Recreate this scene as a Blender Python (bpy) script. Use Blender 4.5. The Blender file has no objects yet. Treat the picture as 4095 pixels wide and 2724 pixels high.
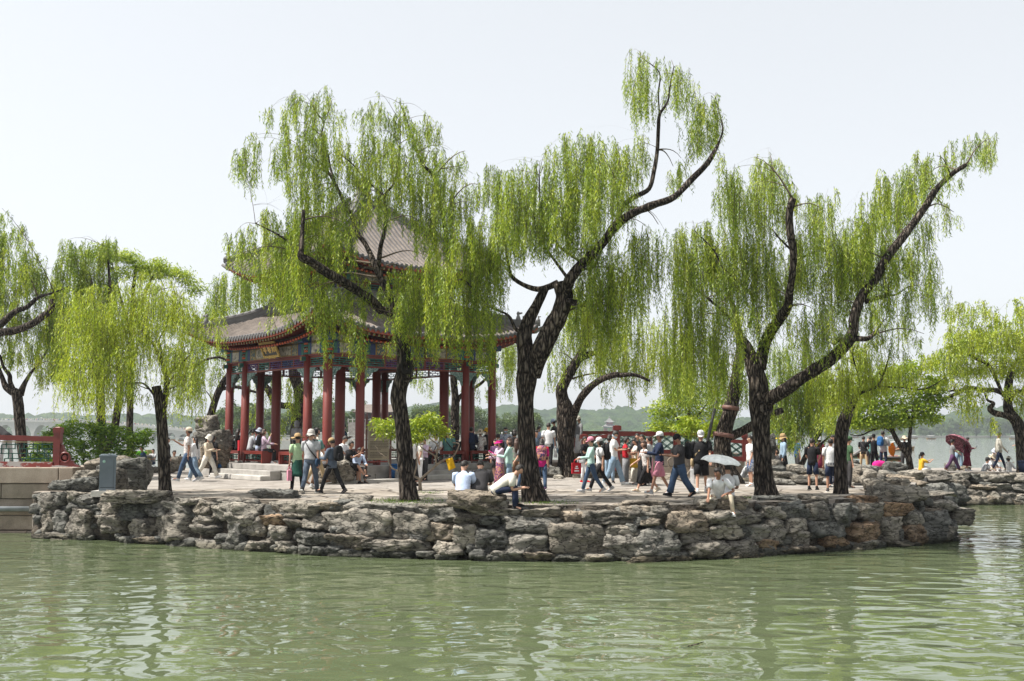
import bpy, bmesh, math, random
import numpy as np
from mathutils import Vector, Matrix
R = math.radians
SC = bpy.context.scene
COL = SC.collection
# ------------------------------------------------------------------ camera, sky, sun, exposure
CAM_Z = 2.85
FPX = 4300.0                      # focal length in pixels of the 4095 px wide frame
PITCH = math.atan((1735 - 1362) / FPX)
cam = bpy.data.cameras.new("camera")
cam.sensor_width = 36.0
cam.lens = 36.0 * FPX / 4095.0
cam.clip_start = 0.1
cam.clip_end = 20000
cam_o = bpy.data.objects.new("camera", cam)
cam_o.location = (0, 0, CAM_Z)
cam_o.rotation_euler = (R(90) + PITCH, 0, 0)
COL.objects.link(cam_o)
SC.camera = cam_o
SUN_EL, SUN_AZ = 58.0, 262.0      # azimuth clockwise from +Y: light comes from the left, a little in front
w = bpy.data.worlds.new("World")
SC.world = w
w.use_nodes = True
nt = w.node_tree
sky = nt.nodes.new("ShaderNodeTexSky")
sky.sky_type = 'NISHITA'
sky.sun_disc = False
sky.sun_elevation = R(SUN_EL)
sky.sun_rotation = R(SUN_AZ)
sky.air_density = 1.0
sky.dust_density = 2.2
sky.ozone_density = 1.5
bg = nt.nodes["Background"]
bg.inputs[1].default_value = 0.105
hs = nt.nodes.new("ShaderNodeHueSaturation")      # milky summer haze takes most of the blue out of the sky
hs.inputs["Saturation"].default_value = 0.30
hs.inputs["Value"].default_value = 1.25
nt.links.new(sky.outputs[0], hs.inputs["Color"])
mx = nt.nodes.new("ShaderNodeMix")                # even milky veil of summer haze over the whole sky
mx.data_type = 'RGBA'
mx.inputs[0].default_value = 0.6
mx.inputs[7].default_value = (4.75, 4.93, 5.06, 1)
nt.links.new(hs.outputs[0], mx.inputs[6])
nt.links.new(mx.outputs[2], bg.inputs[0])
sl = bpy.data.lights.new("sun", 'SUN')
sl.energy = 5.0
sl.angle = R(0.5)
sl.color = (1.0, 0.955, 0.88)
so = bpy.data.objects.new("sun", sl)
_sd = Vector((math.sin(R(SUN_AZ)) * math.cos(R(SUN_EL)), math.cos(R(SUN_AZ)) * math.cos(R(SUN_EL)), math.sin(R(SUN_EL))))
so.rotation_euler = _sd.to_track_quat('Z', 'Y').to_euler()
so.location = _sd * 200
COL.objects.link(so)
SC.view_settings.view_transform = 'Standard'
SC.view_settings.look = 'None'
SC.view_settings.exposure = 0.85
SC.view_settings.gamma = 1.0
SC.render.film_transparent = False
SC.cycles.max_bounces = 8
SC.cycles.transparent_max_bounces = 8
SC.cycles.diffuse_bounces = 3
SC.cycles.volume_bounces = 0
SC.cycles.use_denoising = True
SC.cycles.sample_clamp_indirect = 8.0

# ------------------------------------------------------------------ helpers
PLAZA, DECK = 1.2, 1.72
_c, _s = math.cos(PITCH), math.sin(PITCH)
def P(u, v, y):
    """the point at distance y that a place (u, v) of the 4095 x 2724 photograph shows"""
    tx, ty = (u - 2047.5) / FPX, (1362 - v) / FPX
    dy = _c - ty * _s
    return Vector((tx * y / dy, y, CAM_Z + (_s + ty * _c) * y / dy))
def G(u, v, z=PLAZA):
    ty = (1362 - v) / FPX
    return P(u, v, (z - CAM_Z) * (_c - ty * _s) / (_s + ty * _c))
def dist(v, z=PLAZA):
    return G(0, v, z).y

def _hash(ix, iy, iz, seed):
    h = (ix * 374761393 + iy * 668265263 + iz * 1440662683 + seed * 974634777) & 0xffffffff
    h = ((h ^ (h >> 13)) * 1274126177) & 0xffffffff
    return ((h ^ (h >> 16)) & 0xffff) / 32767.5 - 1.0
def vnoise(p, seed=0):
    p = np.asarray(p, dtype=float)
    i = np.floor(p).astype(np.int64)
    f = p - i
    f = f * f * (3 - 2 * f)
    x, y, z = i[:, 0], i[:, 1], i[:, 2]
    r = 0
    for dx in (0, 1):
        for dy in (0, 1):
            for dz in (0, 1):
                wgt = (f[:, 0] if dx else 1 - f[:, 0]) * (f[:, 1] if dy else 1 - f[:, 1]) * (f[:, 2] if dz else 1 - f[:, 2])
                r = r + wgt * _hash(x + dx, y + dy, z + dz, seed)
    return r
def fbm(p, seed=0, octv=4):
    a, s, r = 1.0, 1.0, 0
    for k in range(octv):
        r = r + a * vnoise(p * s, seed + k * 7)
        a *= 0.5
        s *= 2.03
    return r

# --- materials
MATS = {}
def _nodes(name):
    m = bpy.data.materials.new(name)
    m.use_nodes = True
    return m, m.node_tree, m.node_tree.nodes["Principled BSDF"]
def _n(t, typ, **kw):
    n = t.nodes.new(typ)
    for k, v in kw.items():
        if k.startswith("i_"):
            n.inputs[k[2:]].default_value = v
        else:
            setattr(n, k, v)
    return n
def _ramp(t, fac, stops):
    r = t.nodes.new("ShaderNodeValToRGB")
    e = r.color_ramp.elements
    while len(e) < len(stops):
        e.new(0.5)
    for k, (p, c) in enumerate(stops):
        e[k].position = p
        e[k].color = (c[0], c[1], c[2], 1)
    t.links.new(fac, r.inputs[0])
    return r
def _mix(t, fac, a, b, blend='MIX'):
    m = t.nodes.new("ShaderNodeMix")
    m.data_type = 'RGBA'
    m.blend_type = blend
    for val, sock in ((fac, m.inputs[0]), (a, m.inputs[6]), (b, m.inputs[7])):
        if hasattr(val, "is_linked"):
            t.links.new(val, sock)
        else:
            sock.default_value = (*val, 1) if isinstance(val, tuple) else val
    return m.outputs[2]
def _coord(t, scale=(1, 1, 1), out="Object", rot=(0, 0, 0)):
    c = t.nodes.new("ShaderNodeTexCoord")
    mp = t.nodes.new("ShaderNodeMapping")
    mp.inputs["Scale"].default_value = scale
    mp.inputs["Rotation"].default_value = rot
    t.links.new(c.outputs[out], mp.inputs[0])
    return mp.outputs[0]
def _noise(t, vec, scale, detail=4, rough=0.55, dist=0.0):
    n = _n(t, "ShaderNodeTexNoise", i_Scale=scale, i_Detail=detail, i_Roughness=rough, i_Distortion=dist)
    t.links.new(vec, n.inputs["Vector"])
    return n
def _bump(t, b, h, strength, distance, normal=None):
    n = _n(t, "ShaderNodeBump", i_Strength=strength, i_Distance=distance)
    t.links.new(h, n.inputs["Height"])
    if normal is not None:
        t.links.new(normal, n.inputs["Normal"])
    if b is not None:
        t.links.new(n.outputs[0], b.inputs["Normal"])
    return n.outputs[0]
def pm(name, col, rough=0.7, var=0.2, scale=6.0, bump=0.0, bscale=30.0, metal=0.0, spec=0.4):
    """a plain material with procedural mottling and grain"""
    if name in MATS:
        return MATS[name]
    m, t, b = _nodes(name)
    v = _coord(t)
    n = _noise(t, v, scale)
    lo = tuple(max(0, c * (1 - var)) for c in col)
    hi = tuple(min(1, c * (1 + var)) for c in col)
    r = _ramp(t, n.outputs[0], [(0.3, lo), (0.7, hi)])
    t.links.new(r.outputs[0], b.inputs["Base Color"])
    b.inputs["Roughness"].default_value = rough
    b.inputs["Metallic"].default_value = metal
    b.inputs["Specular IOR Level"].default_value = spec
    if bump:
        n2 = _noise(t, v, bscale, 3)
        _bump(t, b, n2.outputs[0], bump, 0.02)
    MATS[name] = m
    return m
def cloth(col, kind="cloth"):
    key = kind + "_%02x%02x%02x" % tuple(int(255 * min(1, c)) for c in col)
    return pm(key, col, 0.85, 0.16, 9.0, 0.5, 14.0, spec=0.15)

# --- objects
def tag(o, label=None, cat=None, group=None, kind=None):
    if label: o["label"] = label
    if cat: o["category"] = cat
    if group: o["group"] = group
    if kind: o["kind"] = kind
    return o
def empty(name, loc, rz=0.0, label=None, cat=None, group=None):
    o = bpy.data.objects.new(name, None)
    o.empty_display_size = 0.2
    o.location = loc
    o.rotation_euler = (0, 0, rz)
    COL.objects.link(o)
    return tag(o, label, cat, group)
def link(name, me, parent=None, mats=None):
    o = bpy.data.objects.new(name, me)
    COL.objects.link(o)
    if parent is not None:
        o.parent = parent
    return o
def copy_tree(o, parent=None):
    c = o.copy()
    COL.objects.link(c)
    c.parent = parent
    for ch in o.children:
        copy_tree(ch, c)
    return c
def quads(name, V, F, mats, smooth=False, mi=None, attr=None):
    """fast mesh from numpy: F is an (M, 3 or 4) index array"""
    V = np.asarray(V, dtype=np.float32)
    F = np.asarray(F, dtype=np.int32)
    me = bpy.data.meshes.new(name)
    me.vertices.add(len(V))
    me.vertices.foreach_set("co", V.ravel())
    k = F.shape[1]
    me.loops.add(F.size)
    me.loops.foreach_set("vertex_index", F.ravel())
    me.polygons.add(len(F))
    me.polygons.foreach_set("loop_start", np.arange(0, F.size, k, dtype=np.int32))
    if smooth:
        me.polygons.foreach_set("use_smooth", np.ones(len(F), dtype=bool))
    for m in (mats if isinstance(mats, (list, tuple)) else [mats]):
        me.materials.append(m)
    if mi is not None:
        me.polygons.foreach_set("material_index", np.asarray(mi, dtype=np.int32))
    if attr is not None:
        a = me.attributes.new("tint", 'FLOAT', 'POINT')
        a.data.foreach_set("value", np.asarray(attr, dtype=np.float32))
    me.update(calc_edges=True)
    return me
class MB:
    """collects boxes, tubes, lathes and plates into ONE mesh"""
    def __init__(s):
        s.v, s.f, s.m, s.s = [], [], [], []
    def add(s, V, F, m=0, smooth=False):
        o = len(s.v)
        s.v += [tuple(p) for p in V]
        for f in F:
            s.f.append(tuple(o + i for i in f))
            s.m.append(m)
            s.s.append(smooth)
    def box(s, c, d, rz=0.0, m=0, M=None, taper=1.0):
        x, y, z = d[0] / 2, d[1] / 2, d[2] / 2
        V = [(-x, -y, -z), (x, -y, -z), (x, y, -z), (-x, y, -z)] + [(a * taper, b * taper, z) for a, b in ((-x, -y), (x, -y), (x, y), (-x, y))]
        T = M if M is not None else Matrix.Translation(c) @ Matrix.Rotation(rz, 4, 'Z')
        s.add([T @ Vector(p) for p in V], [(0, 3, 2, 1), (4, 5, 6, 7), (0, 1, 5, 4), (1, 2, 6, 5), (2, 3, 7, 6), (3, 0, 4, 7)], m)
    def bar(s, a, b, w, h, m=0, up=(0, 0, 1)):
        a, b = Vector(a), Vector(b)
        d = b - a
        L = d.length
        if L < 1e-6: return
        d /= L
        up = Vector(up)
        sx = d.cross(up)
        if sx.length < 1e-4:
            sx = d.cross(Vector((0, 1, 0)))
        sx.normalize()
        uz = sx.cross(d)
        M = Matrix(((sx.x, d.x, uz.x, 0), (sx.y, d.y, uz.y, 0), (sx.z, d.z, uz.z, 0), (0, 0, 0, 1)))
        M.translation = (a + b) / 2
        s.box(None, (w, L, h), m=m, M=M)
    def tube(s, pts, rad, n=8, m=0, cap=True, smooth=True, flat=1.0, ref=None):
        pts = [Vector(p) for p in pts]
        if not hasattr(rad, "__len__"): rad = [rad] * len(pts)
        V, F = [], []
        side = None
        for i, p in enumerate(pts):
            t = (pts[min(i + 1, len(pts) - 1)] - pts[max(i - 1, 0)])
            t = t.normalized() if t.length > 1e-9 else Vector((0, 0, 1))
            if ref is not None:
                side = Vector(ref) - t * t.dot(Vector(ref))
                side = side.normalized() if side.length > 1e-5 else t.orthogonal().normalized()
            elif side is None:
                side = t.orthogonal().normalized()
            else:
                side = (side - t * t.dot(side))
                side = side.normalized() if side.length > 1e-5 else t.orthogonal().normalized()
            oth = t.cross(side)
            rr = rad[i]
            rx, ry = (rr if hasattr(rr, "__len__") else (rr, rr * flat))
            for k in range(n):
                a = 2 * math.pi * k / n
                V.append(p + side * math.cos(a) * rx + oth * math.sin(a) * ry)
            if i:
                o = (i - 1) * n
                for k in range(n):
                    k2 = (k + 1) % n
                    F.append((o + k, o + k2, o + n + k2, o + n + k))
        if cap:
            F.append(tuple(range(n - 1, -1, -1)))
            o = (len(pts) - 1) * n
            F.append(tuple(o + k for k in range(n)))
        s.add(V, F, m, smooth)
    def lathe(s, prof, c=(0, 0, 0), n=16, m=0, sx=1.0, sy=1.0, smooth=True, M=None):
        V, F = [], []
        for r, z in prof:
            for k in range(n):
                a = 2 * math.pi * k / n
                V.append(Vector((c[0] + r * sx * math.cos(a), c[1] + r * sy * math.sin(a), c[2] + z)))
        for i in range(len(prof) - 1):
            for k in range(n):
                k2 = (k + 1) % n
                F.append((i * n + k, i * n + k2, (i + 1) * n + k2, (i + 1) * n + k))
        F.append(tuple(range(n - 1, -1, -1)))
        o = (len(prof) - 1) * n
        F.append(tuple(o + k for k in range(n)))
        if M is not None: V = [M @ p for p in V]
        s.add(V, F, m, smooth)
    def plate(s, poly, th, M, m=0):
        """a flat outline (x, z) made into a slab th thick, placed by M"""
        n = len(poly)
        V = [M @ Vector((x, -th / 2, z)) for x, z in poly] + [M @ Vector((x, th / 2, z)) for x, z in poly]
        F = [tuple(range(n)), tuple(range(2 * n - 1, n - 1, -1))] + [(i, i + n, (i + 1) % n + n, (i + 1) % n) for i in range(n)]
        s.add(V, F, m)
    def mesh(s, name, mats):
        me = bpy.data.meshes.new(name)
        me.from_pydata(s.v, [], s.f)
        for mm in (mats if isinstance(mats, (list, tuple)) else [mats]):
            me.materials.append(mm)
        me.polygons.foreach_set("material_index", s.m)
        me.polygons.foreach_set("use_smooth", s.s)
        me.update()
        return me
    def build(s, name, mats, parent=None):
        return link(name, s.mesh(name, mats), parent)
# ------------------------------------------------------------------ setting: water, hills, ground
def m_water():
    m, t, b = _nodes("lake_water")
    c = t.nodes.new("ShaderNodeTexCoord")
    mp = _n(t, "ShaderNodeMapping"); mp.inputs["Scale"].default_value = (0.85, 1.15, 1)
    t.links.new(c.outputs["Object"], mp.inputs[0])
    n1 = _noise(t, mp.outputs[0], 1.5, 1.0, 0.4, 0.35)
    n2 = _noise(t, mp.outputs[0], 4.6, 1.5, 0.4, 0.3)
    n3 = _noise(t, mp.outputs[0], 0.16, 2.0, 0.5)
    a = _bump(t, None, n1.outputs[0], 1.0, W_BIG)
    a2 = _bump(t, None, n2.outputs[0], 1.0, W_SMALL, a)
    t.links.new(a2, b.inputs["Normal"])
    r = _ramp(t, n3.outputs[0], [(0.35, (0.079, 0.100, 0.051)), (0.65, (0.098, 0.121, 0.062))])
    t.links.new(r.outputs[0], b.inputs["Base Color"])
    b.inputs["Roughness"].default_value = 0.03
    b.inputs["IOR"].default_value = 1.48
    return m
W_BIG, W_SMALL = 0.050, 0.003
V = [(-4000, -60, 0), (4000, -60, 0), (4000, 6000, 0), (-4000, 6000, 0)]
tag(link("water", quads("water", V, [(0, 1, 2, 3)], m_water())), kind="structure")

def m_hill():
    m, t, b = _nodes("wooded_hill")
    v = _coord(t)
    n = _noise(t, v, 0.05, 6, 0.65)
    n2 = _noise(t, v, 0.35, 3)
    r = _ramp(t, n.outputs[0], [(0.3, (0.012, 0.028, 0.010)), (0.5, (0.032, 0.060, 0.017)), (0.72, (0.07, 0.105, 0.03))])
    t.links.new(r.outputs[0], b.inputs["Base Color"])
    b.inputs["Roughness"].default_value = 0.95
    b.inputs["Specular IOR Level"].default_value = 0.05
    _bump(t, b, n2.outputs[0], 1.0, 4.0)
    return m
HILL = [(-900, 1668), (0, 1662), (200, 1664), (420, 1668), (640, 1664), (860, 1672), (1100, 1640), (1400, 1650), (1750, 1618), (1900, 1640), (2050, 1622), (2200, 1648), (2360, 1640), (2480, 1634), (2640, 1640), (2760, 1652), (2900, 1672), (3100, 1690), (3400, 1690), (3600, 1678), (3800, 1660), (3900, 1640), (3960, 1628), (4030, 1632), (4100, 1648), (4400, 1660), (5200, 1690)]
def make_hills():
    y0 = 1000.0
    us = np.arange(-900, 5200, 9.0)
    hu = np.interp(us, [a for a, _ in HILL], [CAM_Z + (1735 - b_) / FPX * 1230.0 for _, b_ in HILL])
    rows = []
    prof = [(0, 0.0), (1, 0.16), (12, 0.26), (30, 0.32), (60, 0.40), (100, 0.54), (150, 0.74), (200, 0.92), (240, 1.0), (320, 0.8), (460, 0.0)]
    yy = np.interp(np.linspace(0, 10, 46), range(11), [a for a, _ in prof])
    pp = np.interp(np.linspace(0, 10, 46), range(11), [a for _, a in prof])
    V = []
    for dy, q in zip(yy, pp):
        x = (us - 2047.5) / FPX * (y0 + 230)
        z = hu * q
        pt = np.stack([x / 11.0, np.full_like(x, (y0 + dy) / 11.0), np.zeros_like(x)], 1)
        amp = min(1.0, q * 4.0)
        z = z + amp * (vnoise(pt, 3) * 4.0 + vnoise(pt * 2.3, 5) * 2.4) - (0 if q > 0 else 1.5)
        V.append(np.stack([x, np.full_like(x, y0 + dy) + vnoise(pt * 1.7, 9) * 3, z], 1))
    V = np.concatenate(V)
    n, r = len(us), len(yy)
    i = np.arange(n - 1)[None, :] + n * np.arange(r - 1)[:, None]
    F = np.stack([i, i + 1, i + n + 1, i + n], -1).reshape(-1, 4)
    tag(link("hills", quads("hills", V, F, m_hill())), kind="structure")
make_hills()

# the island: shore line as (place in the photo, distance)
SHORE = [(-400, 31.4), (100, 30.6), (156, 29.9), (450, 28.8), (747, 27.7), (1285, 25.5), (1911, 24.4), (2606, 24.3), (2953, 25.1), (3388, 26.8), (3700, 28.2), (3850, 29.2)]
def shore_y(u):
    return float(np.interp(u, [a for a, _ in SHORE], [b_ for _, b_ in SHORE]))
def shore_xy(u, back=0.0):
    y = shore_y(u) + back
    return ((u - 2047.5) / FPX * y, y)
def m_plaza():
    m, t, b = _nodes("stone_paving")
    v = _coord(t)
    vd = _noise(t, v, 1.4, 3)
    wv = _mix(t, 0.10, (0, 0, 0), vd.outputs["Color"])
    va = t.nodes.new("ShaderNodeVectorMath"); va.operation = 'ADD'
    t.links.new(v, va.inputs[0]); t.links.new(wv, va.inputs[1])
    mp = _n(t, "ShaderNodeMapping"); mp.inputs["Scale"].default_value = (1.0, 1.25, 1)
    t.links.new(va.outputs[0], mp.inputs[0])
    vo = _n(t, "ShaderNodeTexVoronoi", feature='DISTANCE_TO_EDGE', i_Scale=1.35, i_Randomness=0.9)
    vc = _n(t, "ShaderNodeTexVoronoi", feature='F1', i_Scale=1.35, i_Randomness=0.9)
    t.links.new(mp.outputs[0], vo.inputs["Vector"]); t.links.new(mp.outputs[0], vc.inputs["Vector"])
    joint = _ramp(t, vo.outputs[0], [(0.02, (1, 1, 1)), (0.075, (0, 0, 0))])
    sep = t.nodes.new("ShaderNodeSeparateColor")
    t.links.new(vc.outputs["Color"], sep.inputs[0])
    flag = _ramp(t, sep.outputs[0], [(0.0, (0.225, 0.198, 0.170)), (0.45, (0.315, 0.282, 0.245)), (0.8, (0.36, 0.328, 0.292)), (1.0, (0.26, 0.245, 0.23))])
    br = _n(t, "ShaderNodeTexBrick", i_Scale=1.0)
    br.inputs["Color1"].default_value = (0.30, 0.278, 0.255, 1)
    br.inputs["Color2"].default_value = (0.255, 0.237, 0.22, 1)
    br.inputs["Mortar"].default_value = (0.24, 0.22, 0.20, 1)
    br.inputs["Mortar Size"].default_value = 0.012
    br.inputs["Brick Width"].default_value = 0.9
    br.inputs["Row Height"].default_value = 0.45
    t.links.new(v, br.inputs["Vector"])
    c1 = _mix(t, joint.outputs[0], flag.outputs[0], (0.085, 0.072, 0.06))
    xyz = t.nodes.new("ShaderNodeSeparateXYZ"); t.links.new(v, xyz.inputs[0])
    big = _noise(t, v, 0.35, 3)
    ad = t.nodes.new("ShaderNodeMath"); ad.operation = 'MULTIPLY_ADD'
    t.links.new(big.outputs[0], ad.inputs[0]); ad.inputs[1].default_value = 4.0
    t.links.new(xyz.outputs[1], ad.inputs[2])
    mr = _n(t, "ShaderNodeMapRange"); mr.inputs[1].default_value = 34.0; mr.inputs[2].default_value = 35.2
    t.links.new(ad.outputs[0], mr.inputs[0])
    c2 = _mix(t, mr.outputs[0], c1, br.outputs[0])
    st = _noise(t, v, 0.9, 6, 0.7)
    stain = _ramp(t, st.outputs[0], [(0.3, (0.60, 0.57, 0.54)), (0.58, (1.06, 1.05, 1.03))])
    c3 = _mix(t, 1.0, c2, stain.outputs[0], 'MULTIPLY')
    t.links.new(c3, b.inputs["Base Color"])
    b.inputs["Roughness"].default_value = 0.85
    b.inputs["Specular IOR Level"].default_value = 0.2
    fine = _noise(t, v, 9.0, 5, 0.65)
    h = t.nodes.new("ShaderNodeMath"); h.operation = 'MULTIPLY_ADD'
    t.links.new(joint.outputs[0], h.inputs[0]); h.inputs[1].default_value = -0.7
    t.links.new(fine.outputs[0], h.inputs[2])
    _bump(t, b, h.outputs[0], 0.8, 0.03)
    return m
front = [shore_xy(u, 0.85) for u in (150, 300, 450, 600, 747, 1000, 1285, 1600, 1911, 2250, 2606, 2953, 3170, 3388, 3560, 3700)]
ISLAND = [(-30.0, 32.2), (-13.8, 32.0)] + front + [(11.3, 30.2), (12.2, 33), (14.6, 39), (17.6, 44.9), (24, 45.0), (32, 45.2), (36, 46), (36, 54), (20, 52.5), (5, 53.2), (-10, 52.6), (-22, 52), (-26, 47), (-25, 40), (-24, 36)]
def make_plaza():
    bm = bmesh.new()
    vs = [bm.verts.new((x, y, PLAZA)) for x, y in ISLAND]
    f = bm.faces.new(vs)
    r = bmesh.ops.extrude_face_region(bm, geom=[f])
    for g in r["geom"]:
        if isinstance(g, bmesh.types.BMVert): g.co.z = -1.5
    bmesh.ops.recalc_face_normals(bm, faces=bm.faces)
    me = bpy.data.meshes.new("plaza")
    bm.to_mesh(me); bm.free()
    me.materials.append(m_plaza())
    tag(link("plaza", me), kind="structure")
make_plaza()

# ------------------------------------------------------------------ rocks
def _ico(n):
    bm = bmesh.new()
    bmesh.ops.create_icosphere(bm, subdivisions=n, radius=1.0)
    V = np.array([v.co[:] for v in bm.verts])
    F = np.array([[v.index for v in f.verts] for f in bm.faces])
    bm.free()
    return V, F
ICO = {k: _ico(k) for k in (2, 3, 4, 5)}
def rock_verts(size, seed, sub=4, boxy=5.0, rough=1.0, cuts=9, strata=None):
    """a broken slab of rock: planes hacked off a block, ledges of bedding, crags and grain"""
    rg = np.random.RandomState(seed)
    V, F = ICO[sub]
    N = [np.array(a, float) + rg.normal(0, .17 if boxy < 7 else .09, 3) for a in ((1,0,0),(-1,0,0),(0,1,0),(0,-1,0),(0,0,1),(0,0,-1))]
    O = [1.0] * 6
    for _ in range(cuts):
        n = rg.normal(size=3) * (1, 1, .8); n /= np.linalg.norm(n)
        N.append(n); O.append(np.abs(n).sum() * rg.uniform(.68, .90))
    r = np.full(len(V), 1e9)
    for n, o in zip(N, O):
        n = n / np.linalg.norm(n)
        c = V @ n
        r = np.minimum(r, np.where(c > .05, o / np.maximum(c, .05), 1e9))
    p = V * np.minimum(r, 1.7)[:, None]
    sz = np.asarray(size, dtype=float) / 2
    q = p * sz
    mean = float(sz.mean())
    a = rg.uniform(-0.45, 0.45) if strata is None else strata
    d = np.array([math.sin(a), rg.uniform(-0.2, 0.2), math.cos(a)]); d /= np.linalg.norm(d)
    t = rg.uniform(.11, .27)
    warp = vnoise(q * 1.6 / max(mean, .25) + seed, seed)
    lay = np.floor((q @ d) / t + warp * .8)
    off = _hash(lay.astype(np.int64), np.zeros(len(q), np.int64), np.zeros(len(q), np.int64), seed)
    chip = np.floor((vnoise(q * 3.0 / max(mean, .3) ** .5 + seed * 1.3, seed + 6) + lay * .37) * 2.2)
    off2 = _hash(chip.astype(np.int64), lay.astype(np.int64), np.zeros(len(q), np.int64), seed + 1)
    nrm = p / np.maximum(np.linalg.norm(p, axis=1, keepdims=True), 1e-6)
    hor = nrm - d * (nrm @ d)[:, None]
    k = min(1, mean * 2.4) * rough
    q = q + hor * ((off * .050 + off2 * .055) * k)[:, None]
    crag = (0.3 - np.abs(fbm(q * 4.0 + seed * 2.3, seed + 9, 3))) * .075 * k + fbm(q * 13.0 + seed, seed + 2, 3) * .018 * rough
    return q + nrm * crag[:, None], F
def m_rock(name, tones, tint):
    m, t, b = _nodes(name)
    v = _coord(t)
    oi = t.nodes.new("ShaderNodeObjectInfo")
    off = t.nodes.new("ShaderNodeVectorMath"); off.operation = 'MULTIPLY_ADD'
    t.links.new(oi.outputs["Random"], off.inputs[0]); off.inputs[1].default_value = (37, 51, 23)
    t.links.new(v, off.inputs[2])
    vv = off.outputs[0]
    mp = _n(t, "ShaderNodeMapping"); mp.inputs["Scale"].default_value = (1.2, 1.2, 6.0); mp.inputs["Rotation"].default_value = (0.2, 0.35, 0)
    t.links.new(vv, mp.inputs[0])
    n1 = _noise(t, vv, 1.6, 8, 0.68, 0.4)
    n2 = _noise(t, mp.outputs[0], 2.2, 6, 0.7, 0.8)
    n3 = _noise(t, vv, 14.0, 4, 0.7)
    base = _ramp(t, n1.outputs[0], [(0.28, tones[0]), (0.5, tones[1]), (0.74, tones[2])])
    lay = _ramp(t, n2.outputs[0], [(0.36, (0.50, 0.49, 0.48)), (0.52, (1, 1, 1)), (0.7, (1.18, 1.15, 1.10))])
    c = _mix(t, 0.75, base.outputs[0], lay.outputs[0], 'MULTIPLY')
    ob = _ramp(t, oi.outputs["Random"], [(0.0, (0.52, 0.56, 0.57)), (0.25, (0.85, 0.86, 0.84)), (0.5, (1.18, 1.13, 1.04)), (0.75, (0.66, 0.65, 0.62)), (1.0, tint)])
    c = _mix(t, 1.0, c, ob.outputs[0], 'MULTIPLY')
    vk = _n(t, "ShaderNodeTexVoronoi", feature='DISTANCE_TO_EDGE', i_Scale=3.4)
    wk = _noise(t, mp.outputs[0], 1.6, 4, .6)
    wa = t.nodes.new("ShaderNodeVectorMath"); wa.operation = 'MULTIPLY_ADD'; wa.inputs[1].default_value = (.6, .6, .6)
    t.links.new(wk.outputs["Color"], wa.inputs[0]); t.links.new(vv, wa.inputs[2]); t.links.new(wa.outputs[0], vk.inputs["Vector"])
    ck = _ramp(t, vk.outputs[0], [(0.0, (0.12, 0.115, 0.11)), (0.025, (0.42, 0.41, 0.40)), (0.065, (1, 1, 1))])
    c = _mix(t, 0.95, c, ck.outputs[0], 'MULTIPLY')
    # lichen and lime wash
    n4 = _noise(t, vv, 3.3, 6, 0.75)
    lm = _ramp(t, n4.outputs[0], [(0.60, (0, 0, 0)), (0.70, (1, 1, 1))])
    sc = t.nodes.new("ShaderNodeMath"); sc.operation = 'MULTIPLY'; sc.inputs[1].default_value = 0.26
    t.links.new(lm.outputs[0], sc.inputs[0])
    c = _mix(t, sc.outputs[0], c, (0.40, 0.40, 0.37))
    # the wet, weedy band that the lake leaves just above its surface
    g = t.nodes.new("ShaderNodeNewGeometry")
    xyz = t.nodes.new("ShaderNodeSeparateXYZ"); t.links.new(g.outputs["Position"], xyz.inputs[0])
    ad = t.nodes.new("ShaderNodeMath"); ad.operation = 'MULTIPLY_ADD'
    t.links.new(n3.outputs[0], ad.inputs[0]); ad.inputs[1].default_value = -0.10; t.links.new(xyz.outputs[2], ad.inputs[2])
    wet = _ramp(t, ad.outputs[0], [(0.0, (0.42, 0.42, 0.36)), (0.05, (0.62, 0.62, 0.56)), (0.12, (1, 1, 1))])
    c = _mix(t, 1.0, c, wet.outputs[0], 'MULTIPLY')
    t.links.new(c, b.inputs["Base Color"])
    b.inputs["Roughness"].default_value = 0.8
    b.inputs["Specular IOR Level"].default_value = 0.3
    bb = _bump(t, None, n2.outputs[0], 1.0, 0.14)
    bb = _bump(t, None, ck.outputs[0], 0.7, 0.06, bb)
    _bump(t, b, n3.outputs[0], 0.8, 0.03, bb)
    return m
M_ROCK = m_rock("slate_rock", ((0.125, 0.120, 0.112), (0.29, 0.272, 0.245), (0.49, 0.45, 0.395)), (1.12, 0.98, 0.82))
M_ROCK_WARM = m_rock("rusty_rock", ((0.18, 0.12, 0.08), (0.36, 0.245, 0.16), (0.50, 0.39, 0.29)), (1.15, 0.95, 0.8))
M_MORTAR = m_rock("mortar_bed", ((0.06, 0.053, 0.046), (0.14, 0.12, 0.10), (0.26, 0.225, 0.19)), (1.0, 0.95, 0.9))
def rock(name, c, size, seed, sub=4, mat=None, parent=None, rz=0.0, **kw):
    V, F = rock_verts(size, seed, sub, **kw)
    me = quads(name, V, F, mat or M_ROCK)
    o = link(name, me, parent)
    o.location = c
    o.rotation_euler = (0, 0, rz)
    return o
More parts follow.
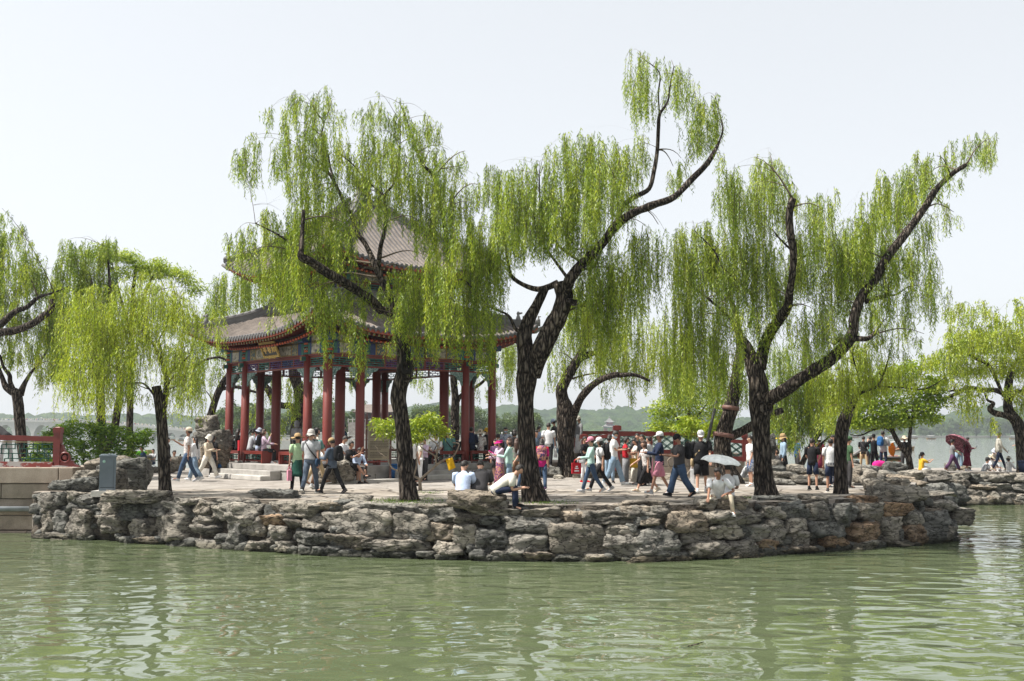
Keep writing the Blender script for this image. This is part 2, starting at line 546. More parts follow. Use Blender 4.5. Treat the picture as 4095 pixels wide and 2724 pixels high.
C5 = [(55,165,225,270),(75,100,290,190),(120,40,250,105),(240,25,430,125),(295,140,510,205),(350,205,530,255),(230,195,360,275),(75,270,190,430),(160,265,300,400),(280,250,450,475),(460,190,720,300),(470,280,710,410),(640,195,840,325),(830,205,1000,300),(980,190,1190,270),(1170,195,1345,290),(1335,195,1665,340),(1660,220,1780,305),(1700,170,2170,275),(885,270,1190,490),(700,320,900,450),(1160,285,1350,360),(1185,355,1380,430),(1300,425,1420,475),(1410,355,1560,500),(1530,300,1700,440),(1680,275,1885,375,1),(1690,365,1895,480),(1840,315,2000,380),(1990,295,2170,390),(1910,400,2165,500),(2165,365,2335,430),(1555,475,1765,545),(1760,480,1920,555),(1915,505,2055,565),(2050,510,2235,580),(710,445,965,500),(955,450,1205,515),(1195,470,1425,528),(2080,175,2360,240),(925,160,1290,205),(1330,170,1660,208),(1780,270,1900,330),(60,420,330,470),(0,400,120,455)]
C6 = [(5,235,560,430),(530,275,785,455),(65,185,180,245),(165,180,335,245),(275,192,675,252),(670,202,925,245),(680,225,1035,330),(765,335,965,470),(655,385,785,465),(960,335,1130,490),(965,280,1180,345),(1055,233,1405,290),(1280,290,1710,405),(1095,390,1335,545),(1395,235,1685,297),(1340,415,1635,575),(1655,340,2025,585),(1715,265,1895,335),(1875,258,2230,355),(2025,360,2250,430),(2210,305,2360,368),(2120,195,2360,285),(65,420,405,522),(345,450,805,538),(795,465,1005,565),(1055,530,1170,598),(2045,420,2360,592),(0,510,140,582),(135,530,305,585),(335,530,485,585),(1155,570,1235,622),(1450,550,1660,605),(75,365,215,425),(260,385,385,450),(1115,300,1260,355),(485,535,660,590),(660,545,800,595),(1240,545,1450,605),(1660,575,1850,615),(1850,560,2060,620)]
C7 = [(0,160,240,250),(195,210,450,335),(35,250,210,297),(0,285,55,345),(275,320,465,395),(425,290,665,365),(0,340,295,480),(315,388,560,478),(550,390,745,462),(405,190,780,298),(660,290,815,378),(775,255,905,388),(735,378,860,442,1),(775,185,895,255),(885,165,1040,262),(895,258,1040,350),(890,325,1060,418),(1005,265,1230,362),(1030,172,1185,272),(1165,178,1315,302),(1115,350,1270,412,1),(1220,293,1280,385,1),(1260,283,1465,398,1),(1305,172,1495,265),(1445,165,1630,238,1),(1450,248,1585,388),(1535,230,1615,295),(1595,195,1715,298),(1565,310,1620,388),(1600,293,1745,388,1),(1705,205,1850,298),(1730,298,1925,392),(1745,150,1915,212),(1870,193,2005,277),(1880,270,1950,355),(0,470,320,505),(560,455,760,490),(860,410,1060,450),(1250,390,1480,425),(1480,385,1740,418)]
boxes = []
for lst, u0, k in ((C5, 150, .5515), (C6, 1300, .5515), (C7, 2500, .6767)):
    for q in lst:
        boxes.append((u0 + q[0] * k, 1900 + q[1] * k, u0 + q[2] * k, 1900 + q[3] * k, len(q) > 4))
boxes.sort(key=lambda q: -(q[2] - q[0]) * (q[3] - q[1]))
def rock_in_box(q, seed, yf, parent, name="rock", deep=1.0, sub=None, grow=1.065):
    u0, v0, u1, v1 = q[:4]
    uc, vc = (u0 + u1) / 2, (v0 + v1) / 2
    wd, ht = (u1 - u0) / FPX * yf * grow, (v1 - v0) / FPX * yf * (grow + .02)
    dp = (0.55 + 0.35 * min(wd, 1.6)) * deep
    c = P(uc, vc, yf + dp * 0.36)
    if name == "rock": c.z -= max(0, c.z + ht / 2 - 1.20) * .85
    if sub is None: sub = 4 if wd * ht > 0.10 else 3
    sl_ = math.atan2(shore_y(uc + 150) - shore_y(uc - 150), 300 / FPX * yf) if name == "rock" else 0
    return rock(name, c, (wd, dp, ht), seed, sub, M_ROCK_WARM if q[4] else M_ROCK, parent, rz=sl_ + random.Random(seed).uniform(-.12, .12))
wall_t = empty("rock_embankment", (0, 25.5, 0), label="long mortared wall of grey and brown boulders along the green water", cat="rock wall")
def loc_of(o, root):
    """children are given in world coordinates: bring them into the root's frame"""
    o.location = o.location - root.location
    return o
rub = []
for i, q in enumerate(boxes):
    uc = (q[0] + q[2]) / 2
    z = CAM_Z + (1735 - (q[1] + q[3]) / 2) / FPX * shore_y(uc)
    yf = shore_y(uc) + 0.10 + 0.34 * max(0, z)
    if i < 99:
        loc_of(rock_in_box(q, 100 + i, yf, wall_t), wall_t)
    else:
        rub.append((q, yf, 100 + i))
VV, FF = [], []
off = 0
for q, yf, sd in rub:
    wd, ht = (q[2] - q[0]) / FPX * yf * 1.1, (q[3] - q[1]) / FPX * yf * 1.1
    V, F = rock_verts((wd, 0.6, ht), sd, 3)
    c = P((q[0] + q[2]) / 2, (q[1] + q[3]) / 2, yf + 0.2)
    VV.append(V + np.array(c)); FF.append(F + off); off += len(V)
rg = np.random.RandomState(5)
for k in range(330):                      # small stones packed between the boulders and at the water line
    u = rg.uniform(160, 3840)
    low = rg.rand() < 0.45
    z = rg.uniform(0.0, 0.10) if low else rg.uniform(0.1, 1.12)
    s_ = rg.uniform(0.12, 0.30)
    V, F = rock_verts((s_ * rg.uniform(1, 1.7), s_ * 1.3, s_ * rg.uniform(.7, 1)), 900 + k, 2)
    y = shore_y(u) + 0.18 + 0.34 * z + (0.02 if low else 0.12)
    VV.append(V + np.array([(u - 2047.5) / FPX * y, y, z])); FF.append(F + off); off += len(V)
for k in range(26):                       # the wall turns the corner and runs back along the inlet
    f = k // 2 / 12.0
    y = 28.9 + f * 14.5
    x = float(np.interp(y, (28.9, 33, 39, 44), (10.85, 12.0, 14.7, 17.6)))
    V, F = rock_verts((rg.uniform(.8, 1.2), rg.uniform(1.0, 1.4), rg.uniform(.6, .85)), 1500 + k, 4)
    VV.append(V + np.array([x + (.12 if k % 2 else -.15), y, .20 if k % 2 == 0 else .52])); FF.append(F + off); off += len(V)
o = link("rubble", quads("rubble", np.concatenate(VV), np.concatenate(FF), M_ROCK), wall_t)
o.location = -wall_t.location
tag(o, kind="stuff")
def mortar_strip(us, back, z0, z1, lean, name, root, seed, yfun=shore_y):
    us = np.asarray(us); nz = 22
    V = []
    for k in range(nz):
        z = z0 + (z1 - z0) * k / (nz - 1)
        y = np.array([yfun(u) for u in us]) + back + lean * max(0, z)
        x = (us - 2047.5) / FPX * y
        p = np.stack([x * 2.2, y * 2.2, np.full_like(x, z * 2.6)], 1)
        V.append(np.stack([x, y - 0.10 * fbm(p, seed, 4), np.full_like(x, z)], 1))
    V = np.concatenate(V); n = len(us)
    i = np.arange(n - 1)[None, :] + n * np.arange(nz - 1)[:, None]
    F = np.stack([i, i + 1, i + n + 1, i + n], -1).reshape(-1, 4)
    o = link(name, quads(name, V, F, M_MORTAR), root)
    o.location = -root.location
    return o
mortar_strip(np.arange(150, 3770, 9.0), 0.40, -0.4, 1.20, 0.30, "mortar", wall_t, 8)
# ------------------------------------------------------------------ the far bank of the inlet, stacked ledges and loose boulders
C8 = [(880,790,1290,930),(1290,825,1590,940),(1575,835,1700,945),(1695,835,2015,965),(2005,835,2200,955),(2190,825,2400,945),(915,935,1315,1055),(1325,900,1555,1005),(1535,965,1855,1045),(1845,958,2115,1045),(2105,948,2400,1075),(1355,1085,1525,1215),(1485,1035,1785,1185),(1775,1080,1945,1215),(1895,1055,2195,1205),(2185,1095,2400,1175),(2180,1160,2400,1235),(1700,940,1860,985),(1520,1150,1600,1225),(1930,1170,2080,1225)]
bank_t = empty("rock_embankment", (22, 44.5, 0), label="farther boulder wall across the inlet under the trash bin and picnickers", cat="rock wall")
def bank_y(u): return 43.9
for i, q in enumerate(C8):
    r_ = (3400 + q[0] * .2949, 1650 + q[1] * .2949, 3400 + q[2] * .2949, 1650 + q[3] * .2949, 0)
    uc = (r_[0] + r_[2]) / 2
    z = CAM_Z + (1735 - (r_[1] + r_[3]) / 2) / FPX * 44
    yb = 43.9 if uc > 3790 else 43.9 - (3790 - uc) * 0.035
    o = rock_in_box(r_, 300 + i, yb + 0.4 * max(0, z), bank_t, name="bank_rock", deep=1.3)
    loc_of(o, bank_t)
    o.name = "rock"
for k in range(16):
    u = 3790 + k * 42
    o = rock("rock", (0, 0, 0), (0.8, 0.9, 0.42), 350 + k, 3, M_ROCK, bank_t)
    p_ = P(u, 2003, 44.2); o.location = Vector((p_.x, 44.2, 0.1 + .05 * (k % 3))) - bank_t.location
mortar_strip(np.arange(3760, 4500, 14.0), 0.45, -0.4, 1.25, 0.35, "mortar", bank_t, 12, bank_y)

def boulder(name, box, y, seed, label, cat="boulder", deep=0.8, sub=4, warm=False, group=None, **kw):
    u0, v0, u1, v1 = box
    wd, ht = (u1 - u0) / FPX * y, (v1 - v0) / FPX * y
    c = P((u0 + u1) / 2, (v0 + v1) / 2, y)
    o = rock(name, (c.x, y, c.z), (wd * 1.04, deep, ht * 1.06), seed, sub, M_ROCK_WARM if warm else M_ROCK, None, **kw)
    return tag(o, label, cat, group)
def b5(a): return (150 + a[0] * .5515, 1900 + a[1] * .5515, 150 + a[2] * .5515, 1900 + a[3] * .5515)
def b6(a): return (1300 + a[0] * .5515, 1900 + a[1] * .5515, 1300 + a[2] * .5515, 1900 + a[3] * .5515)
def b7(a): return (2500 + a[0] * .6767, 1900 + a[1] * .6767, 2500 + a[2] * .6767, 1900 + a[3] * .6767)
boulder("boulder", b5((505, 117, 928, 196)), 28.7, 401, "long dark flat slab lying on the wall in front of the utility box", deep=0.9, boxy=8.0)
boulder("boulder", b5((1605, 108, 1872, 182)), 28.0, 402, "pale pointed stone lying loose on the paving left of the walking group", deep=0.6)
boulder("boulder", b6((915, 128, 1280, 246)), 25.0, 403, "big blue grey boulder that three men sit on", deep=0.85, strata=0.45, boxy=6)
boulder("boulder", b7((500, 128, 685, 196)), 25.9, 404, "dark block that the seated man in beige trousers sits on", deep=0.9, boxy=7)
boulder("boulder", b7((425, 140, 520, 200)), 25.5, 405, "small dark stone left of the seated man in beige trousers", deep=0.6, sub=3)
boulder("boulder", b7((620, 150, 705, 192)), 25.7, 406, "low dark stone right of the block under the seated man", deep=0.5, sub=3)
boulder("boulder", b7((765, 122, 992, 160)), 27.2, 407, "flat brown slab at the foot of the forked willow", deep=0.7)
boulder("boulder", b7((1038, 123, 1182, 168)), 27.3, 408, "rounded grey stone on the paving edge below the two men in shorts", deep=0.6)
boulder("boulder", b7((1310, 124, 1470, 162)), 28.0, 409, "tan triangular stone left of the big flat topped block", deep=0.6, warm=True)
boulder("boulder", b7((1443, 68, 1745, 160)), 28.6, 410, "big flat topped grey block at the right end of the paving", deep=1.0, boxy=9, strata=1.2)
boulder("boulder", b7((1408, 24, 1640, 88)), 31.5, 411, "brown flat topped block behind the big grey block", deep=1.0, boxy=9, strata=1.2)
boulder("boulder", b6((120, 150, 335, 198)), 27.0, 412, "low cracked stone on the paving edge left of the front willow", deep=0.6, sub=3)
boulder("boulder", b7((-10, 155, 238, 215)), 25.4, 413, "wide tan slab on the wall top in front of the walking couple", deep=0.8, boxy=7)
boulder("boulder", b6((1245, 180, 1330, 238)), 25.0, 414, "small dark stone under the heel of the crouched man in a cream polo", deep=0.4, sub=3)
# left end, round the grey box
boulder("boulder", (368, 1836, 500, 1900), 31.8, 420, "brown ledge stone at the left behind the utility box", deep=0.9)
boulder("boulder", (420, 1838, 588, 1965), 31.6, 421, "large upright shaded boulder right of the utility box", deep=1.1, boxy=6)
boulder("boulder", (455, 1885, 500, 1960), 30.4, 422, "light stone wedged just right of the utility box", deep=0.5, sub=3)
boulder("boulder", (305, 1884, 402, 1925), 30.8, 423, "pale flat stone left of the utility box", deep=0.7, sub=4)
boulder("boulder", (285, 1915, 390, 1968), 30.4, 424, "dark layered stone below and left of the utility box", deep=0.6)
# ledges in the middle distance on the right, behind the last willow
C9 = [(440,1000,690,1105),(640,1010,840,1100),(150,1040,440,1120),(260,1100,640,1150),(620,1090,1000,1160),(130,750,270,860),(130,850,300,950),(420,830,620,940),(600,900,900,1000),(830,890,1000,990),(140,940,460,1060),(1320,750,1440,830),(1320,800,1500,900),(1330,890,1510,1080),(1350,1080,1590,1180),(1480,910,1764,1080),(1500,840,1764,930),(1580,1060,1764,1210),(620,985,860,1080)]
led_t = empty("rock_ledge", (9.5, 35, PLAZA), label="stacked ledge of broken boulders behind the two men in shorts", cat="rock ledge")
for i, q in enumerate(C9):
    bx = [3050 + q[0] * .2551, 1650 + q[1] * .2551, 3050 + q[2] * .2551, 1650 + q[3] * .2551]
    yb = 35.5 + max(0, (1930 - bx[3])) * 0.045
    wd, ht = (bx[2] - bx[0]) / FPX * yb, (bx[3] - bx[1]) / FPX * yb
    c = P((bx[0] + bx[2]) / 2, (bx[1] + bx[3]) / 2, yb)
    rock("rock", c - led_t.location, (wd * 1.12, 1.3, ht * 1.2), 430 + i, 4 if wd > .7 else 3, M_ROCK, led_t)
C10 = [(90,730,360,805),(-20,780,130,935),(115,828,375,935),(365,800,525,905),(485,858,755,945),(690,915,905,1005),(495,690,715,785),(1085,1078,1335,1145),(0,935,190,1030),(740,800,900,900),(360,790,560,830),(330,880,500,920)]
led2 = empty("rock_ledge", (15, 37, PLAZA), label="stepped ledge of flat boulders below the broad leaved tree at right", cat="rock ledge")
for i, q in enumerate(C10):
    bx = [3400 + q[0] * .2949, 1650 + q[1] * .2949, 3400 + q[2] * .2949, 1650 + q[3] * .2949]
    yb = 35.0 + max(0, (1985 - bx[3])) * 0.07
    wd, ht = (bx[2] - bx[0]) / FPX * yb, (bx[3] - bx[1]) / FPX * yb
    c = P((bx[0] + bx[2]) / 2, (bx[1] + bx[3]) / 2, yb)
    rock("rock", c - led2.location, (wd * 1.12, 1.5, ht * 1.25), 460 + i, 4 if wd > .9 else 3, M_ROCK, led2)
# rocks by the steps in the middle and a boulder at the pavilion corner
for bx, y, sd, lb in (((2178, 1868, 2240, 1905), 41.0, 480, "low rocks beside the steps behind the front willow"), ((2300, 1855, 2425, 1915), 40.8, 481, "long shaded rock at the foot of the red bridge left of the queue"), ((2425, 1858, 2480, 1915), 40.9, 482, "squat rock at the foot of the red bridge by the white shirted man"), ((2500, 1885, 2560, 1920), 40.2, 483, "low slab behind the girl in the red top"), ((2640, 1895, 2710, 1925), 39.5, 484, "low slab behind the man in pink shorts"), ((2215, 1900, 2250, 1918), 40.0, 485, "small stone left of the middle willow foot")):
    boulder("boulder", bx, y, sd, lb, deep=0.8, sub=3)
boulder("boulder", (1330, 1832, 1412, 1932), 36.2, 486, "rounded shaded boulder by the pavilion corner under the seated man in black", deep=1.0)
boulder("boulder", (1285, 1880, 1345, 1935), 36.0, 487, "pale stones behind the couple at the pavilion corner", deep=0.7, sub=3)
boulder("boulder", (660, 1830, 740, 1885), 45.5, 488, "grey stones at the water edge left of the tall rockery", deep=0.8, sub=3)
boulder("boulder", (575, 1868, 640, 1890), 45.8, 489, "low stone by the folding chair", deep=0.6, sub=3)
boulder("boulder", (3778, 1850, 3812, 1886), 48.6, 490, "upright brown stone behind the walking boy", deep=0.5, sub=3)
boulder("boulder", (3850, 1866, 3882, 1886), 48.6, 491, "small square stone right of the maroon coat", deep=0.5, sub=3)
boulder("boulder", (3060, 1755, 3100, 1880), 40.5, 492, "tall thin standing stone right of the forked willow", deep=0.5)
# the perched scholar's rock left of the pavilion
sr = empty("scholar_rock", G(842, 1905), label="weathered rockery with a perched grey rock left of the pavilion", cat="rockery")
for nm, bx, sd, dp in (("cap_stone", (792, 1672, 872, 1740), 500, 0.7), ("base_rock", (784, 1728, 906, 1800), 501, 0.9), ("base_rock", (800, 1785, 912, 1865), 502, 1.1)):
    y = 42.0
    c = P((bx[0] + bx[2]) / 2, (bx[1] + bx[3]) / 2, y)
    rock(nm, c - sr.location, ((bx[2] - bx[0]) / FPX * y * 1.05, dp, (bx[3] - bx[1]) / FPX * y * 1.12), sd, 4, M_ROCK, sr, rough=1.3)

# ------------------------------------------------------------------ left abutment of cut stone with its red railing
def m_ashlar():
    m, t, b = _nodes("granite_block")
    v = _coord(t)
    oi = t.nodes.new("ShaderNodeNewGeometry")
    n = _noise(t, v, 1.5, 7, 0.65)
    r = _ramp(t, n.outputs[0], [(0.3, (0.175, 0.15, 0.122)), (0.5, (0.265, 0.232, 0.195)), (0.7, (0.345, 0.31, 0.268))])
    rp = _ramp(t, oi.outputs["Random Per Island"], [(0, (0.82, 0.80, 0.78)), (0.5, (1.0, 0.98, 0.94)), (1, (1.12, 1.02, 0.95))])
    c = _mix(t, 1.0, r.outputs[0], rp.outputs[0], 'MULTIPLY')
    n2 = _noise(t, v, 40, 3, 0.7)
    sp = _ramp(t, n2.outputs[0], [(0.35, (0.72, 0.70, 0.68)), (0.6, (1.08, 1.06, 1.04))])
    c = _mix(t, 0.8, c, sp.outputs[0], 'MULTIPLY')
    t.links.new(c, b.inputs["Base Color"])
    b.inputs["Roughness"].default_value = 0.82
    _bump(t, b, n2.outputs[0], 0.7, 0.02)
    return m
M_ASHLAR = m_ashlar()
M_RED = pm("red_paint", (0.14, 0.018, 0.014), 0.42, 0.18, 3.0, 0.15, 40, spec=0.5)
M_RED_WORN = None
def m_worn():
    m, t, b = _nodes("worn_red_paint")
    v = _coord(t, (1, 1, 3))
    n = _noise(t, v, 2.2, 6, 0.7)
    r = _ramp(t, n.outputs[0], [(0.50, (0.21, 0.03, 0.024)), (0.53, (0.36, 0.34, 0.33))])
    t.links.new(r.outputs[0], b.inputs["Base Color"])
    b.inputs["Roughness"].default_value = 0.6
    return m
M_RED_WORN = m_worn()
M_GREEN = pm("green_paint", (0.018, 0.085, 0.065), 0.5, 0.2, 4.0)
M_CREAM = pm("bare_wood_edge", (0.42, 0.33, 0.22), 0.7, 0.2, 6.0)
M_IRON = pm("grey_pipe", (0.20, 0.22, 0.23), 0.5, 0.2, 3.0, 0.2)
def blocks(rows, y, depth, name, parent, origin):
    mb = MB()
    for z0, z1, xs, dy in rows:
        for x0, x1 in zip(xs, xs[1:]):
            mb.box((((x0 + x1) / 2) - origin.x, y + dy + depth / 2 - origin.y, (z0 + z1) / 2 - origin.z), (x1 - x0 - 0.02, depth, z1 - z0 - 0.018))
    o = mb.build(name, M_ASHLAR, parent)
    bv = o.modifiers.new("edge", 'BEVEL'); bv.width = 0.018; bv.segments = 2
    return o
def ux(u, y): return (u - 2047.5) / FPX * y
ya = 31.4
ab = empty("bridge_abutment", (-15.0, ya, 0), label="cut granite block wall carrying the red railing at the left edge", cat="stone wall")
def zz(v, y=31.4): return CAM_Z + (1735 - v) / FPX * y
X = lambda *us: [ux(u, ya) for u in us]
blocks([(zz(1932), zz(1868), X(-420, -190, 246, 305), 0.0), (zz(1992), zz(1932), X(-360, 18, 208, 262), 0.05), (zz(2026), zz(1992), X(-300, -80, 142, 235), 0.10), (zz(2058), zz(2036), X(-400, -60, 143, 235), 0.12), (zz(2116), zz(2058), X(-380, 190, 240), 0.14), (-0.4, zz(2118), X(-420, -200, 124, 240), 0.05)], ya, 1.2, "block_course", ab, ab.location)
mb = MB(); mb.box((ux(-120, ya) + 15.0, 0.7, 0.7), (5.2, 0.9, 2.2)); o = mb.build("core_fill", pm("dark_joint", (0.09, 0.075, 0.06), 0.9), ab)
mb = MB(); mb.tube([(ux(-420, ya) + 15, -0.02, zz(2031)), (ux(192, ya) + 15, -0.02, zz(2031))], 0.075, 10); mb.build("drain_pipe", M_IRON, ab)
mb = MB(); mb.box((ux(-100, ya) + 15.0, 1.9, zz(1868) - .28), (6.2, 2.6, .5)); mb.build("deck_slab", M_ASHLAR, ab)

def lattice_rect(mb, x0, x1, z0, z1, y, w=0.035, m=1):
    """stepped rectangular lattice of thin bars between x0..x1"""
    rg_ = random.Random(int(x0 * 91) & 255)
    h = z1 - z0
    n = max(2, round((x1 - x0) / 0.55))
    d = (x1 - x0) / n
    hs = [z0 + h * f for f in (0.18, 0.42, 0.64, 0.84)]
    for k in range(n):
        a, b_ = x0 + k * d, x0 + (k + 1) * d
        for j, z in enumerate(hs):
            o_ = d * (0.0, 0.25, 0.5, 0.25)[(j + k) % 4]
            mb.bar((a + o_ * .6, y, z), (b_ - d * 0.12 + o_ * .6 if b_ + o_ * .6 < x1 else b_, y, z), w, w, m)
        cols = ((0.28, z0, hs[0]), (0.72, z0, hs[1]), (0.5, hs[0], hs[2]), (0.1, hs[1], hs[3]), (0.85, hs[2], z1), (0.35, hs[2], z1))
        for f, za, zb in cols:
            mb.bar((a + f * d, y, za), (a + f * d, y, zb), w, w, m, up=(0, 1, 0))
yr = 32.0
rl = empty("red_railing", (ux(240, yr), yr, zz(1868)), label="worn red railing with green lattice on the granite abutment at left", cat="railing")
rl.location.z = zz(1868)
ox, oz = rl.location.x, rl.location.z
def RX(u): return ux(u, yr) - ox
def RZ(v): return zz(v, yr) - oz
mb = MB(); mb.box((0, 0, (RZ(1722) - .0) / 2), (0.20, 0.20, RZ(1722)))
mb.box((0, 0, RZ(1735)), (0.15, 0.15, 0.08)); mb.box((0, 0, RZ(1721)), (0.235, 0.235, .16)); mb.box((0, 0, RZ(1711)), (0.22, 0.22, .05), taper=0.5)
mb.build("post", M_RED, rl)
mb = MB(); mb.bar((RX(-420), 0, RZ(1738)), (RX(230), 0, RZ(1756)), 0.16, 0.15); mb.build("top_rail", M_RED, rl)
mb = MB(); mb.bar((RX(-420), 0, RZ(1760) - .02), (RX(228), 0, RZ(1766) - .02), 0.05, 0.03); mb.bar((RX(226), 0, RZ(1766)), (RX(226), 0, RZ(1850)), .04, .05, up=(0, 1, 0)); mb.bar((RX(-420), 0, RZ(1845)), (RX(228), 0, RZ(1850)), .10, .05); mb.build("inner_frame", M_CREAM, rl)
mb = MB(); mb.bar((RX(-420), 0, RZ(1853)), (RX(232), 0, RZ(1860)), 0.2, 0.19); mb.build("bottom_rail", M_RED_WORN, rl)
mb = MB(); lattice_rect(mb, RX(-420), RX(224), RZ(1848), RZ(1764), 0.0, 0.026, 0); mb.build("lattice", M_GREEN, rl)
mb = MB()
poly = [(0.1, 0)] + [(RX(a) , RZ(b_)) for a, b_ in ((330, 1869), (330, 1861), (318, 1858), (306, 1852), (303, 1842), (292, 1838), (290, 1822), (280, 1812), (272, 1808), (272, 1800), (266, 1796), (264, 1786), (258, 1778), (250, 1774))] + [(0.1, RZ(1774))]
mb.plate(poly, 0.14, Matrix.Identity(4)); 
for r0, r1 in ((0.17, .12), (.08, .0)):
    c = (RX(274), 0, RZ(1829))
    mb.lathe([(r0, 0), (r0, .02), (max(r1, .001), .03), (max(r1, .001), 0)], n=18, M=Matrix.Translation((c[0], -.07, c[2])) @ Matrix.Rotation(R(90), 4, 'X'))
mb.build("drum_stone_scroll", M_RED, rl)
mb = MB(); mb.bar((RX(228), -.02, RZ(1865)), (RX(332), -.02, RZ(1874)), .26, .10); mb.build("base_board", M_RED_WORN, rl)

# ------------------------------------------------------------------ red bridge with lozenge lattice, middle right
yb_, dk = 41.6, 2.05
rb = empty("stone_causeway", (ux(2650, yb_), yb_ + 2, PLAZA), label="low stone causeway under the red lattice railing at mid right", cat="causeway")
def BX(u, y=yb_): return ux(u, y)
mb = MB()
x0, x1 = BX(2460), BX(2975)
zb = zz(1812, yb_)
n = 7
for r in range(2):
    for k in range(n):
        a, b_ = x0 + (x1 - x0) * k / n + (0.3 if r and k else 0), x0 + (x1 - x0) * (k + 1) / n + (0.3 if r and k < n - 1 else 0)
        za, zc = PLAZA - 0.1 + (zb - PLAZA + .1) * r / 2, PLAZA - .1 + (zb - PLAZA + .1) * (r + 1) / 2
        mb.box(((a + b_) / 2 - rb.location.x, -1.9 + .05 * r + 1.6, (za + zc) / 2 - PLAZA), (b_ - a - .02, 3.4, zc - za - .02))
mb.build("block_wall", M_ASHLAR, rb)
mb = MB()
for k in range(5):                        # the ramp of steps at its left end
    mb.box((BX(2300 - 32 * k) - rb.location.x - .2 * k + .6, 0.6, (zb - PLAZA) * (1 - k / 5) / 2), (1.0 + .01 * k, 4.0, (zb - PLAZA) * (1 - k / 5)))
mb.build("step", M_ASHLAR, rb)
mb = MB(); mb.box((BX(2390) - rb.location.x, .55, (zb - PLAZA) / 2 - .01), (1.8, 3.9, zb - PLAZA)); mb.build("ramp_fill", M_ASHLAR, rb)
def lozenge(mb, a, b_, y, za0, za1, zb0, zb1, m=0, cell=0.42, w=0.028):
    """double lozenge lattice of slanting bars, clipped to the sloping panel"""
    L = b_ - a
    n = max(2, round(L / cell))
    d = L / n
    lo = lambda f: za0 + (zb0 - za0) * f
    hi = lambda f: za1 + (zb1 - za1) * f
    for k in range(-1, n):
        for s0, s1, off_ in ((0, 1, 0), (1, 0, 0), (0, 1, .18), (1, 0, .18)):
            xa, xb = k * d + off_ * d, (k + 2) * d + off_ * d
            fa, fb = s0, s1
            if xa < 0: fa += (fb - fa) * (-xa) / (xb - xa); xa = 0
            if xb > L: fb = fa + (fb - fa) * (L - xa) / (xb - xa); xb = L
            if xb - xa < 0.02: continue
            h = lambda x, f: lo(x / L) + (hi(x / L) - lo(x / L)) * f
            mb.bar((a + xa, y, h(xa, fa)), (a + xb, y, h(xb, fb)), w, w, m)
def railing(lbl, y, pts, posts, caps=True):
    """pts: (u, v of top rail, v of bottom rail) along the run; posts at the given runs"""
    o = empty("red_railing", (ux(pts[0][0], y), y, zz(pts[0][2], y)), label=lbl, cat="railing")
    ox, oz = o.location.x, o.location.z
    X_ = lambda u: ux(u, y) - ox
    Z_ = lambda v: zz(v, y) - oz
    for (u0, t0, b0), (u1, t1, b1) in zip(pts, pts[1:]):
        mb = MB(); mb.bar((X_(u0), 0, Z_(t0)), (X_(u1), 0, Z_(t1)), .14, .13); mb.build("top_rail", M_RED, o)
        mb = MB(); mb.bar((X_(u0), 0, Z_(b0)), (X_(u1), 0, Z_(b1)), .15, .15); mb.build("bottom_rail", M_RED, o)
        mb = MB(); lozenge(mb, X_(u0), X_(u1), 0, Z_(b0) + .07, Z_(t0) - .06, Z_(b1) + .07, Z_(t1) - .06); mb.build("lattice", M_GREEN, o)
    for u, vt, vb in posts:
        mb = MB()
        mb.box((X_(u), 0, (Z_(vt + 22) + Z_(vb)) / 2), (.2, .2, Z_(vt + 22) - Z_(vb)))
        if caps:
            mb.box((X_(u), 0, Z_(vt + 19)), (.14, .14, .08))
            mb.box((X_(u), 0, Z_(vt + 9)), (.30, .30, .17)); mb.box((X_(u), 0, Z_(vt + 1)), (.26, .26, .05), taper=.6)
        else:
            mb.box((X_(u), 0, Z_(vt + 12)), (.13, .13, .2)); mb.lathe([(.10, -.08), (.13, 0), (.12, .12), (.02, .17)], (X_(u), 0, Z_(vt + 8)), 10)
        mb.build("post", M_RED, o)
    return o
railing("red railing with dark lozenge lattice behind the queueing tourists", 40.2, [(2335, 1757, 1830), (2466, 1738, 1808), (2600, 1734, 1806), (2720, 1736, 1806), (2850, 1744, 1812)], [(2466, 1703, 1880), (2335, 1738, 1868), (2595, 1726, 1815), (2700, 1728, 1815)])
railing("red railing on the far side of the causeway under the cream capped woman", 43.6, [(2300, 1730, 1800), (2440, 1731, 1800), (2560, 1732, 1800)], [(2305, 1722, 1812)], caps=True)
railing("lower end of the red lattice railing right of the banded trunk", 39.6, [(2855, 1757, 1832), (2974, 1768, 1834)], [(2974, 1737, 1845)], caps=False)
sc_ = empty("railing_scroll", P(2990, 1845, 39.6), label="red scroll stone ending the lattice railing beside the white shirted man", cat="railing end")
mb = MB(); mb.plate([(-.1, 0), (.35, 0), (.32, .25), (.22, .32), (.22, .5), (.1, .6), (.05, .72), (-.1, .74)], .14, Matrix.Identity(4)); mb.build("scroll", M_RED, sc_)
sc2 = empty("railing_scroll", P(2363, 1868, 40.0), label="stacked red scroll ending the ramp railing by the boy in black", cat="railing end")
mb = MB()
for k in range(5): mb.tube([(-.02, -.08, .12 + k * .13), (-.02, .08, .12 + k * .13)], .085, 10)
mb.box((-.16, 0, .4), (.12, .14, .95)); mb.build("scroll", M_RED, sc2)
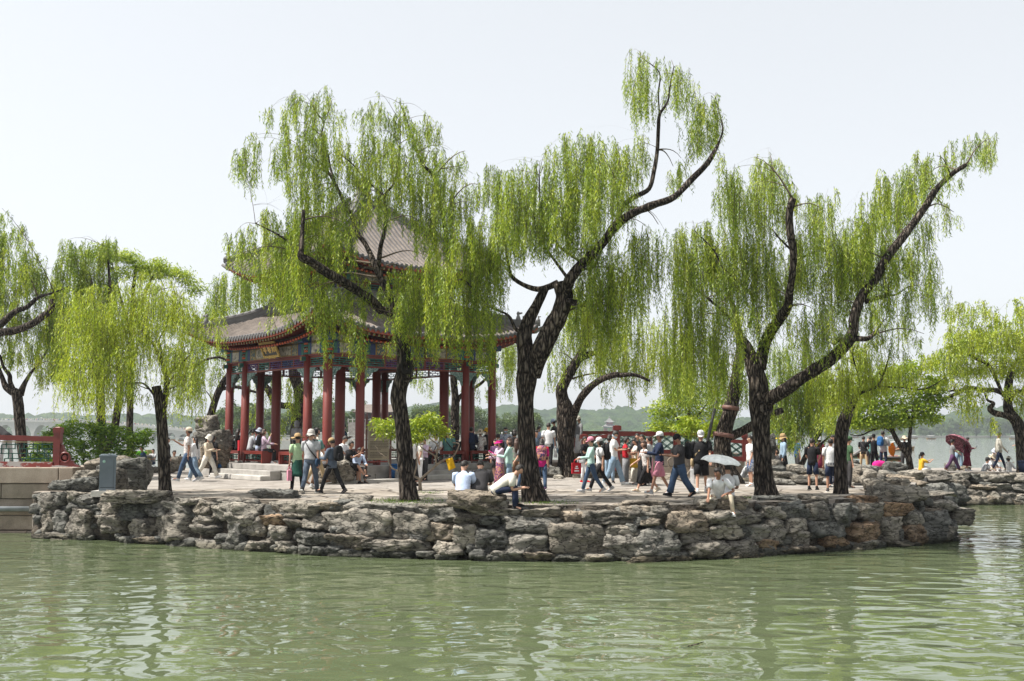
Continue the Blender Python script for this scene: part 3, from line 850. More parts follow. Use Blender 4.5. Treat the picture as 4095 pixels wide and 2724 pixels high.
# ------------------------------------------------------------------ the red pavilion: 12 outer and 4 inner columns, two tiled roofs
PS, PA = 7.56, 1.36                        # side of the outer ring, width of the narrow bays
pav = empty("pavilion", (-6.513, 38.0, PLAZA), R(40.9), "red double roofed square pavilion with painted beams on a stone platform", "pavilion")
pav_M = Matrix.Translation(pav.location) @ Matrix.Rotation(R(40.9), 4, 'Z')
def pw(a, b, z):                            # pavilion coordinates (z absolute) to world
    return pav_M @ Vector((a, b, z - PLAZA))
D0 = DECK - PLAZA
M_COL = pm("red_lacquer", (0.150, 0.020, 0.013), 0.5, 0.12, 1.2, 0.08, 60, spec=0.5)
M_STONE = pm("grey_stone", (0.30, 0.285, 0.265), 0.85, 0.28, 2.2, 0.5, 18)
M_STONE2 = pm("pale_stone", (0.40, 0.38, 0.35), 0.85, 0.2, 2.0, 0.4, 20)
def m_tile():
    m, t, b = _nodes("roof_tile")
    v = _coord(t)
    n = _noise(t, v, 2.5, 6, 0.7)
    n2 = _noise(t, v, 22, 3)
    r = _ramp(t, n.outputs[0], [(0.3, (0.075, 0.061, 0.051)), (0.52, (0.135, 0.110, 0.092)), (0.72, (0.20, 0.165, 0.138))])
    t.links.new(r.outputs[0], b.inputs["Base Color"])
    b.inputs["Roughness"].default_value = 0.75
    _bump(t, b, n2.outputs[0], 0.4, 0.02)
    return m
M_TILE = m_tile()
M_TILE_D = pm("dark_tile_end", (0.115, 0.112, 0.115), 0.8, 0.3, 12, 0.6, 40)
M_RIDGE = pm("ridge_brick", (0.155, 0.150, 0.148), 0.8, 0.25, 3.0, 0.4, 25)
M_FASCIA = pm("red_ochre_board", (0.30, 0.075, 0.045), 0.7, 0.15, 3.0)
M_GOLD = pm("gilt", (0.26, 0.17, 0.045), 0.45, 0.25, 20, metal=0.3)
M_TEAL = pm("teal_paint", (0.035, 0.13, 0.11), 0.6, 0.25, 8)
M_BLUE = pm("ultramarine_paint", (0.03, 0.055, 0.16), 0.6, 0.25, 8)
M_VIOLET = pm("violet_paint", (0.085, 0.035, 0.14), 0.6, 0.25, 8)
M_ORANGE = pm("vermilion_paint", (0.42, 0.085, 0.03), 0.6, 0.2, 8)
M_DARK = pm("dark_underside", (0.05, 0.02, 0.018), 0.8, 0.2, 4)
def m_scroll(name, c0, c1, c2, scale):
    m, t, b = _nodes(name)
    v = _coord(t)
    n = _noise(t, v, scale, 4, 0.6, 1.2)
    r = _ramp(t, n.outputs[0], [(0.40, c0), (0.5, c1), (0.58, c2)])
    r.color_ramp.interpolation = 'EASE'
    t.links.new(r.outputs[0], b.inputs["Base Color"])
    b.inputs["Roughness"].default_value = 0.7
    return m
M_PICT = m_scroll("landscape_panel", (0.13, 0.15, 0.14), (0.34, 0.32, 0.26), (0.46, 0.43, 0.36), 5.0)
M_BROC = m_scroll("gilt_brocade", (0.03, 0.05, 0.16), (0.05, 0.13, 0.11), (0.50, 0.36, 0.12), 22.0)
M_FLORAL = m_scroll("floral_panel", (0.02, 0.10, 0.075), (0.03, 0.11, 0.08), (0.48, 0.36, 0.14), 9.0)
M_CARVE = m_scroll("carved_bracket", (0.03, 0.09, 0.085), (0.10, 0.20, 0.19), (0.30, 0.36, 0.33), 24.0)
PAINT = [M_COL, M_TEAL, M_BLUE, M_ORANGE, M_GOLD, M_PICT, M_BROC, M_FLORAL, M_VIOLET, M_DARK]
ring = [0, PA, PS - PA, PS]
# platform and steps
mb = MB()
e = 1.0
m0 = PS / 2
for k, (w_, zt, zb) in enumerate(((PS + 2 * e, D0, D0 - .17), (PS + 2 * e - .07, D0 - .17, D0 - .35), (PS + 2 * e - .05, D0 - .35, -0.1))):
    mb.box((m0, m0, (zt + zb) / 2), (w_, w_, zt - zb), m=0)
plat = mb.build("platform", m_ashlar() if False else M_STONE, pav)
mb = MB()
for r, z in enumerate((D0 - .35, D0 - .17)):
    for sgn in range(4):
        T = Matrix.Translation((m0, m0, 0)) @ Matrix.Rotation(sgn * math.pi / 2, 4, 'Z')
        for k in range(10):
            x = -PS / 2 - e + .5 + k * .95 + (.4 if r else 0)
            if x < PS / 2 + e - .1:
                mb.box(None, (.014, .012, .17), m=0, M=T @ Matrix.Translation((x, -PS / 2 - e + .028, z + (.085 if r else -.02))))
mb.build("platform_joint", pm("dark_joint", (0.09, 0.075, 0.06), 0.9), pav)
for (a, b_, dx, dy) in ((-e - .2, 3.45, .42, 4.0), (-e - .58, 3.45, .42, 4.0), (3.3, -e - .2, 2.6, .42), (3.3, -e - .58, 2.6, .42)):
    far_ = a < -e - .3 or b_ < -e - .3
    mb = MB(); mb.box((a, b_, (.17 if far_ else .34) / 2), (dx, dy, .17 if far_ else .34))
    o = mb.build("step", M_STONE2 if far_ else M_STONE, pav)
    bv = o.modifiers.new("edge", 'BEVEL'); bv.width = .02; bv.segments = 2
mb = MB(); mb.box((.6, -e - 1.0, .05), (2.9, .5, .1)); mb.build("kerb_slab", M_STONE2, pav)
# columns
inner = [(a, b_) for a in (PA, PS - PA) for b_ in (PA, PS - PA)]
outer = [(a, b_) for a in ring for b_ in ring if a in (0, PS) or b_ in (0, PS)]
cz, iz = 4.95, 7.95                          # column tops (above the plaza)
for (a, b_) in outer + inner:
    top = cz if (a, b_) in outer else iz
    r_ = .165 if (a, b_) in outer else .19
    mb = MB(); mb.lathe([(r_ * 1.03, D0 + .06), (r_, D0 + .5), (r_ * .96, top)], (a, b_, 0), 20); c = mb.build("column", M_COL, pav)
    mb = MB(); mb.lathe([(r_ * 1.55, D0 - .01), (r_ * 1.5, D0 + .05), (r_ * 1.15, D0 + .075)], (a, b_, 0), 20); mb.build("base_stone", M_STONE, c)
# one side of the outer ring lies along local x at y = 0; turned four times
def side_M(k):
    return Matrix.Translation((m0, m0, 0)) @ Matrix.Rotation(k * math.pi / 2, 4, 'Z') @ Matrix.Translation((-m0, -m0, 0))
def painted_beam(x0, x1, z0, z1, dep, mb, y=0.0, seed=0):
    L = x1 - x0
    rg_ = random.Random(seed)
    if L > 2:
        segs = [(.04, 1), (.05, 2), (.015, 4), (.08, 6), (.015, 4), (.10, 5), (.10, 5 if seed % 2 == 0 else 7), (.03, 9), (.04, 2), (.02, 8)]
        tot = sum(s for s, _ in segs)
        segs = segs + [(1 - 2 * tot, 5 if seed % 2 == 0 else 7)] + segs[::-1]
    else:
        segs = [(.14, 1), (.10, 2), (.52, 5), (.10, 2), (.14, 1)]
    x = x0
    for f, mi in segs:
        d = f * L
        if d > .005:
            lift = .004 if mi in (5, 7) else .0
            mb.box((x + d / 2, y, (z0 + z1) / 2), (d - .004, dep + 2 * lift, z1 - z0), m=mi)
            if mi in (5, 7) and d > .3:
                for zz_ in (z0 + .02, z1 - .02):
                    mb.box((x + d / 2, y, zz_), (d - .01, dep + .016, .03), m=4)
        x += d
def lattice_h(mb, x0, x1, z0, z1, y, sd):
    """hanging lattice: framed panels of brick-like bars in violet, green and brown"""
    mb.bar((x0, y, z1 - .03), (x1, y, z1 - .03), .07, .06, 0); mb.bar((x0, y, z0 + .03), (x1, y, z0 + .03), .07, .06, 0)
    n = max(1, round((x1 - x0) / .95))
    d = (x1 - x0) / n
    for k in range(n):
        a, b_ = x0 + k * d, x0 + (k + 1) * d
        mi = (8, 1, 8, 2)[(k + sd) % 4] if n > 1 else 1
        mb.bar((a + .02, y, z0), (a + .02, y, z1), .05, .04, 0, up=(0, 1, 0)); mb.bar((b_ - .02, y, z0), (b_ - .02, y, z1), .05, .04, 0, up=(0, 1, 0))
        zs = [z0 + (z1 - z0) * f for f in (.22, .42, .60, .80)]
        for z in zs: mb.bar((a, y, z), (b_, y, z), .04, .026, mi)
        for j in range(5):
            zs2 = [z0] + zs + [z1]
            for f in ((.3, .7) if j % 2 else (.15, .5, .85)):
                mb.bar((a + f * d, y, zs2[j]), (a + f * d, y, zs2[j + 1]), .03, .026, mi, up=(0, 1, 0))
for k in range(4):
    T = side_M(k)
    for j, (x0, x1) in enumerate(zip(ring, ring[1:])):
        xa, xb = x0 + .15, x1 - .15
        zb0, zb1 = 4.52, 4.93
        mb = MB(); painted_beam(xa, xb, zb0, zb1, .24, mb, 0, j + k); o = mb.build("painted_beam", PAINT, pav); o.matrix_local = T
        mb = MB(); painted_beam(xa - .1, xb + .1, zb1 + .03, 5.22, .18, mb, 0, j + k + 1); o = mb.build("eave_purlin_board", PAINT, pav); o.matrix_local = T
        mb = MB(); mb.bar((xa, 0, 4.49), (xb, 0, 4.49), .2, .05, 0); lattice_h(mb, xa, xb, 4.04, 4.45, 0, j + k); o = mb.build("hanging_lattice", PAINT, pav); o.matrix_local = T
        for sgn, xc in ((1, xa), (-1, xb)):
            w_ = .62 if j == 1 else .38
            mb = MB(); mb.plate([(xc, 4.04), (xc + sgn * w_, 4.04), (xc + sgn * w_ * .9, 3.94), (xc + sgn * w_ * .55, 3.88), (xc + sgn * w_ * .42, 3.76), (xc + sgn * w_ * .2, 3.70), (xc + sgn * .05, 3.52), (xc, 3.52)][::sgn], .06, Matrix.Identity(4), 0)
            mb.bar((xc + sgn * .0, 0, 3.42), (xc + sgn * .0, 0, 4.04), .07, .05, 1, up=(0, 1, 0))
            o = mb.build("corner_bracket", [M_CARVE, M_COL], pav); o.matrix_local = T
    # column heads with bands of paint and a beam end
    for x in ring[:3] if True else []:
        mb = MB()
        for z, mi, r_ in ((4.52, 1, .172), (4.60, 3, .171), (4.68, 6, .172), (4.80, 1, .171), (4.88, 3, .172)):
            mb.lathe([(r_, z), (r_, z + .07)], (x, 0, 0), 16, mi)
        mb.box((x + .0, -.16, 4.36), (.13, .30, .15), m=1); mb.box((x, -.316, 4.36), (.10, .01, .12), m=4)
        mb.box((x, -.14, 5.08), (.34, .42, .26), m=2); mb.box((x, -.355, 5.08), (.26, .01, .2), m=1)
        o = mb.build("column_head", PAINT, pav); o.matrix_local = T

def tiled_roof(prefix, hw0, hw1, zm, up, zt, sag, pitch=0.215, fascia=True, side0=None):
    """four slopes about the pavilion centre: eave half width hw0, top half width hw1; eave height zm in the middle, turned up at the corners"""
    run = hw0 - hw1
    def surf(x, t):
        hw = hw0 + (hw1 - hw0) * t
        f = min(1.0, abs(x) / max(hw, .01))
        z = zm + (zt - zm) * ((1 - sag) * t + sag * t * t) + up * (f ** 3.0) * (1 - t) ** 1.6
        y = -(hw + .10 * (f ** 4) * (1 - t))
        return Vector((x, y, z))
    for k in range(4):
        T = Matrix.Translation((m0, m0, 0)) @ Matrix.Rotation(k * math.pi / 2, 4, 'Z')
        mb = MB()
        # bed of flat tiles
        nx, nt_ = 40, 8
        V = [];
        for it in range(nt_ + 1):
            t = it / nt_
            hw = hw0 + (hw1 - hw0) * t
            for ix in range(nx + 1): V.append(surf(-hw + 2 * hw * ix / nx, t))
        F = [(i * (nx + 1) + j, i * (nx + 1) + j + 1, (i + 1) * (nx + 1) + j + 1, (i + 1) * (nx + 1) + j) for i in range(nt_) for j in range(nx)]
        mb.add(V, F, 1)
        # half round cover tiles down the slope, each with its round end
        n = int(2 * hw0 / pitch)
        for j in range(n):
            x = -hw0 + (j + .5) * 2 * hw0 / n
            te = min(1.0, (hw0 - abs(x)) / run) if run > 0 else 1.0
            if te < .03: continue
            m_ = max(2, int(te * run / .28))
            pts = [surf(x, te * i / m_) for i in range(m_ + 1)]
            V, F = [], []
            r_ = pitch * .31
            for i, p_ in enumerate(pts):
                for q in range(6):
                    a = math.pi * q / 5
                    s_ = 1.0 if i % 2 == 0 else .93
                    V.append(p_ + Vector((math.cos(a) * r_ * s_, 0, math.sin(a) * r_ * 1.05 * s_)))
                if i:
                    F += [((i - 1) * 6 + q, (i - 1) * 6 + q + 1, i * 6 + q + 1, i * 6 + q) for q in range(5)]
            mb.add(V, F, 0, True)
            e0 = pts[0]
            mb.lathe([(r_ * 1.12, -.01), (r_ * 1.12, .03), (r_ * .8, .045)], (0, 0, 0), 10, 1, M=Matrix.Translation(e0 + Vector((0, .01, r_ * .3))) @ Matrix.Rotation(R(90), 4, 'X'))
            xm = x + hw0 / n                  # the pointed drip tile between two rounds
            if abs(xm) < hw0 - .05:
                d0 = surf(xm, 0)
                mb.plate([(-pitch * .36, .03), (-pitch * .22, -.07), (0, -.12), (pitch * .22, -.07), (pitch * .36, .03)], .025, Matrix.Translation(d0 + Vector((0, -.005, -.01))), 1)
        o = mb.build(prefix + "_slope", [M_TILE, M_TILE_D], pav); o.matrix_local = T
        # eave board and two rows of rafters
        mb = MB()
        N = 36
        for j in range(N):
            xa, xb = -hw0 + 2 * hw0 * j / N, -hw0 + 2 * hw0 * (j + 1) / N
            mb.bar(surf(xa, 0) + Vector((0, .05, -.10)), surf(xb, 0) + Vector((0, .05, -.10)), .04, .11, 0)
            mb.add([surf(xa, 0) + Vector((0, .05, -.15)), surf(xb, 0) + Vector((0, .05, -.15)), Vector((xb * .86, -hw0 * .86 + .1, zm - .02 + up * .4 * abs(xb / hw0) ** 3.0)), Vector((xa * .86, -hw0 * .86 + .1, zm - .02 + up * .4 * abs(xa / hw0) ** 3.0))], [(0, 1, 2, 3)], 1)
        o = mb.build(prefix + "_eave_board", [M_FASCIA, M_DARK], pav); o.matrix_local = T
        mb = MB()
        n2 = int(2 * hw0 / .21)
        for j in range(n2):
            x = -hw0 + (j + .5) * 2 * hw0 / n2
            p_ = surf(x, 0) + Vector((0, .10, -.21))
            inn = Vector((x * .90, p_.y + .75, p_.z + .12))
            mb.bar(p_, inn, .085, .095, 0)
            dr = (inn - p_).normalized()
            mb.bar(p_ - dr * .008, p_ - dr * .002, .075, .085, 2); mb.bar(p_ - dr * .012, p_ - dr * .007, .04, .045, 3)
            p2 = surf(x * .93, 0) + Vector((0, .52, -.36)); in2 = Vector((x * .84, p2.y + .7, p2.z + .22))
            mb.tube([p2, in2], .052, 8, 0); d2 = (in2 - p2).normalized()
            mb.tube([p2 - d2 * .01, p2 - d2 * .002], .046, 8, 4)
        o = mb.build(prefix + "_rafter", [M_COL, M_DARK, M_GOLD, M_TEAL, M_ORANGE], pav); o.matrix_local = T
        # hip ridge along the corner to the right of this slope, with beasts at its end
        mb = MB()
        prev = None
        for i in range(13):
            t = i / 12
            hw = hw0 + (hw1 - hw0) * t
            p_ = surf(hw, t); p_.x = -p_.y
            if prev is not None:
                hgt = .30 if i > 4 else .16
                mb.bar(prev + Vector((0, 0, hgt * .5)), p_ + Vector((0, 0, hgt * .5)), .17, hgt, 0)
                mb.bar(prev + Vector((0, 0, hgt)), p_ + Vector((0, 0, hgt)), .25, .05, 0)
                mb.bar(prev + Vector((0, 0, hgt * .45)), p_ + Vector((0, 0, hgt * .45)), .21, .04, 0)
                mb.tube([prev + Vector((0, 0, hgt + .05)), p_ + Vector((0, 0, hgt + .05))], .065, 8, 0)
            prev = p_
        o = mb.build(prefix + "_hip_ridge", M_RIDGE, pav); o.matrix_local = T
        mb = MB()
        for i in range(5):
            t = .02 + i * .055
            hw = hw0 + (hw1 - hw0) * t
            p_ = surf(hw, t); p_.x = -p_.y
            s_ = .85 if i < 4 else 1.5
            p_.z += .2
            mb.lathe([(.05 * s_, 0), (.07 * s_, .05 * s_), (.05 * s_, .12 * s_), (.03 * s_, .16 * s_), (.05 * s_, .20 * s_), (.02 * s_, .26 * s_)], p_, 7, 0)
            mb.tube([p_ + Vector((0, 0, .2 * s_)), p_ + Vector((.08 * s_, -.08 * s_, .22 * s_))], [.035 * s_, .02 * s_], 6, 0)
        p_ = surf(hw0, 0); p_.x = -p_.y
        mb.tube([p_ + Vector((-.9, .9, -.28)), p_ + Vector((-.12, .12, -.2)), p_ + Vector((.06, -.06, -.05))], [.11, .10, .06], 8, 0)
        o = mb.build(prefix + "_ridge_beast", M_RIDGE, pav); o.matrix_local = T
    return surf
ZE = 6.46 - PLAZA
tiled_roof("lower_roof", PS / 2 + 1.27, PS / 2 - PA + .12, ZE, .68, 7.78 - PLAZA, .28)
ZU = 9.12 - PLAZA
tiled_roof("upper_roof", PS / 2 - PA + 1.52, .34, ZU, .70, 12.15 - PLAZA, .34)
# ridge course where the lower roof meets the upper storey, and the upper storey itself
hi = PS / 2 - PA
for k in range(4):
    T = Matrix.Translation((m0, m0, 0)) @ Matrix.Rotation(k * math.pi / 2, 4, 'Z')
    mb = MB(); z = 7.78 - PLAZA
    mb.box((0, -hi - .16, z + .15), (2 * hi + .5, .2, .42)); mb.box((0, -hi - .16, z + .38), (2 * hi + .6, .28, .06)); mb.box((0, -hi - .16, z + .08), (2 * hi + .56, .26, .05))
    mb.tube([(-hi - .3, -hi - .16, z + .45), (hi + .3, -hi - .16, z + .45)], .075, 8)
    o = mb.build("ridge_course", M_RIDGE, pav); o.matrix_local = T
    mb = MB(); painted_beam(-hi + .1, hi - .1, 8.62 - PLAZA, 8.95 - PLAZA, .24, mb, -hi, k); painted_beam(-hi - .1, hi + .1, 8.97 - PLAZA, 9.22 - PLAZA, .2, mb, -hi, k + 1)
    o = mb.build("painted_beam", PAINT, pav); o.matrix_local = T
    mb = MB(); lattice_h(mb, -hi + .1, hi - .1, 8.18 - PLAZA, 8.60 - PLAZA, -hi, k)
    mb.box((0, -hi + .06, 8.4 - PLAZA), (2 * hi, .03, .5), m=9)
    o = mb.build("hanging_lattice", PAINT, pav); o.matrix_local = T
    mb = MB(); painted_beam(-hi + .12, hi - .12, 4.75, 5.1, .22, mb, -hi, k + 1); lattice_h(mb, -hi + .15, hi - .15, 4.30, 4.72, -hi, k + 1)
    o = mb.build("inner_beam", PAINT, pav); o.matrix_local = T
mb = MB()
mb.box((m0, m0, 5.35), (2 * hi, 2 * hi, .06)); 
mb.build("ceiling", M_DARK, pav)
# finial
mb = MB(); z = 12.1 - PLAZA
mb.box((m0, m0, z + .06), (.95, .95, .16)); mb.box((m0, m0, z + .18), (.80, .80, .1))
mb.lathe([(.38, .22), (.40, .28), (.30, .32), (.29, .40), (.36, .44), (.34, .50), (.27, .54), (.26, .80), (.30, .86), (.38, .92), (.36, 1.0), (.40, 1.06), (.34, 1.14), (.12, 1.18)], (m0, m0, z), 18)
mb.build("finial", pm("carved_grey_brick", (0.13, 0.125, 0.12), 0.85, 0.4, 14, 0.9, 30), pav)
# benches between the columns, with gaps at the two stairs
def bench(k, x0, x1, end0=False, end1=False):
    T = side_M(k)
    z = D0
    mb = MB(); mb.bar((x0, 0, z + .44), (x1, 0, z + .44), .36, .06); mb.bar((x0, -.16, z + .39), (x1, -.16, z + .39), .04, .07)
    b_ = mb.build("bench", M_COL, pav); b_.matrix_local = T
    mb = MB()
    L = x1 - x0
    for zz_ in (.10, .2, .3): mb.bar((x0 + .04, 0, z + zz_), (x1 - .04, 0, z + zz_), .03, .022, 1)
    n = max(2, int(L / .22))
    for j in range(n + 1):
        x = x0 + .05 + (L - .1) * j / n
        for q in range(3):
            if (j + q) % 2: mb.bar((x, 0, z + .1 * q + .05), (x, 0, z + .1 * q + .2), .024, .024, 1, up=(0, 1, 0))
    mb.bar((x0, 0, z + .09), (x1, 0, z + .09), .05, .05, 0)
    for x in (x0 + .04, x1 - .04): mb.bar((x, -.12, z), (x, -.12, z + .4), .06, .06, 0, up=(0, 1, 0))
    o = mb.build("bench_lattice", [M_COL, M_TEAL], b_)
    for fl, x in ((end0, x0), (end1, x1)):
        if fl:
            mb = MB(); mb.box((x, 0, z + .235), (.07, .40, .47)); mb.build("bench_end", M_COL, b_)
for k in range(4):
    bench(k, .17, PA - .17); bench(k, PS - PA + .17, PS - .17)
    if k in (0, 3):                          # the two stair sides seen from the water: k=0 right, k=3 left
        g0, g1 = (2.1, 4.5) if k == 0 else (3.16, 4.52)
        bench(k, PA + .17, g0, end1=True); bench(k, g1, PS - PA - .17, end0=True)
    else:
        bench(k, PA + .17, PS - PA - .17)
# the name board over the left stair, tilted forward: side k=3 has local x running from the far corner to the near one
def glyphs(rows, mb, ox, oz, s, th, M, m=0):
    """strokes of a character in a unit square, each ((x0, z0), (x1, z1), width)"""
    for (x0, z0), (x1, z1), w_ in rows:
        a, b_ = Vector((ox + x0 * s, 0, oz + z0 * s)), Vector((ox + x1 * s, 0, oz + z1 * s))
        d = (b_ - a); L = d.length
        ang = math.atan2(d.z, d.x)
        mb.box(None, (L + w_ * s * .5, th, w_ * s), m=m, M=M @ Matrix.Translation((a + b_) / 2) @ Matrix.Rotation(-ang, 4, 'Y'))
W1 = .085
ZHI = [((.22, .95), (.08, .72), W1), ((.12, .78), (.46, .78), W1), ((.02, .54), (.54, .54), W1), ((.28, .78), (.28, .54), W1), ((.28, .54), (.02, .08), W1), ((.30, .40), (.52, .10), W1), ((.62, .74), (.62, .16), W1), ((.94, .74), (.94, .16), W1), ((.62, .74), (.94, .74), W1), ((.62, .20), (.94, .20), W1)]
CHUN = [((.12, .88), (.88, .88), W1), ((.18, .74), (.82, .74), W1), ((.04, .60), (.96, .60), W1), ((.48, .98), (.40, .60), W1), ((.40, .60), (.04, .30), W1), ((.58, .60), (.96, .30), W1), ((.30, .42), (.30, .02), W1), ((.70, .42), (.70, .02), W1), ((.30, .42), (.70, .42), W1), ((.30, .23), (.70, .23), W1), ((.30, .04), (.70, .04), W1)]
TING = [((.50, 1.0), (.50, .90), W1), ((.06, .86), (.94, .86), W1), ((.26, .76), (.26, .58), W1), ((.74, .76), (.74, .58), W1), ((.26, .76), (.74, .76), W1), ((.26, .58), (.74, .58), W1), ((.08, .46), (.92, .46), W1), ((.08, .46), (.06, .34), W1), ((.92, .46), (.94, .34), W1), ((.22, .30), (.78, .30), W1), ((.50, .30), (.50, .02), W1), ((.50, .02), (.38, .08), W1)]
T = side_M(3) @ Matrix.Translation((PS - 3.30, -.52, 6.0 - PLAZA)) @ Matrix.Rotation(R(24), 4, 'X')
mb = MB(); mb.box(None, (1.16, .05, .56), m=0, M=Matrix.Identity(4))
for a, b_, c, d in ((0, .27, 1.2, .085), (0, -.27, 1.2, .085)): mb.box((a, -.03, b_), (c, .06, d), m=1)
for a in (-.56, .56): mb.box((a, -.031, 0), (.09, .06, .46), m=1)
mb.plate([(-.3, -.3), (-.2, -.36), (0, -.33), (.2, -.36), (.3, -.3)], .05, Matrix.Translation((0, -.03, 0)), 1)
o = mb.build("name_board", [pm("black_lacquer", (0.02, 0.018, 0.016), 0.4, .1), m_scroll("gilt_frame", (0.10, 0.06, 0.02), (0.40, 0.27, 0.06), (0.60, 0.43, 0.14), 40.0)], pav); o.matrix_local = T
mb = MB()
for k, gl in enumerate((TING, CHUN, ZHI)): glyphs(gl, mb, -.455 + k * .32, -.13, .27, .02, Matrix.Translation((0, -.035, 0)))
mb.build("name_lettering", pm("gold_leaf", (0.72, 0.50, 0.16), 0.4, .1, metal=.2), o)
# ------------------------------------------------------------------ trees
def m_bark():
    m, t, b = _nodes("willow_bark")
    v = _coord(t)
    mp = _n(t, "ShaderNodeMapping"); mp.inputs["Scale"].default_value = (1, 1, 0.20)
    t.links.new(v, mp.inputs[0])
    w_ = _noise(t, mp.outputs[0], 6.0, 3)
    dv = t.nodes.new("ShaderNodeVectorMath"); dv.operation = 'MULTIPLY_ADD'
    t.links.new(w_.outputs["Color"], dv.inputs[0]); dv.inputs[1].default_value = (.22, .22, .12); t.links.new(mp.outputs[0], dv.inputs[2])
    vo = _n(t, "ShaderNodeTexVoronoi", feature='DISTANCE_TO_EDGE', i_Scale=13.0)
    t.links.new(dv.outputs[0], vo.inputs["Vector"])
    n = _noise(t, v, 20.0, 5, 0.7)
    big = _noise(t, v, 1.3, 3)
    crack = _ramp(t, vo.outputs[0], [(0.03, (0.010, 0.008, 0.007)), (0.14, (0.060, 0.050, 0.042)), (0.34, (0.18, 0.158, 0.137))])
    g = _ramp(t, n.outputs[0], [(0.3, (0.55, 0.52, 0.50)), (0.7, (1.25, 1.2, 1.15))])
    c = _mix(t, 0.9, crack.outputs[0], g.outputs[0], 'MULTIPLY')
    bgc = _ramp(t, big.outputs[0], [(0.3, (0.7, 0.7, 0.7)), (0.7, (1.15, 1.12, 1.08))])
    c = _mix(t, 1.0, c, bgc.outputs[0], 'MULTIPLY')
    t.links.new(c, b.inputs["Base Color"])
    b.inputs["Roughness"].default_value = 0.9
    b.inputs["Specular IOR Level"].default_value = 0.15
    _bump(t, b, vo.outputs[0], 1.0, 0.12)
    return m
def m_leaf(name, c0, c1, c2, trans=0.45):
    m = bpy.data.materials.new(name); m.use_nodes = True
    t = m.node_tree; t.nodes.clear()
    out = t.nodes.new("ShaderNodeOutputMaterial")
    at = _n(t, "ShaderNodeAttribute", attribute_name="tint")
    g = t.nodes.new("ShaderNodeNewGeometry")
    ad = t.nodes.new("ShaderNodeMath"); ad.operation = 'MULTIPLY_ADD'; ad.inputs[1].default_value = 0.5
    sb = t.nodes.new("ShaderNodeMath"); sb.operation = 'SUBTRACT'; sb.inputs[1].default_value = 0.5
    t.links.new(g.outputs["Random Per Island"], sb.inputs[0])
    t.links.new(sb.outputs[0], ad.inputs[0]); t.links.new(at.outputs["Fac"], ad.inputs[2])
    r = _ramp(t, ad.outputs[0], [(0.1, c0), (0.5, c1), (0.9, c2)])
    d = _n(t, "ShaderNodeBsdfDiffuse"); tr = _n(t, "ShaderNodeBsdfTranslucent"); gl = _n(t, "ShaderNodeBsdfGlossy", i_Roughness=0.45)
    t.links.new(r.outputs[0], d.inputs[0])
    yl = _mix(t, 1.0, r.outputs[0], (1.06, 1.02, 0.55), 'MULTIPLY')
    t.links.new(yl, tr.inputs[0])
    gl.inputs[0].default_value = (1, 1, 1, 1)
    m1 = _n(t, "ShaderNodeMixShader", i_Fac=trans); t.links.new(d.outputs[0], m1.inputs[1]); t.links.new(tr.outputs[0], m1.inputs[2])
    m2 = _n(t, "ShaderNodeMixShader", i_Fac=0.025); t.links.new(m1.outputs[0], m2.inputs[1]); t.links.new(gl.outputs[0], m2.inputs[2])
    t.links.new(m2.outputs[0], out.inputs[0])
    return m
M_BARK = m_bark()
M_PALE = pm("pale_bark", (0.21, 0.17, 0.13), 0.85, 0.35, 10.0, 0.6, 40)
M_TWIG = pm("young_bark", (0.10, 0.075, 0.05), 0.85, 0.3, 8.0, 0.5, 30)
LEAF = {
    "willow": m_leaf("willow_leaf", (0.078, 0.145, 0.013), (0.255, 0.36, 0.034), (0.49, 0.56, 0.062)),
    "young": m_leaf("young_willow_leaf", (0.125, 0.205, 0.014), (0.29, 0.385, 0.034), (0.50, 0.57, 0.065), .5),
    "deep": m_leaf("deep_willow_leaf", (0.065, 0.13, 0.012), (0.185, 0.28, 0.026), (0.36, 0.43, 0.04)),  # deeper green leaf of the willows standing farther back
    "broad": m_leaf("broad_leaf", (0.036, 0.098, 0.008), (0.105, 0.205, 0.015), (0.24, 0.34, 0.028), .35),
    "maple": m_leaf("maple_leaf", (0.07, 0.15, 0.014), (0.19, 0.30, 0.03), (0.35, 0.44, 0.05), .5),
    "bright": m_leaf("bright_leaf", (0.09, 0.17, 0.010), (0.25, 0.35, 0.022), (0.44, 0.50, 0.04), .4),
    "far": m_leaf("distant_leaf", (0.035, 0.07, 0.018), (0.075, 0.125, 0.028), (0.13, 0.18, 0.045), .25),
}
def rot_rand(rg, n):
    a = rg.uniform(0, 2 * np.pi, n); z = rg.uniform(-1, 1, n); r = np.sqrt(1 - z * z)
    return np.stack([r * np.cos(a), r * np.sin(a), z], 1)
def leaf_quads(p, d, ln, wd, rg):
    """diamond leaves: base p, unit direction d"""
    n = len(p)
    s = np.cross(d, rot_rand(rg, n)); s /= np.maximum(np.linalg.norm(s, axis=1, keepdims=True), 1e-6)
    ln = np.asarray(ln).reshape(-1, 1) * np.ones((n, 1)); wd = np.asarray(wd).reshape(-1, 1) * np.ones((n, 1))
    V = np.empty((n, 4, 3))
    V[:, 0] = p; V[:, 1] = p + d * ln * .42 + s * wd * .5; V[:, 2] = p + d * ln; V[:, 3] = p + d * ln * .42 - s * wd * .5
    return V.reshape(-1, 3)
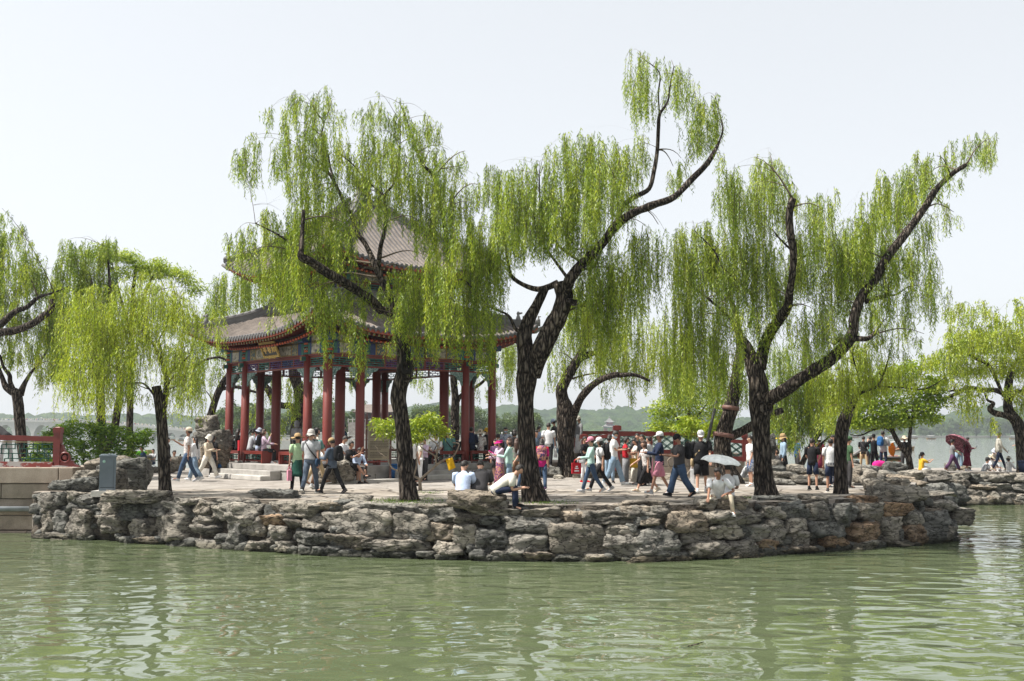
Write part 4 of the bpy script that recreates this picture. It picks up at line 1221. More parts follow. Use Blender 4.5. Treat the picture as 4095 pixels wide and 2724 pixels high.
class Crown:
    def __init__(s, seed):
        s.V, s.T, s.rg, s.tops = [], [], np.random.RandomState(seed), []
        s.sv, s.sf, s.so = [], [], 0
    def leaves(s, p, d, ln, wd, tint):
        s.V.append(leaf_quads(p, d, ln, wd, s.rg)); s.T.append(np.repeat(tint, 4))
    def plume(s, u, v, hw, drop, y, depth, dens=100.0, llen=.105, lw=.0175, gap=.028, arch=.4, base=0.5, lmax=2.6):
        """a hanging tress: strands that start on a dome at (u, v) and fall for up to `drop` photo pixels"""
        rg = s.rg
        k = y / FPX
        hwm, dm = hw * k, drop * k
        yc = y + rg.uniform(-depth, depth)
        top = np.array(P(u, v, yc))
        s.tops.append((Vector(top), hwm, dm))
        dz = max(.35, hwm * .9)
        n = max(5, int(dens * hwm * dm))
        nb = max(3, n // 4)                         # strands hang in bundles from the same twig
        bi = rg.randint(0, nb, n)
        bx, by, bs, bl = rg.uniform(-1, 1, nb), rg.uniform(-1, 1, nb), rg.rand(nb) ** 1.5, rg.uniform(.45, 1.0, nb)
        jit = min(.5, .05 / max(hwm, .05))
        dx = np.clip(bx[bi] + rg.normal(0, jit, n), -1, 1); dy = np.clip(by[bi] + rg.normal(0, jit, n), -1, 1)
        rr = np.minimum(1, np.sqrt(dx ** 2 + .5 * dy ** 2))
        start = (1 - np.sqrt(1 - rr ** 2 * .9)) * hwm * .9 + np.clip(bs[bi] * .50 + rg.uniform(-.04, .10, n), 0, .6) * dm
        L = np.minimum(dm * bl[bi] * rg.uniform(.6, 1.0, n), np.maximum(dm * rg.uniform(.72, 1.04, n) - start, .12))
        S = top + np.stack([dx * hwm, dy * dz, -start], 1)
        L = np.minimum(L, lmax)
        m = int(max(4, L.max() / gap))
        t = (np.arange(m) + .5) / m
        t = t[None, :] * np.ones((n, 1)) + rg.uniform(-.5, .5, (n, m)) / m
        keep = t * L.max() < L[:, None] * 1.0
        dist_ = t * L.max()                         # metres along the strand
        q = dist_ / L[:, None]
        az = rg.uniform(0, 2 * np.pi, n)
        amp = rg.uniform(.02, .22, n) * arch * 2 * np.minimum(1, L)
        ox = np.cos(az)[:, None] * amp[:, None] * (1 - np.exp(-3 * q)); oy = np.sin(az)[:, None] * amp[:, None] * (1 - np.exp(-3 * q))
        up = (amp * .9)[:, None] * (4 * q * (1 - q)) * np.exp(-2 * q)
        wob = .02 * np.sin(q * 9 + az[:, None] * 3)
        Q = S[:, None, :] + np.stack([ox + wob, oy, up - dist_], -1)
        th = rg.uniform(0, 2 * np.pi, (n, m))
        down = rg.uniform(.7, 2.2, (n, m))
        D = np.stack([np.cos(th), np.sin(th), -down], -1)
        D /= np.linalg.norm(D, axis=-1, keepdims=True)
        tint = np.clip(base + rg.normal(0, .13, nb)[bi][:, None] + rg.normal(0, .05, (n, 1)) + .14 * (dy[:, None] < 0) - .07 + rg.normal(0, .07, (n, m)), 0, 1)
        kp = keep & (rg.rand(n, m) > .06)
        cnt = kp.sum()
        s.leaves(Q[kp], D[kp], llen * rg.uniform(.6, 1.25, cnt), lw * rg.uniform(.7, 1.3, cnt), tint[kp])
        # the strand's own withy: a thin three sided stem
        idx = np.linspace(0, m - 1, 6).astype(int)
        for i in range(0, n, 2):
            jj = [j for j in idx if keep[i, j]]
            if len(jj) < 2: continue
            pts = Q[i, jj]
            r_ = .0045
            ring_ = np.array([[r_, 0, 0], [-r_ * .5, r_ * .87, 0], [-r_ * .5, -r_ * .87, 0]])
            Vv = (pts[:, None, :] + ring_[None]).reshape(-1, 3)
            o = s.so
            for a in range(len(jj) - 1):
                for q_ in range(3):
                    s.sf.append((o + a * 3 + q_, o + a * 3 + (q_ + 1) % 3, o + a * 3 + 3 + (q_ + 1) % 3, o + a * 3 + 3 + q_))
            s.sv.append(Vv); s.so += len(Vv)
    def cloud(s, u, v, ru, rv, y, n, llen=.12, lw=.05, base=.5, ry=None, droop=.5, clump=.16):
        """broad leaves in clumps through a flattened ball"""
        rg = s.rg
        k = y / FPX
        c = np.array(P(u, v, y)); rx, rz = ru * k, rv * k
        ry = ry or rx
        s.tops.append((Vector(c) + Vector((0, 0, -rz * .3)), rx, rz))
        nc = max(3, n // 14)
        d = rot_rand(rg, nc); rad = rg.uniform(.35, 1.0, (nc, 1)) ** .6
        C = c + d * rad * np.array([rx, ry, rz])
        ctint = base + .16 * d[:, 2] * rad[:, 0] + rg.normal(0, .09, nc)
        i = rg.randint(0, nc, n)
        p = C[i] + rg.normal(0, clump, (n, 3)) * np.array([1, 1, .6])
        D = rot_rand(rg, n); D[:, 2] = D[:, 2] * .6 - droop
        D /= np.linalg.norm(D, axis=1, keepdims=True)
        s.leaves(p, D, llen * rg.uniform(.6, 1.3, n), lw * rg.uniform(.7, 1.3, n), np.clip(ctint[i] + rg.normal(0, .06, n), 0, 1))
    def build(s, root, mat, name="crown"):
        V = np.concatenate(s.V) - np.array(root.location)
        F = np.arange(len(V)).reshape(-1, 4)
        o = link(name, quads(name, V, F, mat, attr=np.concatenate(s.T)), root)
        if s.sv:
            V = np.concatenate(s.sv) - np.array(root.location)
            tag(link("withy", quads("withy", V, np.array(s.sf), M_TWIG), root), kind="stuff")
        return o
def limb(mb, pts, root, rough=.10, n=14, m=0, seed=0, flare=False):
    """pts: (world point, radius); a smooth tapering limb with an uneven, knobbly surface"""
    P_ = [p for p, _ in pts]; R_ = [r for _, r in pts]
    C, RR = [], []
    steps = 5
    for i in range(len(P_) - 1):
        p0, p1, p2, p3 = P_[max(i - 1, 0)], P_[i], P_[i + 1], P_[min(i + 2, len(P_) - 1)]
        for j in range(steps):
            t = j / steps
            C.append(0.5 * ((2 * p1) + (p2 - p0) * t + (2 * p0 - 5 * p1 + 4 * p2 - p3) * t * t + (3 * p1 - p0 - 3 * p2 + p3) * t ** 3))
            RR.append(R_[i] + (R_[i + 1] - R_[i]) * t)
    C.append(P_[-1]); RR.append(R_[-1])
    V, F = [], []
    side = None
    for i, p in enumerate(C):
        t = (C[min(i + 1, len(C) - 1)] - C[max(i - 1, 0)]).normalized()
        side = t.orthogonal().normalized() if side is None else (side - t * t.dot(side)).normalized()
        oth = t.cross(side)
        ring_ = np.array([(p + side * math.cos(2 * math.pi * k / n) * RR[i] + oth * math.sin(2 * math.pi * k / n) * RR[i])[:] for k in range(n)])
        V.append(ring_)
        if i:
            o = (i - 1) * n
            F += [(o + k, o + (k + 1) % n, o + n + (k + 1) % n, o + n + k) for k in range(n)]
    V = np.concatenate(V)
    cen = np.repeat(np.array([c[:] for c in C]), n, axis=0)
    nr = V - cen
    amp = fbm(V * np.array([4.0, 4.0, 1.7]) + seed, seed, 3) * rough + vnoise(V * 1.6 + seed, seed + 3) * rough * 1.2
    if flare:
        z0 = V[:, 2].min()
        h = np.clip(1 - (V[:, 2] - z0) / .7, 0, 1)
        ang = np.arctan2(nr[:, 1], nr[:, 0])
        amp = amp + h ** 2 * (.22 + .22 * np.sin(ang * 5 + seed))
    V = cen + nr * (1 + amp)[:, None] - np.array(root.location)
    F.append(tuple(range(n - 1, -1, -1))); F.append(tuple(len(V) - n + k for k in range(n)))
    mb.add(V, F, m, True)
TREES = {}
def tree(name, label, cat, base, y, limbs, crown=None, leaf="willow", seed=1, branches=True, group=None, rough=.10, bark=None):
    """limbs: lists of (u, v, width in photo pixels[, distance offset]); the first is the trunk"""
    root = empty(name, (0, 0, 0), label=label, cat=cat, group=group)
    b0 = P(limbs[0][0][0], limbs[0][0][1], y)
    root.location = (b0.x, b0.y, b0.z)
    mb = MB(); mbt = mb
    nodes = []
    for i, lm in enumerate(limbs):
        pts = []
        for j, q in enumerate(lm):
            dy = q[3] if len(q) > 3 else 0
            p = P(q[0], q[1], y + dy)
            pts.append((p, q[2] * .5 / FPX * y))
        if i == 0: pts = [(pts[0][0] + Vector((0, 0, -.25)), pts[0][1] * 1.05)] + pts
        limb(mb, pts, root, rough, 18 if pts[0][1] > .12 else 10, 0, seed * 13 + i, flare=(i == 0))
        nodes += [(p, r) for p, r in pts]
        for (p, r), (p2, r2) in zip(pts, pts[1:]): nodes.append(((p + p2) / 2, (r + r2) / 2))
    if crown is not None:
        rr = random.Random(seed)
        if branches:
            for (top, hw, dm) in crown.tops:
                best = min((n_ for n_ in nodes if n_[1] < .2 or True), key=lambda n_: (n_[0] - top).length + max(0, n_[0].z - top.z) * 2.5 + (.8 if n_[1] > .22 else 0))
                d = (top - best[0])
                L = d.length
                if L < .15: continue
                mid = best[0] + d * .5 + Vector((rr.uniform(-.12, .12), rr.uniform(-.1, .1), .10)) * L
                q1 = best[0] + d * .25 + Vector((rr.uniform(-.05, .05), 0, .02)) * L
                r0 = min(best[1] * .55, .012 + .012 * L)
                end = top + Vector((rr.uniform(-.3, .3) * hw, 0, -.12 * min(dm, 1)))
                cp = mid + Vector((0, 0, .12 * L))
                bz = [best[0] * (1 - f) ** 3 + q1 * 3 * f * (1 - f) ** 2 + cp * 3 * f * f * (1 - f) + end * f ** 3 for f in (0, .14, .28, .42, .56, .7, .85, 1)]
                mbt.tube([p - root.location for p in bz], [r0 * (1 - .75 * f / 7) for f in range(8)], 5, 1)
                mid = bz[4]; q1 = bz[2]
                if L > .8: nodes += [(q1, r0 * .85), (mid, r0 * .6)]
        crown.build(root, LEAF[leaf])
    mb.build("trunk", [bark or M_BARK, M_TWIG], root)
    TREES[seed] = root
    return root
def plumes(cr, rows, u0, v0, sc, y, depth, thin=None, **kw):
    d0 = kw.pop("dens", 100.0)
    for q in rows:
        kw["dens"] = d0 * (thin[1] if thin and q[1] > thin[0] else 1.0)
        cr.plume(u0 + q[0] / sc, v0 + q[1] / sc, q[2] / sc * 1.12, q[3] / sc, y, depth, **kw)

# front willow with the long left limb
F4 = [(300,180,35,230),(265,200,35,200),(180,355,35,200),(140,390,50,330),(200,400,40,380),(110,500,30,230),(430,100,40,250),(400,170,45,300),(470,100,45,300),(520,95,40,250),(590,80,45,250),(655,45,25,180),(640,110,50,250),(700,130,40,200),(550,120,50,400),(420,280,60,420),(360,380,50,330),(480,300,70,420),(560,300,70,420),(640,300,60,400),(700,260,50,350),(740,330,45,380),(330,480,35,220),(400,560,50,250),(470,560,60,300),(620,520,70,330),(700,560,60,330),(560,520,70,330),(770,420,40,350),(870,130,35,220),(850,210,30,180),(930,150,45,300),(985,90,40,280),(1040,130,50,330),(1100,150,50,330),(1150,180,45,280),(1240,210,60,300),(1300,240,50,280),(1340,310,25,130),(1190,260,60,330),(900,330,60,400),(970,330,70,420),(1050,350,70,420),(1130,370,70,420),(1210,420,70,420),(1280,450,60,420),(840,420,50,350),(890,560,60,330),(960,600,60,330),(1030,600,70,350),(1110,600,70,420),(1190,640,70,450),(1270,640,70,480),(1340,450,40,250),(1400,440,50,330),(1450,460,45,250),(1500,455,25,180),(1350,600,60,450),(1420,600,60,450),(1490,620,60,420),(1550,590,40,300),(1590,660,30,200),(1340,800,60,450),(1420,820,60,420),(1490,820,60,420),(1560,780,50,420),(1220,880,60,300),(1300,900,50,330),
(270,820,45,330),(320,810,50,400),(380,840,60,480),(440,780,60,500),(500,680,60,480),(560,680,70,480),(630,700,70,480),(700,720,60,420),(760,700,50,350),(280,950,50,560),(340,1000,55,560),(400,1030,55,560),(460,1000,55,560),(520,900,60,480),(600,980,70,420),(680,960,70,420),(740,900,60,350),(560,1150,55,400),(640,1230,60,330),(720,1300,60,270),(80,960,50,250),(140,940,50,290),(190,900,50,300),(30,990,40,190),(100,1100,45,170),(170,1100,45,220),(230,1050,45,320),(10,1110,45,120),(540,1300,40,260),(600,1330,45,220),(840,1200,50,350),(900,1230,40,250),(800,1280,50,280),(700,1430,50,150),(1000,1240,40,300),(1060,1180,45,330),(1120,1200,45,380),(1170,1160,55,420),(1240,1100,55,460),(1300,1060,50,560),(1360,1060,50,520),(1080,1330,40,240),(1190,1380,45,260),(1280,1330,50,280),(1380,1300,50,280),(1020,1350,45,260),(1120,1440,45,200),(1240,1420,45,240),(1340,1440,45,240),(900,1380,45,200),(1150,1500,40,200),(1300,1540,40,160),(1060,1480,40,180),(820,1480,40,140),(640,1420,45,160),(850,790,45,220),(930,800,45,220),(1000,830,45,200),(780,860,45,260),(880,720,45,200),(960,740,45,200),(470,1420,40,140),(380,1500,40,120),(260,1480,35,140)]
cr = Crown(4)
plumes(cr, F4, 900, 300, 1.568, 26.9, 1.5)
DANGLE = lambda rows: [(800 + x * 1.875, 240 + a * 1.875, 16, (b_ - a) * 1.875) for x, a, b_ in rows]
for q in DANGLE(((185,440,560),(240,480,600),(265,470,650),(290,480,610),(318,500,640),(340,520,695),(430,470,610),(460,460,690),(500,470,650),(545,510,650),(575,520,660),(600,540,695),(625,550,700),(410,560,640))): cr.plume(*q, 26.2, .8, dens=170)
def cc(rows, u0, v0, sc): return [tuple([u0 + q[0] / sc, v0 + q[1] / sc] + list(q[2:])) for q in rows]
tree("willow_tree", "front willow with a hollow dark trunk and one long limb reaching left", "tree", None, 26.9, [
    [(1634, 2000, 82), (1626, 1920, 68), (1620, 1840, 62), (1612, 1740, 60), (1603, 1650, 62), (1594, 1590, 62), (1604, 1530, 62), (1622, 1475, 68), (1614, 1410, 58), (1608, 1350, 48), (1602, 1290, 42), (1570, 1255, 40), (1530, 1240, 38)],
    cc([(980, 1480, 36), (900, 1400, 40, -.5), (760, 1310, 38, -1.1), (640, 1240, 36, -1.5), (540, 1170, 34, -1.8), (480, 1140, 30, -1.9), (478, 1090, 20, -1.9), (485, 970, 16, -1.8), (492, 850, 14, -1.7)], 900, 300, 1.568),
    [(1606, 1320, 40), (1560, 1190, 30), (1520, 1110, 26)] + cc([(935, 1180, 24), (880, 1060, 20, .2), (830, 990, 19, .3), (795, 890, 17, .4), (760, 830, 15, .4), (700, 700, 13, .5), (640, 600, 10, .5), (560, 520, 7, .5)], 900, 300, 1.568),
    cc([(690, 690, 11), (660, 580, 9), (640, 480, 8), (605, 380, 7), (618, 300, 6), (570, 230, 5), (545, 185, 4)], 900, 300, 1.568),
    cc([(960, 1220, 22, 0), (975, 1080, 17, -.2), (1000, 980, 15, -.3), (1010, 870, 14, -.3), (1000, 760, 12, -.3), (1050, 690, 7, -.3), (1090, 560, 6), (1100, 300, 5)], 900, 300, 1.568),
    cc([(1000, 755, 8, -.3), (930, 700, 7), (850, 620, 6), (800, 560, 5), (700, 480, 4)], 900, 300, 1.568),
    cc([(1400, 1180, 16, .6), (1370, 900, 16, .6), (1310, 640, 18, .6), (1240, 560, 12, .6), (1180, 400, 7, .6), (1100, 180, 4, .6)], 900, 300, 1.568),
    cc([(478, 1140, 14, -.8), (440, 1080, 9, -.9), (330, 1000, 7, -.9), (190, 930, 5, -.9)], 900, 300, 1.568),
], cr, "willow", 4)

F5 = [(1000,100,50,330),(1060,140,55,420),(1130,150,40,150),(1190,170,40,300),(1240,180,50,300),(1290,250,40,250),(1340,330,45,250),(1400,310,50,280),(1300,400,70,280),(1360,420,50,250),(1240,620,50,200),(1190,660,40,200),(1420,600,25,170),(1000,560,50,300),(1060,520,40,250),(620,560,35,130),(680,510,50,250),(740,490,60,350),(800,500,60,350),(850,510,60,380),(910,550,40,400),(660,620,80,400),(760,600,80,480),(860,620,80,480),(950,600,60,400),(560,640,50,350),(480,630,50,350),(400,640,60,300),(340,650,45,260),(430,680,80,400),(320,720,40,200),(260,950,80,500),(200,990,60,500),(330,900,80,400),(60,1050,45,500),(120,1120,50,430),(180,1080,60,450),(240,1000,60,550),(300,960,60,600),(360,940,60,450),(420,880,70,300),(480,850,60,280),(540,880,60,300),(600,900,60,280),(680,850,60,300),(760,850,70,330),(820,900,60,350),(900,1000,70,420),(980,970,70,450),(1050,950,60,450),(1120,940,50,400),(1160,980,40,420),(860,1080,60,380),(800,1150,60,280),(940,1150,60,300),(1010,1200,50,250),(1080,1150,50,320),(740,1250,40,250),(880,1250,40,200),(60,1250,35,400),(120,1300,40,300),(290,1350,40,230),(350,1300,40,200),(540,740,70,350),(470,760,70,350),(640,760,70,330),(380,780,60,350),(590,1000,50,150),(700,1000,50,150),(230,1180,40,300),(180,1330,30,250)]
cr = Crown(5)
for q in ((2350,985,45,330),(2425,966,45,350),(2312,1130,40,250),(2270,1090,35,170),(2390,1100,45,330),(2470,1080,45,360),(2330,1230,30,220),(2420,1250,35,240)): cr.plume(*q, 26.9, .9)
plumes(cr, F5, 1700, 100, 1.206, 26.5, 1.5, thin=(935, .62))
tree("willow_tree", "big forked front willow whose limb rises right to the topmost crown", "tree", None, 26.5, [
    [(2142, 2003, 100), (2128, 1930, 84), (2116, 1860, 74), (2110, 1780, 68), (2106, 1700, 66), (2102, 1600, 68), (2106, 1520, 80), (2112, 1460, 84), (2102, 1400, 62), (2096, 1345, 58), (2110, 1290, 54), (2145, 1225, 40), (2180, 1150, 34)],
    [(2128, 1500, 72), (2162, 1405, 76, -.2)] + cc([(606, 1470, 70, -.2), (650, 1390, 66, -.3), (672, 1310, 66, -.3), (660, 1262, 64, -.3), (655, 1238, 46, -.3)], 1700, 100, 1.206),
    cc([(670, 1285, 52, -0.6), (705, 1215, 44, -0.8), (760, 1150, 40, -0.8), (850, 1060, 37, -1.0), (920, 970, 35, -1.2), (1000, 910, 30, -1.4), (1100, 868, 27, -1.4), (1200, 830, 25, -1.4), (1280, 750, 23, -1.2), (1350, 680, 21, -1.2), (1385, 630, 20, -1.2), (1420, 560, 9, -1.0), (1435, 500, 7, -1.0), (1420, 430, 5), (1400, 350, 4)], 1700, 100, 1.206),
    cc([(920, 975, 26, -1.2), (950, 880, 22, -.3), (1010, 830, 21, -.2), (1080, 790, 19, -.2), (1105, 700, 18, -.2), (1120, 600, 17, -.2), (1125, 500, 15, -.2), (1132, 430, 13, -.2), (1170, 370, 8), (1180, 300, 6), (1200, 200, 4)], 1700, 100, 1.206),
    cc([(1130, 430, 8, -.2), (1125, 330, 7), (1130, 230, 5), (1060, 170, 4)], 1700, 100, 1.206),
    cc([(690, 1225, 14, -.3), (600, 1100, 10), (540, 1000, 8), (520, 900, 6)], 1700, 100, 1.206),
    cc([(760, 1150, 11, -.4), (640, 1060, 9), (580, 950, 8), (555, 850, 7), (550, 720, 5)], 1700, 100, 1.206),
    cc([(640, 1245, 30), (540, 1275, 24, .2), (430, 1225, 18, .3), (400, 1150, 10, .3), (380, 1000, 7, .3)], 1700, 100, 1.206),
    cc([(500, 1480, 22), (440, 1470, 16), (400, 1400, 11), (300, 1350, 8), (200, 1240, 6), (150, 1230, 4)], 1700, 100, 1.206),
    cc([(690, 1330, 24, -.5), (720, 1340, 26, -.7), (735, 1335, 20, -.75)], 1700, 100, 1.206),
], cr, "willow", 5)

F7 = [(380,185,35,200),(430,180,45,300),(480,200,35,200),(330,230,50,350),(270,240,50,350),(220,270,40,280),(440,250,70,400),(350,330,80,400),(520,270,40,180),(560,330,30,200),(640,340,40,250),(700,335,40,220),(740,360,30,180),(780,460,25,140),(620,420,60,300),(680,430,60,300),(60,500,60,380),(130,500,60,400),(180,480,50,400),(30,520,50,400),(220,520,60,400),(290,560,70,400),(370,560,70,450),(440,560,60,400),(480,640,60,350),(570,560,50,350),(600,600,60,350),(0,750,50,550),(60,800,60,520),(120,820,60,450),(180,850,60,400),(240,880,50,350),(100,950,60,450),(30,950,50,400),(170,1000,60,350),(220,1050,50,300),(300,850,60,250),(380,850,60,300),(440,800,60,300),(330,950,50,150),(460,700,60,350),(700,520,60,380),(760,540,60,350),(810,500,60,350),(860,520,50,350),(740,640,60,400),(820,640,60,350),(680,700,50,400),(620,880,60,300),(560,880,50,250),(640,900,60,300),(700,880,60,280),(760,860,50,220),(930,265,40,300),(980,270,50,300),(1040,260,50,280),(1090,200,40,350),(1140,170,40,300),(1200,180,45,220),(1250,170,40,180),(1310,110,45,220),(1370,90,45,180),(1430,75,40,230),(1465,100,15,180),(1400,150,40,130),(1000,350,60,300),(1090,350,60,250),(1180,260,50,200),(880,360,45,250),(850,450,50,300),(1020,540,60,300),(880,700,60,350),(960,600,60,300),(1300,280,25,130),(940,420,60,350),(1240,420,40,180),(1300,450,30,100),(1180,470,50,250),(1120,560,50,250),(1080,640,60,250),(1160,640,50,280),(1200,720,50,260),(1230,780,30,210),(1000,700,60,300),(940,780,60,300),(1060,760,60,300),(1130,770,50,250),(900,900,50,250),(960,920,60,240),(1030,900,60,220),(1100,940,40,200),(1150,1020,20,60),(980,1050,60,150),(1050,1060,50,120),(730,900,50,280),(860,640,50,300),(900,560,50,300),(280,700,60,350),(200,680,60,350),(120,660,60,350),(40,660,60,350)]
cr = Crown(7)
plumes(cr, F7, 2700, 450, 1.1613, 28.4, 1.6, thin=(630, .60))
tree("willow_tree", "forked willow right of the white parasol, with a knot hole", "tree", None, 28.4, [
    [(3062, 1985, 92), (3053, 1900, 78), (3047, 1800, 70), (3043, 1700, 70), (3038, 1615, 74), (3030, 1530, 70), (3014, 1470, 66), (2996, 1412, 54), (2972, 1370, 44), (2950, 1350, 30)],
    cc([(390, 1190, 50), (420, 1060, 44), (480, 965, 40, -.4), (522, 905, 36, -.8), (532, 830, 31, -1.1), (545, 750, 29, -1.3), (550, 650, 28, -1.4), (535, 560, 28, -1.5), (530, 480, 28, -1.5), (545, 400, 28, -1.5)], 2700, 450, 1.1613),
    cc([(405, 1350, 60), (470, 1312, 56, -0.4), (560, 1252, 52, -0.8), (640, 1200, 50, -1.0), (720, 1150, 48, -1.2), (795, 1075, 46, -1.4), (828, 1020, 44, -1.4), (832, 950, 42, -1.4), (868, 850, 40, -1.4), (930, 770, 36, -1.4), (980, 680, 34, -1.4), (1040, 600, 33, -1.4), (1110, 510, 30, -1.2), (1160, 440, 27, -1.2), (1210, 360, 24, -1.0), (1280, 290, 20, -1.0), (1350, 243, 15, -1.0)], 2700, 450, 1.1613),
    cc([(820, 1045, 26, -1.3), (870, 1052, 22, -1.5), (905, 1045, 18, -1.5), (932, 1015, 10, -1.5)], 2700, 450, 1.1613),
    cc([(800, 1070, 24, -1.2), (755, 1055, 22, -1.0), (735, 1075, 18, -1.0)], 2700, 450, 1.1613),
    cc([(880, 880, 22, -1.4), (940, 860, 18, -1.5), (985, 848, 13, -1.5), (992, 800, 6, -1.4), (1030, 755, 4)], 2700, 450, 1.1613),
    cc([(985, 850, 7, -1.5), (1030, 845, 6, -.8), (1080, 810, 4), (1140, 800, 3)], 2700, 450, 1.1613),
    cc([(300, 1050, 20), (270, 975, 15), (240, 940, 13), (150, 862, 10), (50, 782, 7)], 2700, 450, 1.1613),
    cc([(345, 1000, 17), (360, 920, 13), (355, 850, 11), (300, 790, 9), (220, 720, 8), (180, 640, 6), (90, 550, 4)], 2700, 450, 1.1613),
    cc([(540, 640, 9, .3), (480, 580, 7), (450, 540, 5)], 2700, 450, 1.1613),
    cc([(555, 680, 7, .3), (620, 660, 6), (700, 610, 4)], 2700, 450, 1.1613),
], cr, "willow", 7)
tk = [o for o in TREES[7].children if o.name.startswith("trunk")][0]
mb = MB(); c = P(3052, 1632, 28.4) - tk.parent.location
mb.lathe([(.17, 0), (.20, .03), (.19, .07), (.12, .05), (.07, .01), (.06, -.03), (.03, -.05)], n=18, M=Matrix.Translation(c + Vector((.0, -.25, 0))) @ Matrix.Rotation(R(90), 4, 'X'))
mb.build("knot_hole", M_BARK, tk)
tk = [o for o in TREES[4].children if o.name.startswith("trunk")][0]
mb = MB(); c = P(1627, 1460, 26.9) - tk.parent.location
mb.lathe([(.15, 0), (.19, .04), (.17, .08), (.10, .02), (.09, -.1), (.02, -.12)], n=16, sx=.8, sy=1.35, M=Matrix.Translation(c + Vector((.02, -.2, 0))) @ Matrix.Rotation(R(90), 4, 'X'))
mb.build("hollow", pm("hollow_wood", (0.012, 0.01, 0.008), 0.95), tk)

F2 = [(480,590,50,500),(540,590,60,600),(620,600,60,650),(700,620,70,650),(780,560,70,600),(860,520,70,500),(950,510,70,500),(1030,520,60,450),(1100,570,60,450),(1170,590,50,350),(450,720,40,450),(470,850,60,600),(540,900,60,550),(620,900,70,550),(700,950,70,500),(780,950,70,450),(860,900,70,450),(940,850,70,350),(1020,850,60,300),(1090,850,60,400),(1150,900,50,450),(1200,1000,50,450),(1240,1050,30,400),(1110,1100,50,350),(1060,1150,40,250),(430,1100,30,250),(500,1200,50,300),(590,1200,60,250),(820,1200,50,200),(900,1250,40,150),(700,1250,50,170),(1180,1200,40,280),(1240,1250,30,250),(1250,760,50,250),(1330,740,50,250),(1380,760,40,300),(1180,780,50,250),(720,780,60,350),(820,760,60,350),(920,720,60,330),(560,760,60,350),(640,780,60,350)]
cr = Crown(2)
plumes(cr, [(1130,620,60,350),(1190,700,50,350),(1060,640,60,400),(980,600,60,400),(1150,820,50,350),(1200,900,40,350),(1090,1000,50,350),(1000,950,50,250),(700,700,70,500),(600,700,60,500),(500,680,50,500),(840,650,60,400),(760,860,60,400),(560,1050,60,400),(660,1100,60,350),(780,1100,50,300),(880,1050,50,250)], 0, 750, 1.568, 29.6, 1.3, arch=1.3, base=.62, dens=75, lmax=.9)
plumes(cr, F2, 0, 750, 1.568, 29.3, 1.4, base=.60, arch=1.2, dens=78, lmax=1.05)
tree("willow_tree", "young yellow green willow with a sawn top by the grey utility box", "tree", None, 29.3, [
    [(660, 1978, 52), (657, 1900, 44), (654, 1820, 43), (650, 1740, 43), (645, 1670, 44), (640, 1620, 44), (630, 1575, 38), (625, 1545, 36)],
    [(648, 1650, 30), (660, 1590, 24), (668, 1530, 22)] + cc([(1045, 1200, 17), (1020, 1110, 14), (960, 980, 11), (900, 900, 8), (868, 850, 6)], 0, 750, 1.568),
    cc([(1042, 1190, 10), (1100, 1130, 8), (1150, 1090, 6), (1190, 1050, 4)], 0, 750, 1.568),
    cc([(1020, 1110, 9), (1012, 1020, 7), (1000, 950, 6), (1060, 850, 5), (1140, 700, 4)], 0, 750, 1.568),
    cc([(965, 1300, 10), (900, 1230, 7), (820, 1230, 5)], 0, 750, 1.568),
], cr, "young", 2)

F1 = [(20,110,40,180),(60,210,50,250),(120,210,40,200),(20,260,60,300),(160,310,40,250),(90,350,70,300),(220,380,50,300),(260,400,30,150),(150,450,70,300),(50,450,70,400),(230,480,60,300),(310,500,50,250),(370,520,50,300),(50,650,60,300),(120,680,60,300),(200,680,60,350),(280,700,60,350),(350,700,60,350),(60,900,60,250),(140,920,60,250),(220,900,60,250),(300,900,50,280),(360,880,50,300),(260,1050,40,250),(320,1100,40,180),(100,1000,50,150),(370,1020,40,200),(150,1100,40,100),(-60,200,60,500),(-80,600,60,500),(0,800,50,250)]
cr = Crown(1)
plumes(cr, F1, 0, 750, 1.568, 40.0, 1.6, dens=92, llen=.13, lw=.026, gap=.042, base=.48)
tree("willow_tree", "willow at the left edge with a three way fork seen above the red railing", "tree", None, 40.0, [
    [(98, 1880, 46), (92, 1810, 42), (84, 1740, 42), (78, 1670, 42), (72, 1610, 42), (66, 1575, 40), (45, 1562, 30), (22, 1545, 24), (5, 1500, 18), (-20, 1440, 14)],
    [(80, 1580, 30), (98, 1535, 20), (125, 1490, 14), (165, 1440, 9), (200, 1380, 6)],
    [(60, 1570, 22), (42, 1530, 18), (38, 1500, 15), (15, 1470, 12), (0, 1420, 9)],
    cc([(-120, 950, 36), (0, 912, 32, -1.8), (100, 895, 28, -2), (200, 855, 26, -2), (280, 800, 24, -2), (320, 760, 22, -2), (327, 700, 21, -2)], 0, 750, 1.568),
    cc([(-60, 930, 28), (30, 835, 26, -1.8), (100, 775, 22, -1.8), (170, 750, 18, -1.8), (240, 690, 14, -1.6), (340, 658, 8), (430, 620, 5)], 0, 750, 1.568),
], cr, "willow", 1)

